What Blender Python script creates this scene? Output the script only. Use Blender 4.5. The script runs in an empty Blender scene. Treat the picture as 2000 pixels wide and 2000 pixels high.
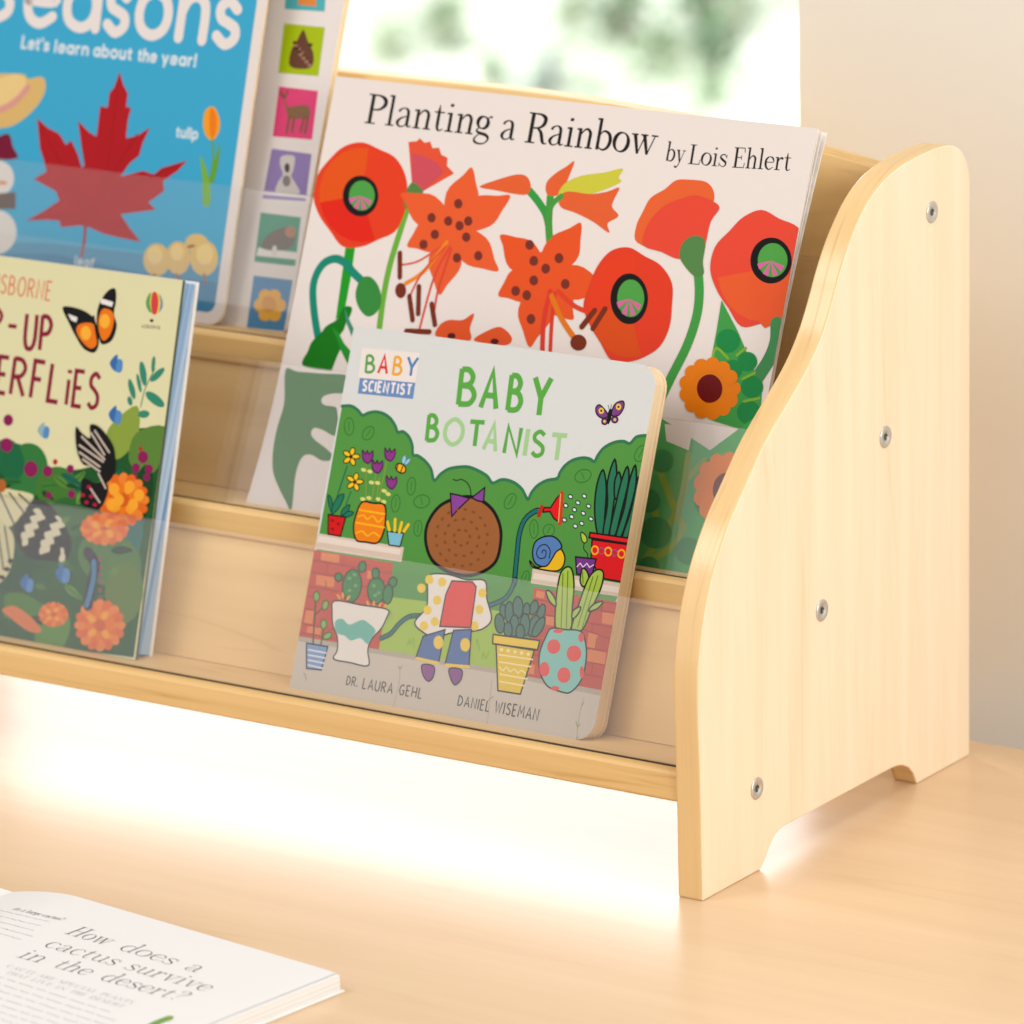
import bpy, bmesh, math, random
from mathutils import Vector, Matrix
from math import cos, sin, pi, radians

S = bpy.context.scene
COL = S.collection
# ------------------------------------------------------------------ camera
cam = bpy.data.cameras.new('camera'); camo = bpy.data.objects.new('camera', cam); COL.objects.link(camo)
RIGHT = Vector((0.83018, 0.55706, -0.02191)); DOWN = Vector((0.13022, -0.23197, -0.96397)); FWD = Vector((-0.54207, 0.79742, -0.26512))
camo.matrix_world = Matrix(((RIGHT.x, -DOWN.x, -FWD.x, 1.2567), (RIGHT.y, -DOWN.y, -FWD.y, -1.9989), (RIGHT.z, -DOWN.z, -FWD.z, 0.8390), (0, 0, 0, 1)))
cam.sensor_width = 36; cam.lens = 36 * 10479.07 / 2000
cam.clip_start = 0.05; cam.clip_end = 200
cam.dof.use_dof = True; cam.dof.focus_distance = 2.525; cam.dof.aperture_fstop = cam.lens / 1000 / 0.020; cam.dof.aperture_blades = 0
S.camera = camo
S.render.resolution_x = S.render.resolution_y = 1024
# ------------------------------------------------------------------ world and lamps
W = bpy.data.worlds.new('World'); S.world = W; W.use_nodes = True
bg = W.node_tree.nodes['Background']; bg.inputs[0].default_value = (1.0, 0.975, 0.945, 1); bg.inputs[1].default_value = 0.36
def area(name, loc, target, size, power, color):
    l = bpy.data.lights.new(name, 'AREA'); l.shape = 'RECTANGLE'; l.size, l.size_y = size; l.energy = power; l.color = color
    o = bpy.data.objects.new(name, l); COL.objects.link(o); o.location = loc
    o.rotation_euler = (Vector(target) - Vector(loc)).to_track_quat('-Z', 'Y').to_euler(); return o
area('front_bounce', (-2.0, -2.45, 1.25), (-.25, .1, .15), (3.3, 3.1), 38, (1.0, .975, .955))  # unseen large lamp added where the clear guards reflect it
area('key_softbox', (-1.5, -1.75, 2.5), (-.25, .1, .1), (.9, .9), 21, (1.0, .97, .94))
area('side_softbox', (2.3, -.75, 1.05), (0, .12, .15), (1.3, 1.4), 46, (1.0, .975, .935))
area('overhead_fill', (.2, -.15, 2.4), (.05, -.05, 0), (1.2, 1.2), 15, (1.0, .965, .94))  # unseen overhead lamp added to brighten the table and top edges
area('garden_daylight', (-2.6, 1.5, 2.5), (-3.3, 5.2, -.75), (.5, .5), 520, (1, .99, .97))
S.view_settings.view_transform = 'Standard'; S.view_settings.look = 'None'; S.view_settings.exposure = 0.09; S.view_settings.gamma = 1
S.view_settings.use_curve_mapping = False
S.cycles.use_denoising = True
S.cycles.max_bounces = 10; S.cycles.transparent_max_bounces = 16
S.cycles.caustics_reflective = False; S.cycles.caustics_refractive = False

# ------------------------------------------------------------------ helpers
def lin(h):
    o = []
    for i in (0, 2, 4):
        c = int(h[i:i+2], 16) / 255
        o.append(c / 12.92 if c <= .04045 else ((c + .055) / 1.055) ** 2.4)
    return o
def tag(o, label=None, cat=None, group=None, kind=None):
    if label: o['label'] = label
    if cat: o['category'] = cat
    if group: o['group'] = group
    if kind: o['kind'] = kind
    return o
def empty(name, loc=(0, 0, 0)):
    o = bpy.data.objects.new(name, None); COL.objects.link(o); o.location = loc; return o
def link(name, bm, m, parent=None, bevel=0, smooth=False, seg=2):
    me = bpy.data.meshes.new(name); bmesh.ops.recalc_face_normals(bm, faces=bm.faces)
    bm.to_mesh(me); bm.free()
    for x in (m if isinstance(m, (list, tuple)) else [m]): me.materials.append(x)
    if smooth:
        for p in me.polygons: p.use_smooth = True
    o = bpy.data.objects.new(name, me); COL.objects.link(o)
    if parent:
        o.parent = parent; o.matrix_parent_inverse = world_of(parent).inverted()
    if bevel:
        b = o.modifiers.new('bevel', 'BEVEL'); b.width = bevel; b.segments = seg; b.limit_method = 'ANGLE'; b.angle_limit = radians(50)
    return o
def world_of(p):
    m = Matrix.Translation(p.location)
    return (world_of(p.parent) @ p.matrix_parent_inverse @ m) if p.parent else m
def prism(bm, outline, f0, f1, mi=(0, 0, 0)):
    """outline: list of 2D points; f0/f1 map a 2D point to 3D for the two caps. mi = material of cap0, cap1, sides"""
    a = [bm.verts.new(f0(p)) for p in outline]; b = [bm.verts.new(f1(p)) for p in outline]
    n = len(a)
    f = bm.faces.new(a[::-1]); f.material_index = mi[0]
    f = bm.faces.new(b); f.material_index = mi[1]
    for i in range(n):
        f = bm.faces.new((a[i], a[(i+1) % n], b[(i+1) % n], b[i])); f.material_index = mi[2]
    return bm
def box(bm, lo, hi):
    return prism(bm, [(lo[0], lo[1]), (hi[0], lo[1]), (hi[0], hi[1]), (lo[0], hi[1])], lambda p: (p[0], p[1], lo[2]), lambda p: (p[0], p[1], hi[2]))
def catmull(P, closed, k=6):
    n = len(P); out = []
    if n < 3: return list(P)
    rng = range(n) if closed else range(n - 1)
    for i in rng:
        if closed: p0, p1, p2, p3 = P[i-1], P[i], P[(i+1) % n], P[(i+2) % n]
        else: p0, p1, p2, p3 = P[max(i-1, 0)], P[i], P[i+1], P[min(i+2, n-1)]
        for j in range(k):
            t = j / k
            out.append(tuple(.5 * (2*b + (c - a) * t + (2*a - 5*b + 4*c - e) * t*t + (3*b - a - 3*c + e) * t**3) for a, b, c, e in zip(p0, p1, p2, p3)))
    if not closed: out.append(tuple(P[-1]))
    return out

# ------------------------------------------------------------------ materials
def mat(name):
    m = bpy.data.materials.new(name); m.use_nodes = True
    nt = m.node_tree; return m, nt, nt.nodes['Principled BSDF']
def flat(name, c, rough=.5, spec=.5, metal=0, noise=0, nscale=40):
    m, nt, b = mat(name)
    c = lin(c) if isinstance(c, str) else c
    b.inputs['Base Color'].default_value = (*c, 1); b.inputs['Roughness'].default_value = rough; b.inputs['Specular IOR Level'].default_value = spec; b.inputs['Metallic'].default_value = metal
    if noise:
        tc = nt.nodes.new('ShaderNodeTexCoord'); n = nt.nodes.new('ShaderNodeTexNoise'); n.inputs['Scale'].default_value = nscale; n.inputs['Detail'].default_value = 4
        r = nt.nodes.new('ShaderNodeValToRGB'); r.color_ramp.elements[0].position = .3; r.color_ramp.elements[1].position = .7
        r.color_ramp.elements[0].color = (*[x * (1 - noise) for x in c], 1); r.color_ramp.elements[1].color = (*[min(1, x * (1 + noise)) for x in c], 1)
        nt.links.new(tc.outputs['Object'], n.inputs['Vector']); nt.links.new(n.outputs['Fac'], r.inputs['Fac']); nt.links.new(r.outputs['Color'], b.inputs['Base Color'])
    return m
def wood(name, base, dark, stretch, rough=.42, spec=.4, line=.55, streak=.5, seed=0.0, linescale=1.0):
    """maple: soft streaks along the grain, a few thin darker growth lines, fine pores"""
    m, nt, b = mat(name); N, Lk = nt.nodes, nt.links
    tc = N.new('ShaderNodeTexCoord'); mp = N.new('ShaderNodeMapping'); mp.inputs['Scale'].default_value = stretch; mp.inputs['Location'].default_value = (seed, seed * 1.7, seed * .6)
    Lk.new(tc.outputs['Object'], mp.inputs['Vector'])
    n1 = N.new('ShaderNodeTexNoise'); n1.inputs['Scale'].default_value = 1.0; n1.inputs['Detail'].default_value = 5; n1.inputs['Roughness'].default_value = .6; n1.inputs['Distortion'].default_value = .25
    n2 = N.new('ShaderNodeTexNoise'); n2.inputs['Scale'].default_value = .35 * linescale; n2.inputs['Detail'].default_value = 2; n2.inputs['Distortion'].default_value = .6
    n3 = N.new('ShaderNodeTexNoise'); n3.inputs['Scale'].default_value = 5.0; n3.inputs['Detail'].default_value = 6; n3.inputs['Roughness'].default_value = .7
    for n in (n1, n2, n3): Lk.new(mp.outputs['Vector'], n.inputs['Vector'])
    mu = N.new('ShaderNodeMath'); mu.operation = 'MULTIPLY'; mu.inputs[1].default_value = 9; Lk.new(n2.outputs['Fac'], mu.inputs[0])
    fr = N.new('ShaderNodeMath'); fr.operation = 'FRACT'; Lk.new(mu.outputs[0], fr.inputs[0])
    lr = N.new('ShaderNodeValToRGB'); e = lr.color_ramp.elements; e[0].position = .0; e[0].color = (1, 1, 1, 1); e[1].position = .09; e[1].color = (0, 0, 0, 1)
    e2 = e.new(.90); e2.color = (0, 0, 0, 1); e3 = e.new(1.0); e3.color = (.55, .55, .55, 1)
    Lk.new(fr.outputs[0], lr.inputs['Fac'])
    gate = N.new('ShaderNodeValToRGB'); gate.color_ramp.elements[0].position = .45; gate.color_ramp.elements[1].position = .62; Lk.new(n1.outputs['Fac'], gate.inputs['Fac'])
    lm = N.new('ShaderNodeMath'); lm.operation = 'MULTIPLY'; Lk.new(lr.outputs['Color'], lm.inputs[0]); Lk.new(gate.outputs['Color'], lm.inputs[1])
    l2 = N.new('ShaderNodeMath'); l2.operation = 'MULTIPLY'; l2.inputs[1].default_value = line; Lk.new(lm.outputs[0], l2.inputs[0])
    r1 = N.new('ShaderNodeValToRGB'); r1.color_ramp.elements[0].position = .32; r1.color_ramp.elements[1].position = .68; Lk.new(n1.outputs['Fac'], r1.inputs['Fac'])
    s1 = N.new('ShaderNodeMath'); s1.operation = 'MULTIPLY'; s1.inputs[1].default_value = streak; Lk.new(r1.outputs['Color'], s1.inputs[0])
    p1 = N.new('ShaderNodeMath'); p1.operation = 'MULTIPLY_ADD'; p1.inputs[1].default_value = streak * .5; Lk.new(n3.outputs['Fac'], p1.inputs[0]); Lk.new(s1.outputs[0], p1.inputs[2])
    mx = N.new('ShaderNodeMath'); mx.operation = 'ADD'; mx.use_clamp = True; Lk.new(p1.outputs[0], mx.inputs[0]); Lk.new(l2.outputs[0], mx.inputs[1])
    mix = N.new('ShaderNodeMix'); mix.data_type = 'RGBA'; Lk.new(mx.outputs[0], mix.inputs[0])
    mix.inputs[6].default_value = (*base, 1); mix.inputs[7].default_value = (*dark, 1)
    Lk.new(mix.outputs[2], b.inputs['Base Color'])
    b.inputs['Roughness'].default_value = rough; b.inputs['Specular IOR Level'].default_value = spec
    bp = N.new('ShaderNodeBump'); bp.inputs['Strength'].default_value = .06; bp.inputs['Distance'].default_value = .0006; Lk.new(n3.outputs['Fac'], bp.inputs['Height']); Lk.new(bp.outputs['Normal'], b.inputs['Normal'])
    return m
M_panel = wood('maple_laminate_upright', (.86, .74, .575), (.77, .605, .405), (60, 60, 3.6), .45, .35, .50, .50, 3.1)
M_edge = wood('maple_edge_band', (.76, .51, .22), (.56, .33, .11), (2.6, 100, 100), .42, .4, .9, .5, 7.7, .8)
M_edgev = wood('maple_edge_band_upright', (.77, .54, .265), (.58, .36, .14), (150, 10, 3.0), .26, .5, .9, .35, 1.3, 1.0)
M_board = wood('maple_laminate_board', (.79, .54, .24), (.65, .40, .15), (3.5, 55, 55), .45, .35, .7, .55, 5.2)
M_table = wood('birch_tabletop', (.73, .54, .355), (.62, .43, .25), (2.2, 34, 34), .28, .5, .38, .6, 2.2)
M_tedge = wood('birch_table_edge', (.66, .40, .15), (.55, .31, .10), (3, 60, 60), .4, .4, .3, .5, 4.4)
M_wall = flat('beige_wall_paint', (.735, .70, .635), .85, .2, 0, .015, 6)
M_white = flat('white_window_paint', (.82, .82, .80), .5)
M_steel = flat('zinc_bolt', (.62, .62, .60), .32, .5, .85)
M_sock = flat('bolt_socket', (.10, .11, .11), .35, .5, .8)
M_paper = flat('white_paper', (.80, .79, .77), .6, .3, 0, .03, 30)
M_cream = flat('cream_board_edge', (.80, .64, .42), .7, .2, 0, .06, 120)
def pages_mat(name, c1, c2, vec, freq):
    """thin lines of page edges stacked along a direction"""
    m, nt, b = mat(name); N, Lk = nt.nodes, nt.links
    tc = N.new('ShaderNodeTexCoord'); dt = N.new('ShaderNodeVectorMath'); dt.operation = 'DOT_PRODUCT'; dt.inputs[1].default_value = vec; Lk.new(tc.outputs['Object'], dt.inputs[0])
    n = N.new('ShaderNodeTexNoise'); n.noise_dimensions = '1D'; n.inputs['Scale'].default_value = freq; n.inputs['Detail'].default_value = 3; Lk.new(dt.outputs['Value'], n.inputs['W'])
    r = N.new('ShaderNodeValToRGB'); r.color_ramp.elements[0].position = .35; r.color_ramp.elements[1].position = .6; r.color_ramp.elements[0].color = (*c2, 1); r.color_ramp.elements[1].color = (*c1, 1)
    Lk.new(n.outputs['Fac'], r.inputs['Fac']); Lk.new(r.outputs['Color'], b.inputs['Base Color']); b.inputs['Roughness'].default_value = .75; b.inputs['Specular IOR Level'].default_value = .2
    return m
NB = (0, -cos(.36), sin(.36))
M_pgcream = pages_mat('cream_card_pages', (.82, .67, .45), (.72, .56, .35), NB, 420)
M_pgwhite = pages_mat('white_page_edges', (.84, .80, .77), (.72, .66, .60), NB, 900)
M_pgblue = pages_mat('blue_card_pages', (.42, .55, .72), (.12, .28, .52), NB, 260)
M_pgflat = pages_mat('open_page_edges', (.80, .80, .80), (.62, .62, .62), (0, 0, 1), 1100)
def thin_fresnel(nt, ior):
    """Fresnel of a thin parallel sheet: the same outside angle counts on both faces"""
    g = nt.nodes.new('ShaderNodeNewGeometry'); mr = nt.nodes.new('ShaderNodeMapRange'); mr.inputs['To Min'].default_value = ior; mr.inputs['To Max'].default_value = 1 / ior
    nt.links.new(g.outputs['Backfacing'], mr.inputs['Value']); fr = nt.nodes.new('ShaderNodeFresnel'); nt.links.new(mr.outputs['Result'], fr.inputs[0]); return fr
def acrylic():
    m = bpy.data.materials.new('clear_acrylic'); m.use_nodes = True; nt = m.node_tree; N, Lk = nt.nodes, nt.links
    N.remove(N['Principled BSDF']); out = N['Material Output']
    tr = N.new('ShaderNodeBsdfTransparent'); tr.inputs[0].default_value = (.985, .98, .975, 1)
    gl = N.new('ShaderNodeBsdfGlossy'); gl.inputs['Roughness'].default_value = .04; gl.inputs[0].default_value = (1, 1, 1, 1)
    df = N.new('ShaderNodeBsdfDiffuse'); df.inputs[0].default_value = (.9, .88, .86, 1)
    fr = thin_fresnel(nt, 1.42)
    m1 = N.new('ShaderNodeMixShader'); Lk.new(fr.outputs[0], m1.inputs[0]); Lk.new(tr.outputs[0], m1.inputs[1]); Lk.new(gl.outputs[0], m1.inputs[2])
    m2 = N.new('ShaderNodeMixShader'); m2.inputs[0].default_value = .012; Lk.new(m1.outputs[0], m2.inputs[1]); Lk.new(df.outputs[0], m2.inputs[2])
    Lk.new(m2.outputs[0], out.inputs[0]); return m
M_acr = acrylic()
def acr_rim():
    m = bpy.data.materials.new('acrylic_cut_edge'); m.use_nodes = True; nt = m.node_tree; N, Lk = nt.nodes, nt.links
    N.remove(N['Principled BSDF']); out = N['Material Output']
    tr = N.new('ShaderNodeBsdfTransparent'); df = N.new('ShaderNodeBsdfDiffuse'); df.inputs[0].default_value = (.80, .74, .70, 1)
    mx = N.new('ShaderNodeMixShader'); mx.inputs[0].default_value = .6; Lk.new(tr.outputs[0], mx.inputs[1]); Lk.new(df.outputs[0], mx.inputs[2]); Lk.new(mx.outputs[0], out.inputs[0]); return m
M_rim = acr_rim()
def print_mat(name, rough=.42, spec=.45):
    m, nt, b = mat(name); at = nt.nodes.new('ShaderNodeVertexColor'); at.layer_name = 'Col'
    nt.links.new(at.outputs['Color'], b.inputs['Base Color']); b.inputs['Roughness'].default_value = rough; b.inputs['Specular IOR Level'].default_value = spec
    tc = nt.nodes.new('ShaderNodeTexCoord'); n = nt.nodes.new('ShaderNodeTexNoise'); n.inputs['Scale'].default_value = 260; n.inputs['Detail'].default_value = 3
    bp = nt.nodes.new('ShaderNodeBump'); bp.inputs['Strength'].default_value = .05; bp.inputs['Distance'].default_value = .0004
    nt.links.new(tc.outputs['Object'], n.inputs['Vector']); nt.links.new(n.outputs['Fac'], bp.inputs['Height']); nt.links.new(bp.outputs['Normal'], b.inputs['Normal'])
    return m
M_print = print_mat('printed_glossy_cover', .34, .08); M_printm = print_mat('printed_matte_page', .6, .15)

# ------------------------------------------------------------------ stroke fonts (cap height 1)
def G(w, *st): return (w, st)
# stroke: (kind, width factor, points) kind L straight, S smooth, O closed smooth
CAPS = {
'A': G(.62, 'L1 0,0 .31,1 .62,0', 'L1 .12,.34 .5,.34'), 'B': G(.54, 'L1 0,0 0,1', 'S1 0,.98 .26,.97 .42,.78 .32,.58 0,.53', 'S1 0,.53 .36,.5 .53,.27 .38,.04 0,.02'),
'C': G(.5, 'S1 .5,.84 .3,.99 .08,.8 .02,.45 .12,.1 .32,.01 .5,.17'), 'D': G(.54, 'L1 0,0 0,1', 'S1 0,.98 .34,.88 .52,.5 .36,.12 0,.02'),
'E': G(.42, 'L1 .42,1 0,1 0,0 .42,0', 'L1 0,.52 .34,.52'), 'F': G(.42, 'L1 .42,1 0,1 0,0', 'L1 0,.52 .34,.52'),
'G': G(.56, 'S1 .52,.86 .3,.99 .08,.78 .02,.42 .14,.08 .36,.01 .54,.16', 'L1 .54,.08 .54,.44 .32,.44'), 'H': G(.54, 'L1 0,0 0,1', 'L1 .54,0 .54,1', 'L1 0,.5 .54,.5'),
'I': G(.02, 'L1 .01,0 .01,1'), 'i': G(.02, 'L1 .01,0 .01,.72', 'L1.2 .01,.9 .01,1'), 'L': G(.42, 'L1 0,1 0,0 .42,0'), 'M': G(.68, 'L1 0,0 .06,1 .34,.35 .62,1 .68,0'), 'N': G(.56, 'L1 0,0 .02,1 .54,0 .56,1'),
'O': G(.66, 'O1 .33,1 .08,.82 0,.5 .08,.18 .33,0 .58,.18 .66,.5 .58,.82'), 'P': G(.5, 'L1 0,0 0,1', 'S1 0,.98 .32,.95 .5,.74 .36,.5 0,.46'), 'R': G(.54, 'L1 0,0 0,1', 'S1 0,.98 .32,.95 .48,.75 .34,.53 0,.48', 'L1 .2,.5 .54,0'),
'S': G(.48, 'S1 .46,.86 .26,.99 .06,.85 .08,.64 .27,.52 .45,.36 .44,.12 .22,.01 .02,.14'), 'T': G(.6, 'L1 0,.98 .6,.98', 'L1 .3,.98 .3,0'), 'U': G(.54, 'S1 0,1 0,.35 .1,.06 .28,0 .45,.08 .54,.35 .54,1'),
'W': G(.8, 'L1 0,1 .2,0 .4,.8 .6,0 .8,1'), 'Y': G(.6, 'L1 0,1 .3,.46', 'L1 .6,1 .3,.46 .3,0'), '-': G(.34, 'L1 0,.45 .34,.45'), '.': G(.05, 'L1 .02,.0 .02,.16')}
RND = {
'a': G(.5, 'O1 .25,.66 .06,.56 0,.33 .06,.1 .25,0 .42,.1 .48,.33 .42,.56', 'L1 .5,.66 .5,0'), 'b': G(.5, 'L1 0,1 0,0', 'O1 .25,.66 .06,.56 0,.33 .06,.1 .25,0 .44,.1 .5,.33 .44,.56'),
'e': G(.5, 'S1 .02,.36 .49,.36 .44,.58 .25,.67 .06,.55 0,.33 .07,.09 .27,0 .48,.12'), 'n': G(.46, 'L1 0,0 0,.66', 'S1 0,.4 .1,.6 .27,.67 .42,.57 .46,.36 .46,0'), 'o': G(.54, 'O1 .27,.67 .07,.57 0,.33 .07,.1 .27,0 .47,.1 .54,.33 .47,.57'),
's': G(.4, 'S1 .38,.55 .2,.67 .04,.56 .07,.4 .22,.33 .37,.25 .38,.1 .2,0 .01,.12'), 'h': G(.46, 'L1 0,0 0,1', 'S1 0,.4 .1,.6 .27,.67 .42,.57 .46,.36 .46,0'), 'l': G(.02, 'L1 .01,0 .01,1'), 't': G(.26, 'S1 .12,.86 .12,.2 .16,.04 .26,.02', 'L1 0,.64 .26,.64'),
'u': G(.46, 'S1 0,.66 0,.28 .06,.06 .22,0 .38,.1 .46,.28', 'L1 .46,.66 .46,0'), 'r': G(.26, 'L1 0,0 0,.66', 'S1 0,.4 .1,.6 .26,.65'), 'y': G(.46, 'L1 0,.66 .23,.04', 'L1 .46,.66 .18,-.28'), 'p': G(.5, 'L1 0,.66 0,-.3', 'O1 .25,.66 .06,.56 0,.33 .06,.1 .25,0 .44,.1 .5,.33 .44,.56'),
'i': G(.02, 'L1 .01,0 .01,.66', 'L1.2 .01,.88 .01,.92'), 'f': G(.26, 'S1 .26,.98 .14,.95 .1,.8 .1,0', 'L1 0,.64 .24,.64'), "'": G(.02, 'L1 .01,1 .01,.78'), '!': G(.02, 'L1 .01,1 .01,.3', 'L1.2 .01,.04 .01,.0'), 'L': CAPS['L'], 'S': G(.56, 'S1 .52,.86 .28,.99 .05,.84 .08,.62 .3,.52 .52,.36 .52,.12 .25,0 .01,.16')}
# serif: points carry their own widths x,y,w
SER = {
'P': G(.6, 'V .17,0,.12 .17,1,.12', 'W .17,.97,.04 .38,.96,.06 .54,.84,.12 .55,.66,.12 .4,.5,.06 .17,.48,.04', 'V .03,.02,.04 .34,.02,.04', 'V .03,.98,.04 .2,.98,.04'),
'l': G(.28, 'V .14,0,.1 .14,1.03,.1', 'V .02,.02,.04 .27,.02,.04', 'V .03,.99,.05 .14,1.01,.05'),
'i': G(.28, 'V .14,0,.1 .14,.64,.1', 'V .02,.02,.04 .27,.02,.04', 'V .03,.6,.05 .14,.62,.05', 'V .13,.84,.11 .13,.94,.11'),
'n': G(.56, 'V .13,0,.1 .13,.64,.1', 'V .02,.02,.04 .25,.02,.04', 'V .02,.6,.05 .13,.62,.05', 'W .15,.42,.03 .26,.6,.05 .36,.62,.07 .44,.5,.1 .44,.25,.1 .44,0,.1', 'V .33,.02,.04 .55,.02,.04'),
'h': G(.56, 'V .13,0,.1 .13,1.03,.1', 'V .02,.02,.04 .25,.02,.04', 'V .02,.99,.05 .13,1.01,.05', 'W .15,.42,.03 .26,.6,.05 .36,.62,.07 .44,.5,.1 .44,.25,.1 .44,0,.1', 'V .33,.02,.04 .55,.02,.04'),
'a': G(.48, 'W .07,.5,.09 .1,.58,.06 .22,.64,.035 .33,.56,.09 .35,.36,.1 .35,.12,.1 .4,.03,.05 .48,.06,.03', 'W .34,.38,.03 .16,.3,.05 .06,.15,.1 .13,.02,.05 .25,.03,.035 .34,.13,.03'),
't': G(.34, 'W .15,.86,.02 .15,.64,.09 .15,.3,.1 .16,.1,.09 .22,.01,.05 .33,.07,.03', 'V .02,.62,.04 .32,.62,.04'),
'g': G(.48, 'R .21,.43,.15,.2', 'W .32,.56,.03 .4,.64,.04 .46,.62,.07', 'W .13,.26,.03 .06,.16,.05 .14,.08,.08 .34,.03,.09 .43,-.08,.07 .36,-.23,.04 .2,-.28,.05 .05,-.22,.07 .04,-.1,.05 .14,.03,.03'),
'o': G(.5, 'R .25,.32,.21,.31'), 'e': G(.46, 'W .06,.36,.04 .42,.38,.04 .38,.56,.08 .24,.63,.04 .09,.52,.09 .06,.3,.11 .12,.1,.09 .26,.01,.05 .43,.14,.03'),
'c': G(.44, 'W .4,.5,.1 .34,.6,.05 .22,.63,.04 .09,.52,.09 .06,.3,.11 .12,.1,.09 .26,.01,.05 .42,.14,.03'),
's': G(.4, 'W .35,.5,.03 .26,.62,.05 .12,.58,.06 .08,.46,.09 .2,.34,.11 .34,.22,.1 .33,.07,.06 .2,.01,.04 .05,.12,.03', 'V .36,.44,.03 .36,.62,.03', 'V .04,.0,.03 .04,.2,.03'),
'b': G(.54, 'V .12,0,.1 .12,1.03,.1', 'V .01,.99,.05 .12,1.01,.05', 'W .14,.48,.03 .26,.62,.05 .42,.54,.09 .48,.32,.11 .42,.1,.09 .28,.01,.05 .13,.1,.03'),
'd': G(.54, 'V .42,0,.1 .42,1.03,.1', 'V .3,.99,.05 .42,1.01,.05', 'V .42,.02,.04 .54,.02,.04', 'W .4,.5,.03 .28,.63,.05 .12,.54,.09 .06,.32,.11 .12,.1,.09 .26,.01,.05 .4,.12,.03'),
'w': G(.8, 'V .1,.64,.11 .25,0,.08', 'V .25,0,.03 .41,.62,.03', 'V .38,.64,.11 .54,0,.08', 'V .54,0,.03 .71,.62,.03', 'V 0,.62,.04 .2,.62,.04', 'V .28,.62,.04 .5,.62,.04', 'V .6,.62,.04 .8,.62,.04'),
'v': G(.5, 'V .1,.64,.11 .26,0,.08', 'V .26,0,.03 .42,.62,.03', 'V 0,.62,.04 .2,.62,.04', 'V .32,.62,.04 .51,.62,.04'),
'y': G(.5, 'V .1,.64,.11 .26,.02,.08', 'W .43,.62,.03 .27,.04,.04 .18,-.2,.05 .08,-.27,.08 .03,-.2,.1', 'V 0,.62,.04 .2,.62,.04', 'V .33,.62,.04 .51,.62,.04'),
'u': G(.56, 'W .12,.62,.1 .12,.3,.1 .15,.08,.08 .26,.02,.05 .41,.16,.03', 'V .43,.64,.1 .43,0,.1', 'V .01,.62,.04 .12,.62,.04', 'V .33,.62,.04 .43,.62,.04', 'V .43,.02,.04 .55,.02,.04'),
'r': G(.4, 'V .13,0,.1 .13,.64,.1', 'V .02,.02,.04 .27,.02,.04', 'V .02,.6,.05 .13,.62,.05', 'W .15,.38,.03 .22,.55,.05 .31,.6,.09 .38,.54,.1'),
'R': G(.7, 'V .17,0,.12 .17,1,.12', 'W .17,.97,.04 .4,.96,.06 .55,.85,.12 .54,.66,.11 .4,.52,.06 .17,.5,.04', 'W .36,.5,.05 .48,.36,.1 .56,.1,.1 .62,.02,.05 .7,.03,.03', 'V .03,.02,.04 .33,.02,.04', 'V .03,.98,.04 .2,.98,.04'),
'L': G(.58, 'V .17,0,.12 .17,1,.12', 'V .03,.02,.04 .55,.02,.04', 'V .55,.02,.04 .57,.26,.03', 'V .03,.98,.04 .32,.98,.04'),
'E': G(.62, 'V .17,0,.12 .17,1,.12', 'V .03,.02,.04 .57,.02,.04', 'V .57,.02,.04 .6,.26,.03', 'V .03,.98,.04 .54,.98,.04', 'V .54,.98,.04 .56,.76,.03', 'V .17,.51,.04 .42,.51,.04', 'V .42,.4,.03 .42,.62,.03'),
'H': G(.76, 'V .17,0,.12 .17,1,.12', 'V .58,0,.12 .58,1,.12', 'V .17,.52,.04 .58,.52,.04', 'V .03,.02,.04 .32,.02,.04', 'V .44,.02,.04 .73,.02,.04', 'V .03,.98,.04 .32,.98,.04', 'V .44,.98,.04 .73,.98,.04'),
'?': G(.4, 'W .06,.8,.1 .1,.93,.06 .22,1,.04 .35,.9,.1 .35,.74,.1 .24,.58,.06 .19,.44,.04 .19,.28,.03', 'V .17,.02,.1 .17,.1,.1'),
'A': G(.7, 'V .08,0,.04 .34,1,.04', 'V .34,1,.1 .6,0,.12', 'V .18,.36,.04 .5,.36,.04', 'V 0,.02,.04 .18,.02,.04', 'V .5,.02,.04 .72,.02,.04'), 'I': G(.34, 'V .17,0,.12 .17,1,.12', 'V .03,.02,.04 .32,.02,.04', 'V .03,.98,.04 .32,.98,.04'),
'C': G(.64, 'W .58,.72,.04 .5,.92,.05 .34,.99,.05 .13,.8,.1 .08,.5,.13 .14,.2,.1 .34,.01,.05 .52,.08,.04 .6,.26,.03'), 'T': G(.62, 'V .31,0,.12 .31,1,.12', 'V .04,.98,.04 .58,.98,.04', 'V .04,.98,.03 .03,.78,.03', 'V .58,.98,.03 .6,.78,.03', 'V .18,.02,.04 .45,.02,.04'),
'S': G(.5, 'W .45,.78,.03 .36,.96,.05 .18,.97,.06 .08,.78,.1 .2,.56,.12 .4,.4,.12 .43,.16,.09 .28,.02,.05 .05,.2,.03'), 'N': G(.76, 'V .16,0,.04 .16,1,.04', 'V .16,1,.1 .6,0,.1', 'V .6,0,.04 .6,1,.04', 'V .03,.02,.04 .28,.02,.04', 'V .48,.98,.04 .72,.98,.04'),
'D': G(.7, 'V .17,0,.12 .17,1,.12', 'W .17,.97,.04 .42,.94,.06 .62,.7,.12 .62,.3,.12 .42,.05,.06 .17,.03,.04'), 'V': G(.7, 'V .1,1,.12 .36,0,.1', 'V .36,0,.04 .6,1,.04', 'V 0,.98,.04 .22,.98,.04', 'V .48,.98,.04 .7,.98,.04'), '.': G(.14, 'V .07,.0,.1 .07,.09,.1')}

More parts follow.
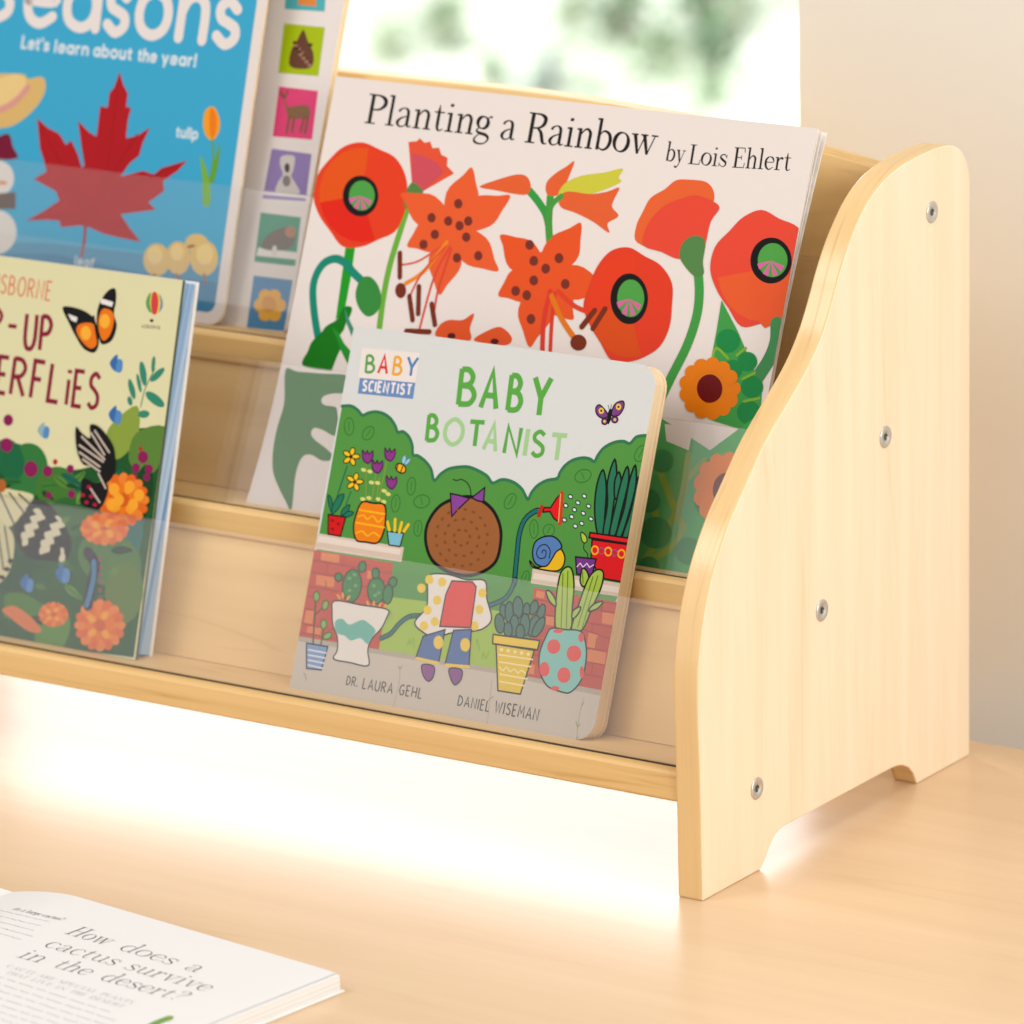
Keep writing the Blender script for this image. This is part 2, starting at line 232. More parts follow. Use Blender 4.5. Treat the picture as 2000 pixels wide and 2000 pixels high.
# ------------------------------------------------------------------ printed artwork: thin ink layers laid over a cover, one mesh per cover
class Art:
    STEP = 0.000012
    def __init__(s, gain=1.0): s.items = []; s.gain = gain; s.box = []
    def layer(s, pts):
        x0 = min(p[0] for p in pts); x1 = max(p[0] for p in pts); y0 = min(p[1] for p in pts); y1 = max(p[1] for p in pts)
        l = 1
        for (a0, a1, b0, b1, k) in s.box:
            if k >= l and a0 < x1 and a1 > x0 and b0 < y1 and b1 > y0: l = k + 1
        s.box.append((x0, x1, y0, y1, l)); return l
    def poly(s, c, pts): s.items.append((c, pts, [list(range(len(pts)))], s.layer(pts)))
    def ribbon(s, c, P, W, closed=False, cap=True):
        n = len(P); A = []; B = []
        for i in range(n):
            p, q, r = P[i-1 if (i or closed) else 0], P[i], P[(i+1) % n if (closed or i < n-1) else i]
            d1 = Vector((q[0]-p[0], q[1]-p[1])); d2 = Vector((r[0]-q[0], r[1]-q[1]))
            if d1.length < 1e-9: d1 = d2
            if d2.length < 1e-9: d2 = d1
            if d1.length < 1e-9: d1 = d2 = Vector((1, 0))
            d1.normalize(); d2.normalize(); t = d1 + d2
            if t.length < 1e-6: t = d1.copy()
            t.normalize(); nn = Vector((-t.y, t.x)); k = max(.5, abs(t.dot(d1))); h = W[i] / 2 / k
            A.append((q[0] + nn.x*h, q[1] + nn.y*h)); B.append((q[0] - nn.x*h, q[1] - nn.y*h))
        V = A + B; F = [[i, i+1, n+i+1, n+i] for i in range(n-1)]
        if closed: F.append([n-1, 0, n, 2*n-1])
        elif cap:
            for e, i0, sg in ((0, 0, 1), (n-1, n-1, -1)):
                a = Vector(A[e]); b = Vector(B[e]); m = (a + b) / 2; r = (a - b) / 2; f = [i0]
                for k in range(1, 6):
                    t = pi * k / 6 * sg
                    V.append((m.x + r.x*cos(t) - r.y*sin(t), m.y + r.x*sin(t) + r.y*cos(t))); f.append(len(V) - 1)
                f.append(n + i0); F.append(f)
        s.items.append((c, V, F, s.layer(V)))
    def text(s, font, c, h, wt, a, b, txt):
        tab = {'caps': CAPS, 'rnd': RND, 'serif': SER}[font]; gap = {'caps': .24, 'rnd': .2, 'serif': .03}[font]
        if len(txt) > 1 or font != 'serif':
            tot = sum(tab[ch][0] for ch in txt) + gap * (len(txt) - 1)
        else: tot = tab[txt][0]
        if font != 'serif': gap = gap + wt * .55; tot = sum(tab[ch][0] for ch in txt) + gap * (len(txt) - 1)
        A = Vector(a); B = Vector(b); ex = (B - A) ; L_ = ex.length
        ins = h * wt / 2 if font != 'serif' else 0
        if font != 'serif': A = A + ex.normalized() * ins; L_ = max(L_ - 2*ins, .01)
        if tot < .05: kx = h
        else: kx = L_ / tot
        ex.normalize(); ey = Vector((-ex.y, ex.x)) * h
        if font != 'serif': ey *= (1 - wt * .5)
        pos = 0
        for ch in txt:
            w, st = tab[ch]
            def xf(p): 
                v = A + ex * ((pos + p[0]) * kx) + ey * p[1]
                if font != 'serif': v += ey.normalized() * ins * .6
                return (v.x, v.y)
            for k in st:
                q = k.split(); kd = q[0]
                if kd == 'R':
                    x, y, rx, ry = map(float, q[1].split(','))
                    P = [xf((x + rx*cos(t*pi/12), y + ry*sin(t*pi/12))) for t in range(24)]
                    s.ribbon(c, P, [h * wt * (.035 + .085 * abs(cos(t*pi/12 + .25)) ** 1.5) for t in range(24)], True); continue
                P = [tuple(map(float, t.split(','))) for t in q[1:]]
                if kd[0] in 'VW':
                    if kd == 'W': P = catmull(P, False, 5)
                    s.ribbon(c, [xf(p) for p in P], [h * wt * max(p[2], .034) for p in P], False, False)
                else:
                    f = float(kd[1:]); cl = kd[0] == 'O'
                    if kd[0] in 'SO': P = catmull(P, cl, 5)
                    s.ribbon(c, [xf(p) for p in P], [h * wt * f] * len(P), cl, font == 'rnd')
            pos += w + gap
    def parse(s, text):
        for ln in text.strip().split('\n'):
            q = ln.split(); k = q[0]; c = q[1]
            pt = lambda l: [tuple(map(float, t.split(','))) for t in l]
            if k == 'P': s.poly(c, pt(q[2:]))
            elif k == 'C': s.poly(c, catmull(pt(q[2:]), True, 4))
            elif k in 'KJ':
                P = pt(q[3:]); P = catmull(P, True, 4) if k == 'K' else P; s.ribbon(c, P, [float(q[2])] * len(P), True)
            elif k in 'LS':
                P = pt(q[3:]); P = catmull(P, False, 5) if k == 'S' else P; s.ribbon(c, P, [float(q[2])] * len(P))
            elif k == 'T': s.text(q[1], q[2], float(q[3]), float(q[4]), *pt(q[5:7]), q[7].replace('_', ' '))
        return s
    def bounds(s, outline):
        """cut every ink shape to a convex outline (mm)"""
        n = len(outline); cx = sum(p[0] for p in outline) / n; cy = sum(p[1] for p in outline) / n
        it = []
        for c, V, F, l in s.items:
            ok = all(inside(p, outline) for p in V)
            if ok: it.append((c, V, F, l)); continue
            NV = []; NF = []
            for f in F:
                P = clip([V[i] for i in f], outline)
                if len(P) >= 3: NF.append(list(range(len(NV), len(NV) + len(P)))); NV += P
            if NF: it.append((c, NV, NF, l))
        s.items = it; return s
    def build(s, bm, to3, depth0):
        """adds the ink to bm; to3(u mm, v mm, height m) -> point"""
        lay = bm.loops.layers.float_color['Col']
        for c, V, F, l in s.items:
            rgb = [min(.9, max(.004, x / s.gain - .016)) for x in lin(c)] + [1]
            vs = [bm.verts.new(to3(p[0], p[1], depth0 + l * s.STEP)) for p in V]
            for f in F:
                if len(set(f)) < 3: continue
                try: fc = bm.faces.new([vs[i] for i in f])
                except ValueError: continue
                fc.normal_update()
                for lp in fc.loops: lp[lay] = rgb
def inside(p, O):
    n = len(O)
    for i in range(n):
        a, b = O[i], O[(i+1) % n]
        if (b[0]-a[0])*(p[1]-a[1]) - (b[1]-a[1])*(p[0]-a[0]) < -1e-6: return False
    return True
def clip(P, O):
    n = len(O)
    for i in range(n):
        a, b = O[i], O[(i+1) % n]; R = []
        sd = lambda p: (b[0]-a[0])*(p[1]-a[1]) - (b[1]-a[1])*(p[0]-a[0])
        for j in range(len(P)):
            p, q = P[j], P[(j+1) % len(P)]; d0, d1 = sd(p), sd(q)
            if d0 >= 0: R.append(p)
            if d0 * d1 < 0: t = d0 / (d0 - d1); R.append((p[0] + (q[0]-p[0])*t, p[1] + (q[1]-p[1])*t))
        P = R
        if len(P) < 3: return []
    return P
M_groove_shade = flat('groove_shade', (.045, .03, .02), .6)  # dark colour standing in for shade along the guard grooves
M_coverdark = flat('dark_green_cover_edge', (.07, .10, .06), .5)
SKY_STRENGTH = 5.0; GUARD_H = .0795; GAIN = 1.17; GAIN_PAGE = 1.15
def GARDEN():
    sp = [((-3.431, 5.248), 0.055, 0.1, (0, 1, 1), 'small mid green shrub at upper middle of the window view'),
          ((-3.570, 5.315), 0.035, 0.09, (1, 2), 'loose light green shrub left of the mid green one'),
          ((-3.168, 5.116), 0.045, 0.07, (0, 0, 1), 'darkest low shrub near the right edge of the window view'),
          ((-3.380, 5.411), 0.055, 0.09, (1, 1, 0), 'green shrub behind the darkest shrub at right'),
          ((-3.292, 5.380), 0.04, 0.08, (1, 2), 'thin pale green shrub at far upper right of the window view'),
          ((-3.657, 5.069), 0.05, 0.07, (2, 2, 1), 'pale shrub at the left of the window view'),
          ((-3.676, 4.937), 0.04, 0.06, (2,), 'palest shrub nearest the left edge of the window view'),
          ((-3.396, 4.816), 0.026, 0.05, (1, 2, 0), 'tiny green tuft left of the spiky plant'),
          ((-3.016, 4.854), 0.03, 0.04, (1, 2), 'tiny pale tuft at lower right of the window view'),
          ((-3.239, 5.060), 0.05, 0.06, (2, 2, 1), 'pale yellow green shrub in the middle right of the window view')]
    for k, ((x, y), r, h, mi, lab) in enumerate(sp): shrub((x, y, -.75), r, h, mi, k + 3, lab, 150, r * .42)
    rg = random.Random(21); bm = bmesh.new()
    for k in range(6500):
        x, y = rg.uniform(-4.6, -2.0), rg.uniform(3.2, 6.4)
        if math.sin(x * 9 + 1.3 * math.sin(y * 5)) + math.sin(y * 8 + x * 4) + rg.uniform(-.9, .9) < -.1: continue
        p = Vector((x, y, -.747 + rg.uniform(0, .03))); a = rg.uniform(0, 6.28); d = Vector((cos(a), sin(a), rg.uniform(.1, .9))) * rg.uniform(.015, .04); q = Vector((-sin(a), cos(a), 0)) * .009
        fc = bm.faces.new([bm.verts.new(v) for v in (p, p + d * .5 + q, p + d, p + d * .5 - q)]); fc.material_index = rg.choice((0, 0, 0, 1))
    tag(link('ground_cover', bm, [LM_[2], LM_[1]]), 'pale green low leaves spread over the garden ground outside', 'ground cover', kind='stuff')
    agave((-3.298, 4.813, -.75), .13, 5, 'grey green spiky leaved plant in the middle of the window view')
ART = {}
ART['bot'] = """
P 58954a 0.9,141.2 6.4,141.9 11.1,140.1 13.9,138.2 17.3,139.8 21.3,140.8 26.3,140.4 30.8,138.4 34.2,135.3 36.3,132.5 39.2,133.1 43,131.2 45.9,127.5 47.5,122.7 50.3,122.5 55,120.5 59.3,117 62.3,111.8 65.2,115.2 69.3,118.3 75,120 80.8,120.7 87,119.5 92.2,117.6 95.8,114.8 100.1,116.9 104.2,117.2 108.8,116.2 113.2,113.8 117.3,109.6 118.7,113 121.4,116.8 126.1,119.9 131.6,121.6 132.7,124.8 135.1,128.6 138.9,131.5 143.8,133.1 147.8,133.1 150.7,132.2 152,135.4 154.7,139.4 159.8,142.6 164.8,143.7 168.4,143.1 171.1,146.4 174.4,147.6 178.3,148.1 177.8,74.2 164,25.3 5.3,24.8 1.2,57.5
S 3d7a55 1.57 0.9,141.2 6.4,141.9 11.1,140.1 13.9,138.2 17.3,139.8 21.3,140.8 26.3,140.4 30.8,138.4 34.2,135.3 36.3,132.5 39.2,133.1 43,131.2 45.9,127.5 47.5,122.7 50.3,122.5 55,120.5 59.3,117 62.3,111.8 65.2,115.2 69.3,118.3 75,120 80.8,120.7 87,119.5 92.2,117.6 95.8,114.8 100.1,116.9 104.2,117.2 108.8,116.2 113.2,113.8 117.3,109.6 118.7,113 121.4,116.8 126.1,119.9 131.6,121.6 132.7,124.8 135.1,128.6 138.9,131.5 143.8,133.1 147.8,133.1 150.7,132.2 152,135.4 154.7,139.4 159.8,142.6 164.8,143.7 168.4,143.1 171.1,146.4 174.4,147.6 178.3,148.1
K 3f7d3b 0.59 10.1,132.1 10.1,129.5 9,127.8 7.3,127.6 5.6,129 4.5,131.4 4.5,134 5.5,135.7 7.3,135.9 9,134.5
L 3f7d3b 0.46 6.7,134.3 7.7,129.6
K 3f7d3b 0.59 22,128.8 20.4,127.1 18.4,126.5 16.7,127.2 16,128.9 16.5,131 18.1,132.7 20.1,133.3 21.8,132.6 22.5,130.9
L 3f7d3b 0.46 20.3,131.8 18.3,128.3
K 3f7d3b 0.59 52.2,107.5 52,104.9 50.9,103.3 49.4,103.3 48,104.8 47.3,107.3 47.5,109.8 48.6,111.4 50.2,111.4 51.5,110
L 3f7d3b 0.46 49.5,109.9 50,105.2
K 3f7d3b 0.59 61.6,102.1 61.6,100.2 59.9,98.4 57.3,97.6 54.6,98 53,99.4 53,101.4 54.7,103.1 57.3,104 60,103.6
L 3f7d3b 0.46 56.5,102.5 58,99.3
K 3f7d3b 0.59 45,98 44.8,95.5 43.7,93.9 42.1,93.8 40.7,95.3 40,97.8 40.3,100.3 41.4,101.9 42.9,102 44.3,100.5
L 3f7d3b 0.46 42.3,100.5 42.7,95.8
K 3f7d3b 0.59 60.2,87.7 60,85.4 59,83.9 57.6,83.9 56.3,85.2 55.6,87.5 55.8,89.8 56.9,91.2 58.3,91.3 59.6,89.9
L 3f7d3b 0.46 57.7,89.9 58.1,85.6
K 3f7d3b 0.59 110.3,106.6 108.9,104.5 107,103.6 105.3,104.1 104.5,105.9 104.9,108.2 106.3,110.3 108.2,111.2 109.9,110.7 110.7,108.9
L 3f7d3b 0.46 108.5,109.6 106.9,105.5
K 3f7d3b 0.59 149.8,126.7 150.1,124.8 148.8,122.8 146.3,121.5 143.7,121.4 141.8,122.4 141.5,124.3 142.8,126.3 145.3,127.6 147.9,127.7
L 3f7d3b 0.46 144.7,126 146.7,123.3
K 3f7d3b 0.59 178.2,138.3 176.8,136.2 174.8,135.2 173.1,135.7 172.2,137.6 172.6,140 174.1,142.2 176,143.1 177.8,142.6 178.6,140.7
L 3f7d3b 0.46 176.3,141.5 174.6,137.2
K 3f7d3b 0.59 126.1,96.2 126.2,93.6 125.4,91.8 123.9,91.6 122.4,93.1 121.4,95.6 121.3,98.2 122.2,100 123.6,100.2 125.1,98.8
L 3f7d3b 0.46 123.2,98.6 124.2,93.7
K 3f7d3b 0.59 135.2,95.5 134,94 132.1,93.5 130.2,94 129.1,95.5 129.2,97.3 130.4,98.7 132.3,99.3 134.2,98.7 135.2,97.3
L 3f7d3b 0.46 132.8,98 131.6,95
K 3f7d3b 0.59 125.9,71.8 125.2,69.8 124,68.7 122.7,68.8 121.9,70.2 121.8,72.3 122.5,74.3 123.7,75.4 125,75.2 125.8,73.9
L 3f7d3b 0.46 124.2,74.1 123.6,70.3
P a2c04c 43,52.3 119.7,54.6 118.9,24.8 47.4,25.2
P c2503f -0.9,69.1 47.4,68.9 48,25.9 -0.2,25.6
P dd8150 4.4,68.6 15.4,68.7 15.6,64.6 4.7,64.7
P dd8150 3.9,57.3 15,57.3 15.4,52.5 4.4,52.3
P dd8150 1.6,39.3 6.4,39.4 6.7,33 1.5,33.1
P dd8150 4.2,31.7 12.4,31.8 12.5,28.4 4,28.4
P dd8150 33.4,63.4 39.2,63.5 38.9,59.6 33.5,59.5
L 9d3d33 0.54 -0.8,63.9 26.7,64
L 9d3d33 0.54 -0.7,58.2 20.7,58
L 9d3d33 0.54 -0.6,50.9 19.3,50.9
L 9d3d33 0.54 -0.7,46.3 4.1,46.2
L 9d3d33 0.54 -0.7,39.9 5.5,39.8
L 9d3d33 0.54 0.1,32.4 20.4,32.2
L 9d3d33 0.54 0.4,27.9 21.4,27.8
L 9d3d33 0.54 39.1,63.9 47.8,63.9
L 9d3d33 0.54 37.9,59.5 48,59.4
L 9d3d33 0.54 30.7,55.5 35.9,55.3
L 9d3d33 0.54 18.2,62.8 17.6,67
L 9d3d33 0.54 11.1,51.3 9.9,55
L 9d3d33 0.54 9.1,64 9.5,59.2
P b5aa9c 0.1,26 48.7,26.3 118.5,26.9 125.6,26.7 126.5,22.4 -1.6,21.8
P ccc1b5 0.2,23.6 49.2,24 126,24.6 132.5,-6.3 0.2,-3.5
P c2503f 129.6,68.2 177.4,67.7 177.8,25 135.1,25.1
P dd8150 131.6,67 136.2,66.7 136.1,63.7 131.3,63.9
P dd8150 170,62 176.7,61.9 176.9,56.5 170.5,56.8
P dd8150 139.2,55.6 144.2,55.7 144.2,51.6 139.3,51.6
P dd8150 164.4,51.2 169.6,51.2 170,44.1 164.7,44.5
P dd8150 165.3,43.4 175.8,43.4 176.2,37.6 165.8,37.6
P dd8150 134.4,31.8 137.9,31.8 138.2,27.1 134.6,27.1
L 9d3d33 0.54 130,62.7 144,62.7
L 9d3d33 0.54 163.9,66.7 176.6,66.6
L 9d3d33 0.54 168.2,62.5 176.8,62.5
L 9d3d33 0.54 138.4,56.1 145.3,56.2
L 9d3d33 0.54 163.4,55.8 176.9,55.5
L 9d3d33 0.54 160.7,52.4 177.4,49.8
L 9d3d33 0.54 165.2,44 175.9,43.7
L 9d3d33 0.54 165.9,37.3 176.2,37.3
L 9d3d33 0.54 165,31.6 176.1,31.2
L 9d3d33 0.54 136.3,36.3 139.1,36.4
L 9d3d33 0.54 165.5,55.8 166.1,51.4
L 9d3d33 0.54 169.3,49.2 169.6,44.3
L 9d3d33 0.54 169.8,37 170,32.3
L 9d3d33 0.54 168.8,66.5 169.3,62.5
P b5aa9c 134.7,25.7 177.7,25.3 177.4,21.7 135.1,21.9
P ccc1b5 125.8,26.1 135.1,23.7 177.6,22.6 177.8,0.1 102.1,-1.5 91,17.2 97.1,21.6
P d8c4b4 0.6,77.5 51.8,77.4 51.9,70.1 -1,69.7
P e6d8cc 1,76.4 50.2,76.1 50.2,73.4 0.5,73.2
P d8c4b4 127,77 178.7,76.7 178.8,70.4 127.4,70
P e6d8cc 128.1,75.1 178.3,74.9 178.5,72 128,72.3
S a79d8e 0.36 61.9,20.1 63,11.8 62.2,0.3
S a79d8e 0.36 115.4,21.4 116.2,11.4 117.2,-0.3
S a79d8e 0.36 7.5,8.8 9.1,5.1
L 8a9a70 0.42 60.9,19.9 62.2,18.6 63.3,20.4
L 8a9a70 0.42 115.5,11.3 116.3,12.3 117.8,13.4
L 8a9a70 0.42 6.9,8.4 8,7.7 8.8,6.3
S 9aa283 0.36 168.1,20.3 167.5,14.9 167.4,7.3 168.4,-0.8
L 87976a 0.42 168.9,18.1 167.6,16.1
L 87976a 0.42 166.1,8.5 167.6,6.1 168.6,8
L 87976a 0.42 168.8,1.9 167.9,-0.3
S 7fa83e 0.54 64,30.6 64.4,33.7 65.6,31.4 66.8,34.3 68.1,30
S 7fa83e 0.54 50.5,41.3 50.7,45.6 52.5,42.2
S 7fa83e 0.54 103,36.8 103.2,39.2 105.3,34.2
S 7fa83e 0.54 107.5,30.3 108,33.3 109.6,30.6 110.9,34.4
L 2f6b5a 0.79 10.3,112.3 7.7,96.7
L 2f6b5a 0.66 15.3,100.3 13.6,93.5
C f0c330 13.3,119.6 12.9,118.5 12.1,117.9 11.2,118 10.6,118.7 10.4,119.9 10.8,121 11.6,121.7 12.5,121.6 13.1,120.8
K 33301a 0.51 13.3,119.6 12.9,118.5 12.1,117.9 11.2,118 10.6,118.7 10.4,119.9 10.8,121 11.6,121.7 12.5,121.6 13.1,120.8
C f0c330 14.7,116.5 13.3,116.5 12.3,116.9 12.1,117.6 12.8,118.4 14.1,118.8 15.5,118.8 16.5,118.4 16.7,117.6 16,116.9
K 33301a 0.51 14.7,116.5 13.3,116.5 12.3,116.9 12.1,117.6 12.8,118.4 14.1,118.8 15.5,118.8 16.5,118.4 16.7,117.6 16,116.9
C f0c330 11.9,114.3 11.4,115.4 11.6,116.3 12.4,116.7 13.4,116.4 14.4,115.5 14.8,114.4 14.7,113.4 13.9,113.1 12.9,113.4
K 33301a 0.51 11.9,114.3 11.4,115.4 11.6,116.3 12.4,116.7 13.4,116.4 14.4,115.5 14.8,114.4 14.7,113.4 13.9,113.1 12.9,113.4
C f0c330 8.7,116.1 9.9,116.8 11,116.9 11.6,116.4 11.6,115.5 10.9,114.5 9.7,113.8 8.6,113.7 8,114.2 8,115.1
K 33301a 0.51 8.7,116.1 9.9,116.8 11,116.9 11.6,116.4 11.6,115.5 10.9,114.5 9.7,113.8 8.6,113.7 8,114.2 8,115.1
C f0c330 9.6,119.4 10.7,118.7 11.2,117.9 10.9,117.2 9.8,117 8.4,117.3 7.3,117.9 6.8,118.8 7.1,119.4 8.2,119.7
K 33301a 0.51 9.6,119.4 10.7,118.7 11.2,117.9 10.9,117.2 9.8,117 8.4,117.3 7.3,117.9 6.8,118.8 7.1,119.4 8.2,119.7
C 4a3010 12.7,117.3 12.6,116.8 12.2,116.4 11.5,116.3 10.9,116.5 10.6,117.1 10.6,117.6 11.1,118 11.8,118.1 12.4,117.8
C f0c330 18.1,107.7 17.7,106.6 16.9,105.9 16,106 15.4,106.8 15.3,107.9 15.7,109.1 16.4,109.7 17.3,109.6 17.9,108.8
K 33301a 0.51 18.1,107.7 17.7,106.6 16.9,105.9 16,106 15.4,106.8 15.3,107.9 15.7,109.1 16.4,109.7 17.3,109.6 17.9,108.8
C f0c330 19.5,104.5 18.1,104.5 17.1,105 16.9,105.7 17.6,106.4 18.9,106.8 20.3,106.8 21.3,106.4 21.5,105.7 20.8,105
K 33301a 0.51 19.5,104.5 18.1,104.5 17.1,105 16.9,105.7 17.6,106.4 18.9,106.8 20.3,106.8 21.3,106.4 21.5,105.7 20.8,105
C f0c330 16.7,102.4 16.3,103.5 16.4,104.4 17.2,104.7 18.2,104.4 19.2,103.5 19.7,102.4 19.5,101.5 18.7,101.2 17.7,101.5
K 33301a 0.51 16.7,102.4 16.3,103.5 16.4,104.4 17.2,104.7 18.2,104.4 19.2,103.5 19.7,102.4 19.5,101.5 18.7,101.2 17.7,101.5
C f0c330 13.6,104.1 14.7,104.8 15.8,105 16.4,104.5 16.4,103.6 15.7,102.6 14.6,101.9 13.5,101.7 12.8,102.2 12.9,103.2
K 33301a 0.51 13.6,104.1 14.7,104.8 15.8,105 16.4,104.5 16.4,103.6 15.7,102.6 14.6,101.9 13.5,101.7 12.8,102.2 12.9,103.2
C f0c330 14.4,107.4 15.6,106.7 16.1,105.9 15.7,105.2 14.7,105 13.3,105.3 12.1,106 11.6,106.8 11.9,107.5 13,107.7
K 33301a 0.51 14.4,107.4 15.6,106.7 16.1,105.9 15.7,105.2 14.7,105 13.3,105.3 12.1,106 11.6,106.8 11.9,107.5 13,107.7
C 4a3010 17.6,105.4 17.5,104.8 17,104.4 16.3,104.3 15.7,104.6 15.4,105.1 15.5,105.6 15.9,106 16.6,106.1 17.2,105.9
C 2f7a62 2.1,96.7 4.9,95 6.8,88 4,91.6
K 1e3f35 0.51 2.1,96.7 4.9,95 6.8,88 4,91.6
C 2f7a62 6.4,87.9 6.2,92.5 8.4,97.1 11.3,98.5 11.5,95.9 9.7,91
K 1e3f35 0.51 6.4,87.9 6.2,92.5 8.4,97.1 11.3,98.5 11.5,95.9 9.7,91
C 2f7a62 12,88 12.5,91.4 15.9,93.8 15.5,90.4
K 1e3f35 0.51 12,88 12.5,91.4 15.9,93.8 15.5,90.4
C 2f7a62 13.2,87.8 15.8,90.5 19.1,90.2 16.8,88
K 1e3f35 0.51 13.2,87.8 15.8,90.5 19.1,90.2 16.8,88
P d3262c 4.5,87.4 14.9,87.4 13.8,77.8 6.4,77.9
J 1c120e 0.77 4.5,87.4 14.9,87.4 13.8,77.8 6.4,77.9
C 8a1518 8.6,84.5 8.2,84.2 7.6,84.1 7,84.3 6.5,84.7 6.5,85.1 6.8,85.4 7.4,85.4 8.1,85.3 8.5,84.9
C 8a1518 12.4,83.3 12.1,83 11.4,82.9 10.8,83.1 10.4,83.5 10.3,83.9 10.7,84.2 11.3,84.3 11.9,84.1 12.4,83.7
C 8a1518 9.5,80.3 9.1,80 8.5,79.9 7.9,80.1 7.4,80.5 7.4,80.9 7.7,81.2 8.3,81.3 9,81.1 9.4,80.7
L 8a9a45 0.59 21.3,115 24.7,98.2
L 8a9a45 0.59 28,111.2 28.3,97.4
L 8a9a45 0.59 33,117.4 32.4,98.6
L 8a9a45 0.59 30.5,108.9 31.1,99
C 8d3f8a 17.7,121.1 19.8,119.7 20.5,121.3 22,119.8 23.7,121.5 24.4,118.1 22.3,115.2 19,116.8
K 4a1c48 0.6 17.7,121.1 19.8,119.7 20.5,121.3 22,119.8 23.7,121.5 24.4,118.1 22.3,115.2 19,116.8
C 8d3f8a 30.5,123.8 32.5,122.3 33.3,124 34.7,122.4 36.4,124.1 37.1,120.8 35.1,117.9 31.7,119.4
K 4a1c48 0.6 30.5,123.8 32.5,122.3 33.3,124 34.7,122.4 36.4,124.1 37.1,120.8 35.1,117.9 31.7,119.4
C 8d3f8a 24.5,117.1 26.5,115.6 27.3,117.3 28.7,115.8 30.4,117.4 31.1,114.1 29.1,111.2 25.7,112.7
K 4a1c48 0.6 24.5,117.1 26.5,115.6 27.3,117.3 28.7,115.8 30.4,117.4 31.1,114.1 29.1,111.2 25.7,112.7
C 8d3f8a 34.3,110.4 36.4,108.9 37.1,110.6 38.5,109.1 40.2,110.7 40.9,107.4 38.9,104.5 35.6,106.1
K 4a1c48 0.6 34.3,110.4 36.4,108.9 37.1,110.6 38.5,109.1 40.2,110.7 40.9,107.4 38.9,104.5 35.6,106.1
C d8d67c 22,111.5 21.6,111 20.8,110.8 19.8,110.9 19.1,111.3 18.8,111.9 19.2,112.4 20,112.6 21,112.5 21.7,112
C d8d67c 25.8,111.2 25.5,110.7 24.6,110.5 23.7,110.6 22.9,111 22.7,111.6 23.1,112.1 23.9,112.3 24.9,112.2 25.6,111.7
C d8d67c 27.9,106 27.5,105.5 26.7,105.3 25.7,105.4 25,105.8 24.8,106.4 25.2,106.9 26,107.1 26.9,107 27.7,106.6
C d8d67c 31.5,106.2 31.1,105.7 30.3,105.5 29.3,105.6 28.6,106 28.4,106.6 28.8,107.1 29.6,107.3 30.5,107.2 31.3,106.8
C d8d67c 36.1,102.9 35.7,102.4 34.9,102.2 33.9,102.3 33.2,102.7 33,103.3 33.4,103.8 34.2,104 35.1,103.9 35.9,103.5
C d8d67c 38.7,101.6 38.4,101.1 37.5,100.9 36.6,101 35.9,101.4 35.6,102 36,102.5 36.8,102.7 37.8,102.6 38.5,102.2
C d8d67c 24.6,97.3 24.3,96.8 23.4,96.6 22.5,96.7 21.7,97.1 21.5,97.7 21.9,98.2 22.7,98.4 23.7,98.3 24.4,97.9
C d8d67c 28,98.3 27.6,97.8 26.8,97.5 25.8,97.7 25.1,98.1 24.9,98.6 25.3,99.1 26.1,99.4 27,99.3 27.8,98.8
C d8d67c 33.5,98.4 33.1,98 32.3,97.7 31.3,97.8 30.6,98.3 30.4,98.8 30.8,99.3 31.6,99.5 32.5,99.4 33.3,99
C d8d67c 37,97.6 36.6,97.1 35.8,96.9 34.8,97 34.1,97.4 33.9,98 34.3,98.5 35.1,98.7 36.1,98.6 36.8,98.1
C ec8428 23,96 29.3,96.3 36.2,96.3 38.3,89.5 38.5,82.9 36.1,77.5 29.5,77 23.5,77.2 20.6,83.2 20.8,89.8
K 1c120e 0.85 23,96 29.3,96.3 36.2,96.3 38.3,89.5 38.5,82.9 36.1,77.5 29.5,77 23.5,77.2 20.6,83.2 20.8,89.8
L f6b52c 0.92 22.3,92 37.2,91.9
L f6b52c 0.92 21.7,85.6 38.4,85.4
S f6b52c 0.79 22.2,88.7 25.2,89.7 27.9,88.1 30.6,90.1 34.3,87.6 36.6,89.9
S f6b52c 0.79 22.8,80.5 26,81.9 29.6,80.1 32.7,82.1 36.6,80.7
P 7fbcd0 40.5,83.8 50.2,84.1 49.5,77.4 43,77.3
J 1c120e 0.68 40.5,83.8 50.2,84.1 49.5,77.4 43,77.3
L f2c230 1.57 41.7,84.6 39.8,88.3
L f2c230 1.57 44.8,84.7 43.9,90.2
L f2c230 1.57 47.6,84.4 48,89.1
L f2c230 1.57 50.2,85.1 52.1,88.6
C efb22c 44.6,113.8 43.3,113 41.5,113.1 39.7,114 38.8,115.3 38.9,116.6 40.2,117.4 42.1,117.3 43.8,116.5 44.8,115.1
K 1c120e 0.68 44.6,113.8 43.3,113 41.5,113.1 39.7,114 38.8,115.3 38.9,116.6 40.2,117.4 42.1,117.3 43.8,116.5 44.8,115.1
L 1c120e 0.59 39.8,116.9 39.6,114.3
L 1c120e 0.59 42.7,116.3 42.2,113.3
C 9cc8de 43.9,119.6 43.7,118.4 43.1,117.6 42.4,117.7 41.9,118.4 41.7,119.7 42,120.9 42.5,121.6 43.2,121.6 43.7,120.8
K 5b8aa8 0.34 43.9,119.6 43.7,118.4 43.1,117.6 42.4,117.7 41.9,118.4 41.7,119.7 42,120.9 42.5,121.6 43.2,121.6 43.7,120.8
C 9cc8de 45.9,118.5 45,117.6 44.2,117.2 43.7,117.5 43.7,118.3 44.3,119.3 45.1,120.2 45.9,120.6 46.4,120.4 46.4,119.6
K 5b8aa8 0.34 45.9,118.5 45,117.6 44.2,117.2 43.7,117.5 43.7,118.3 44.3,119.3 45.1,120.2 45.9,120.6 46.4,120.4 46.4,119.6
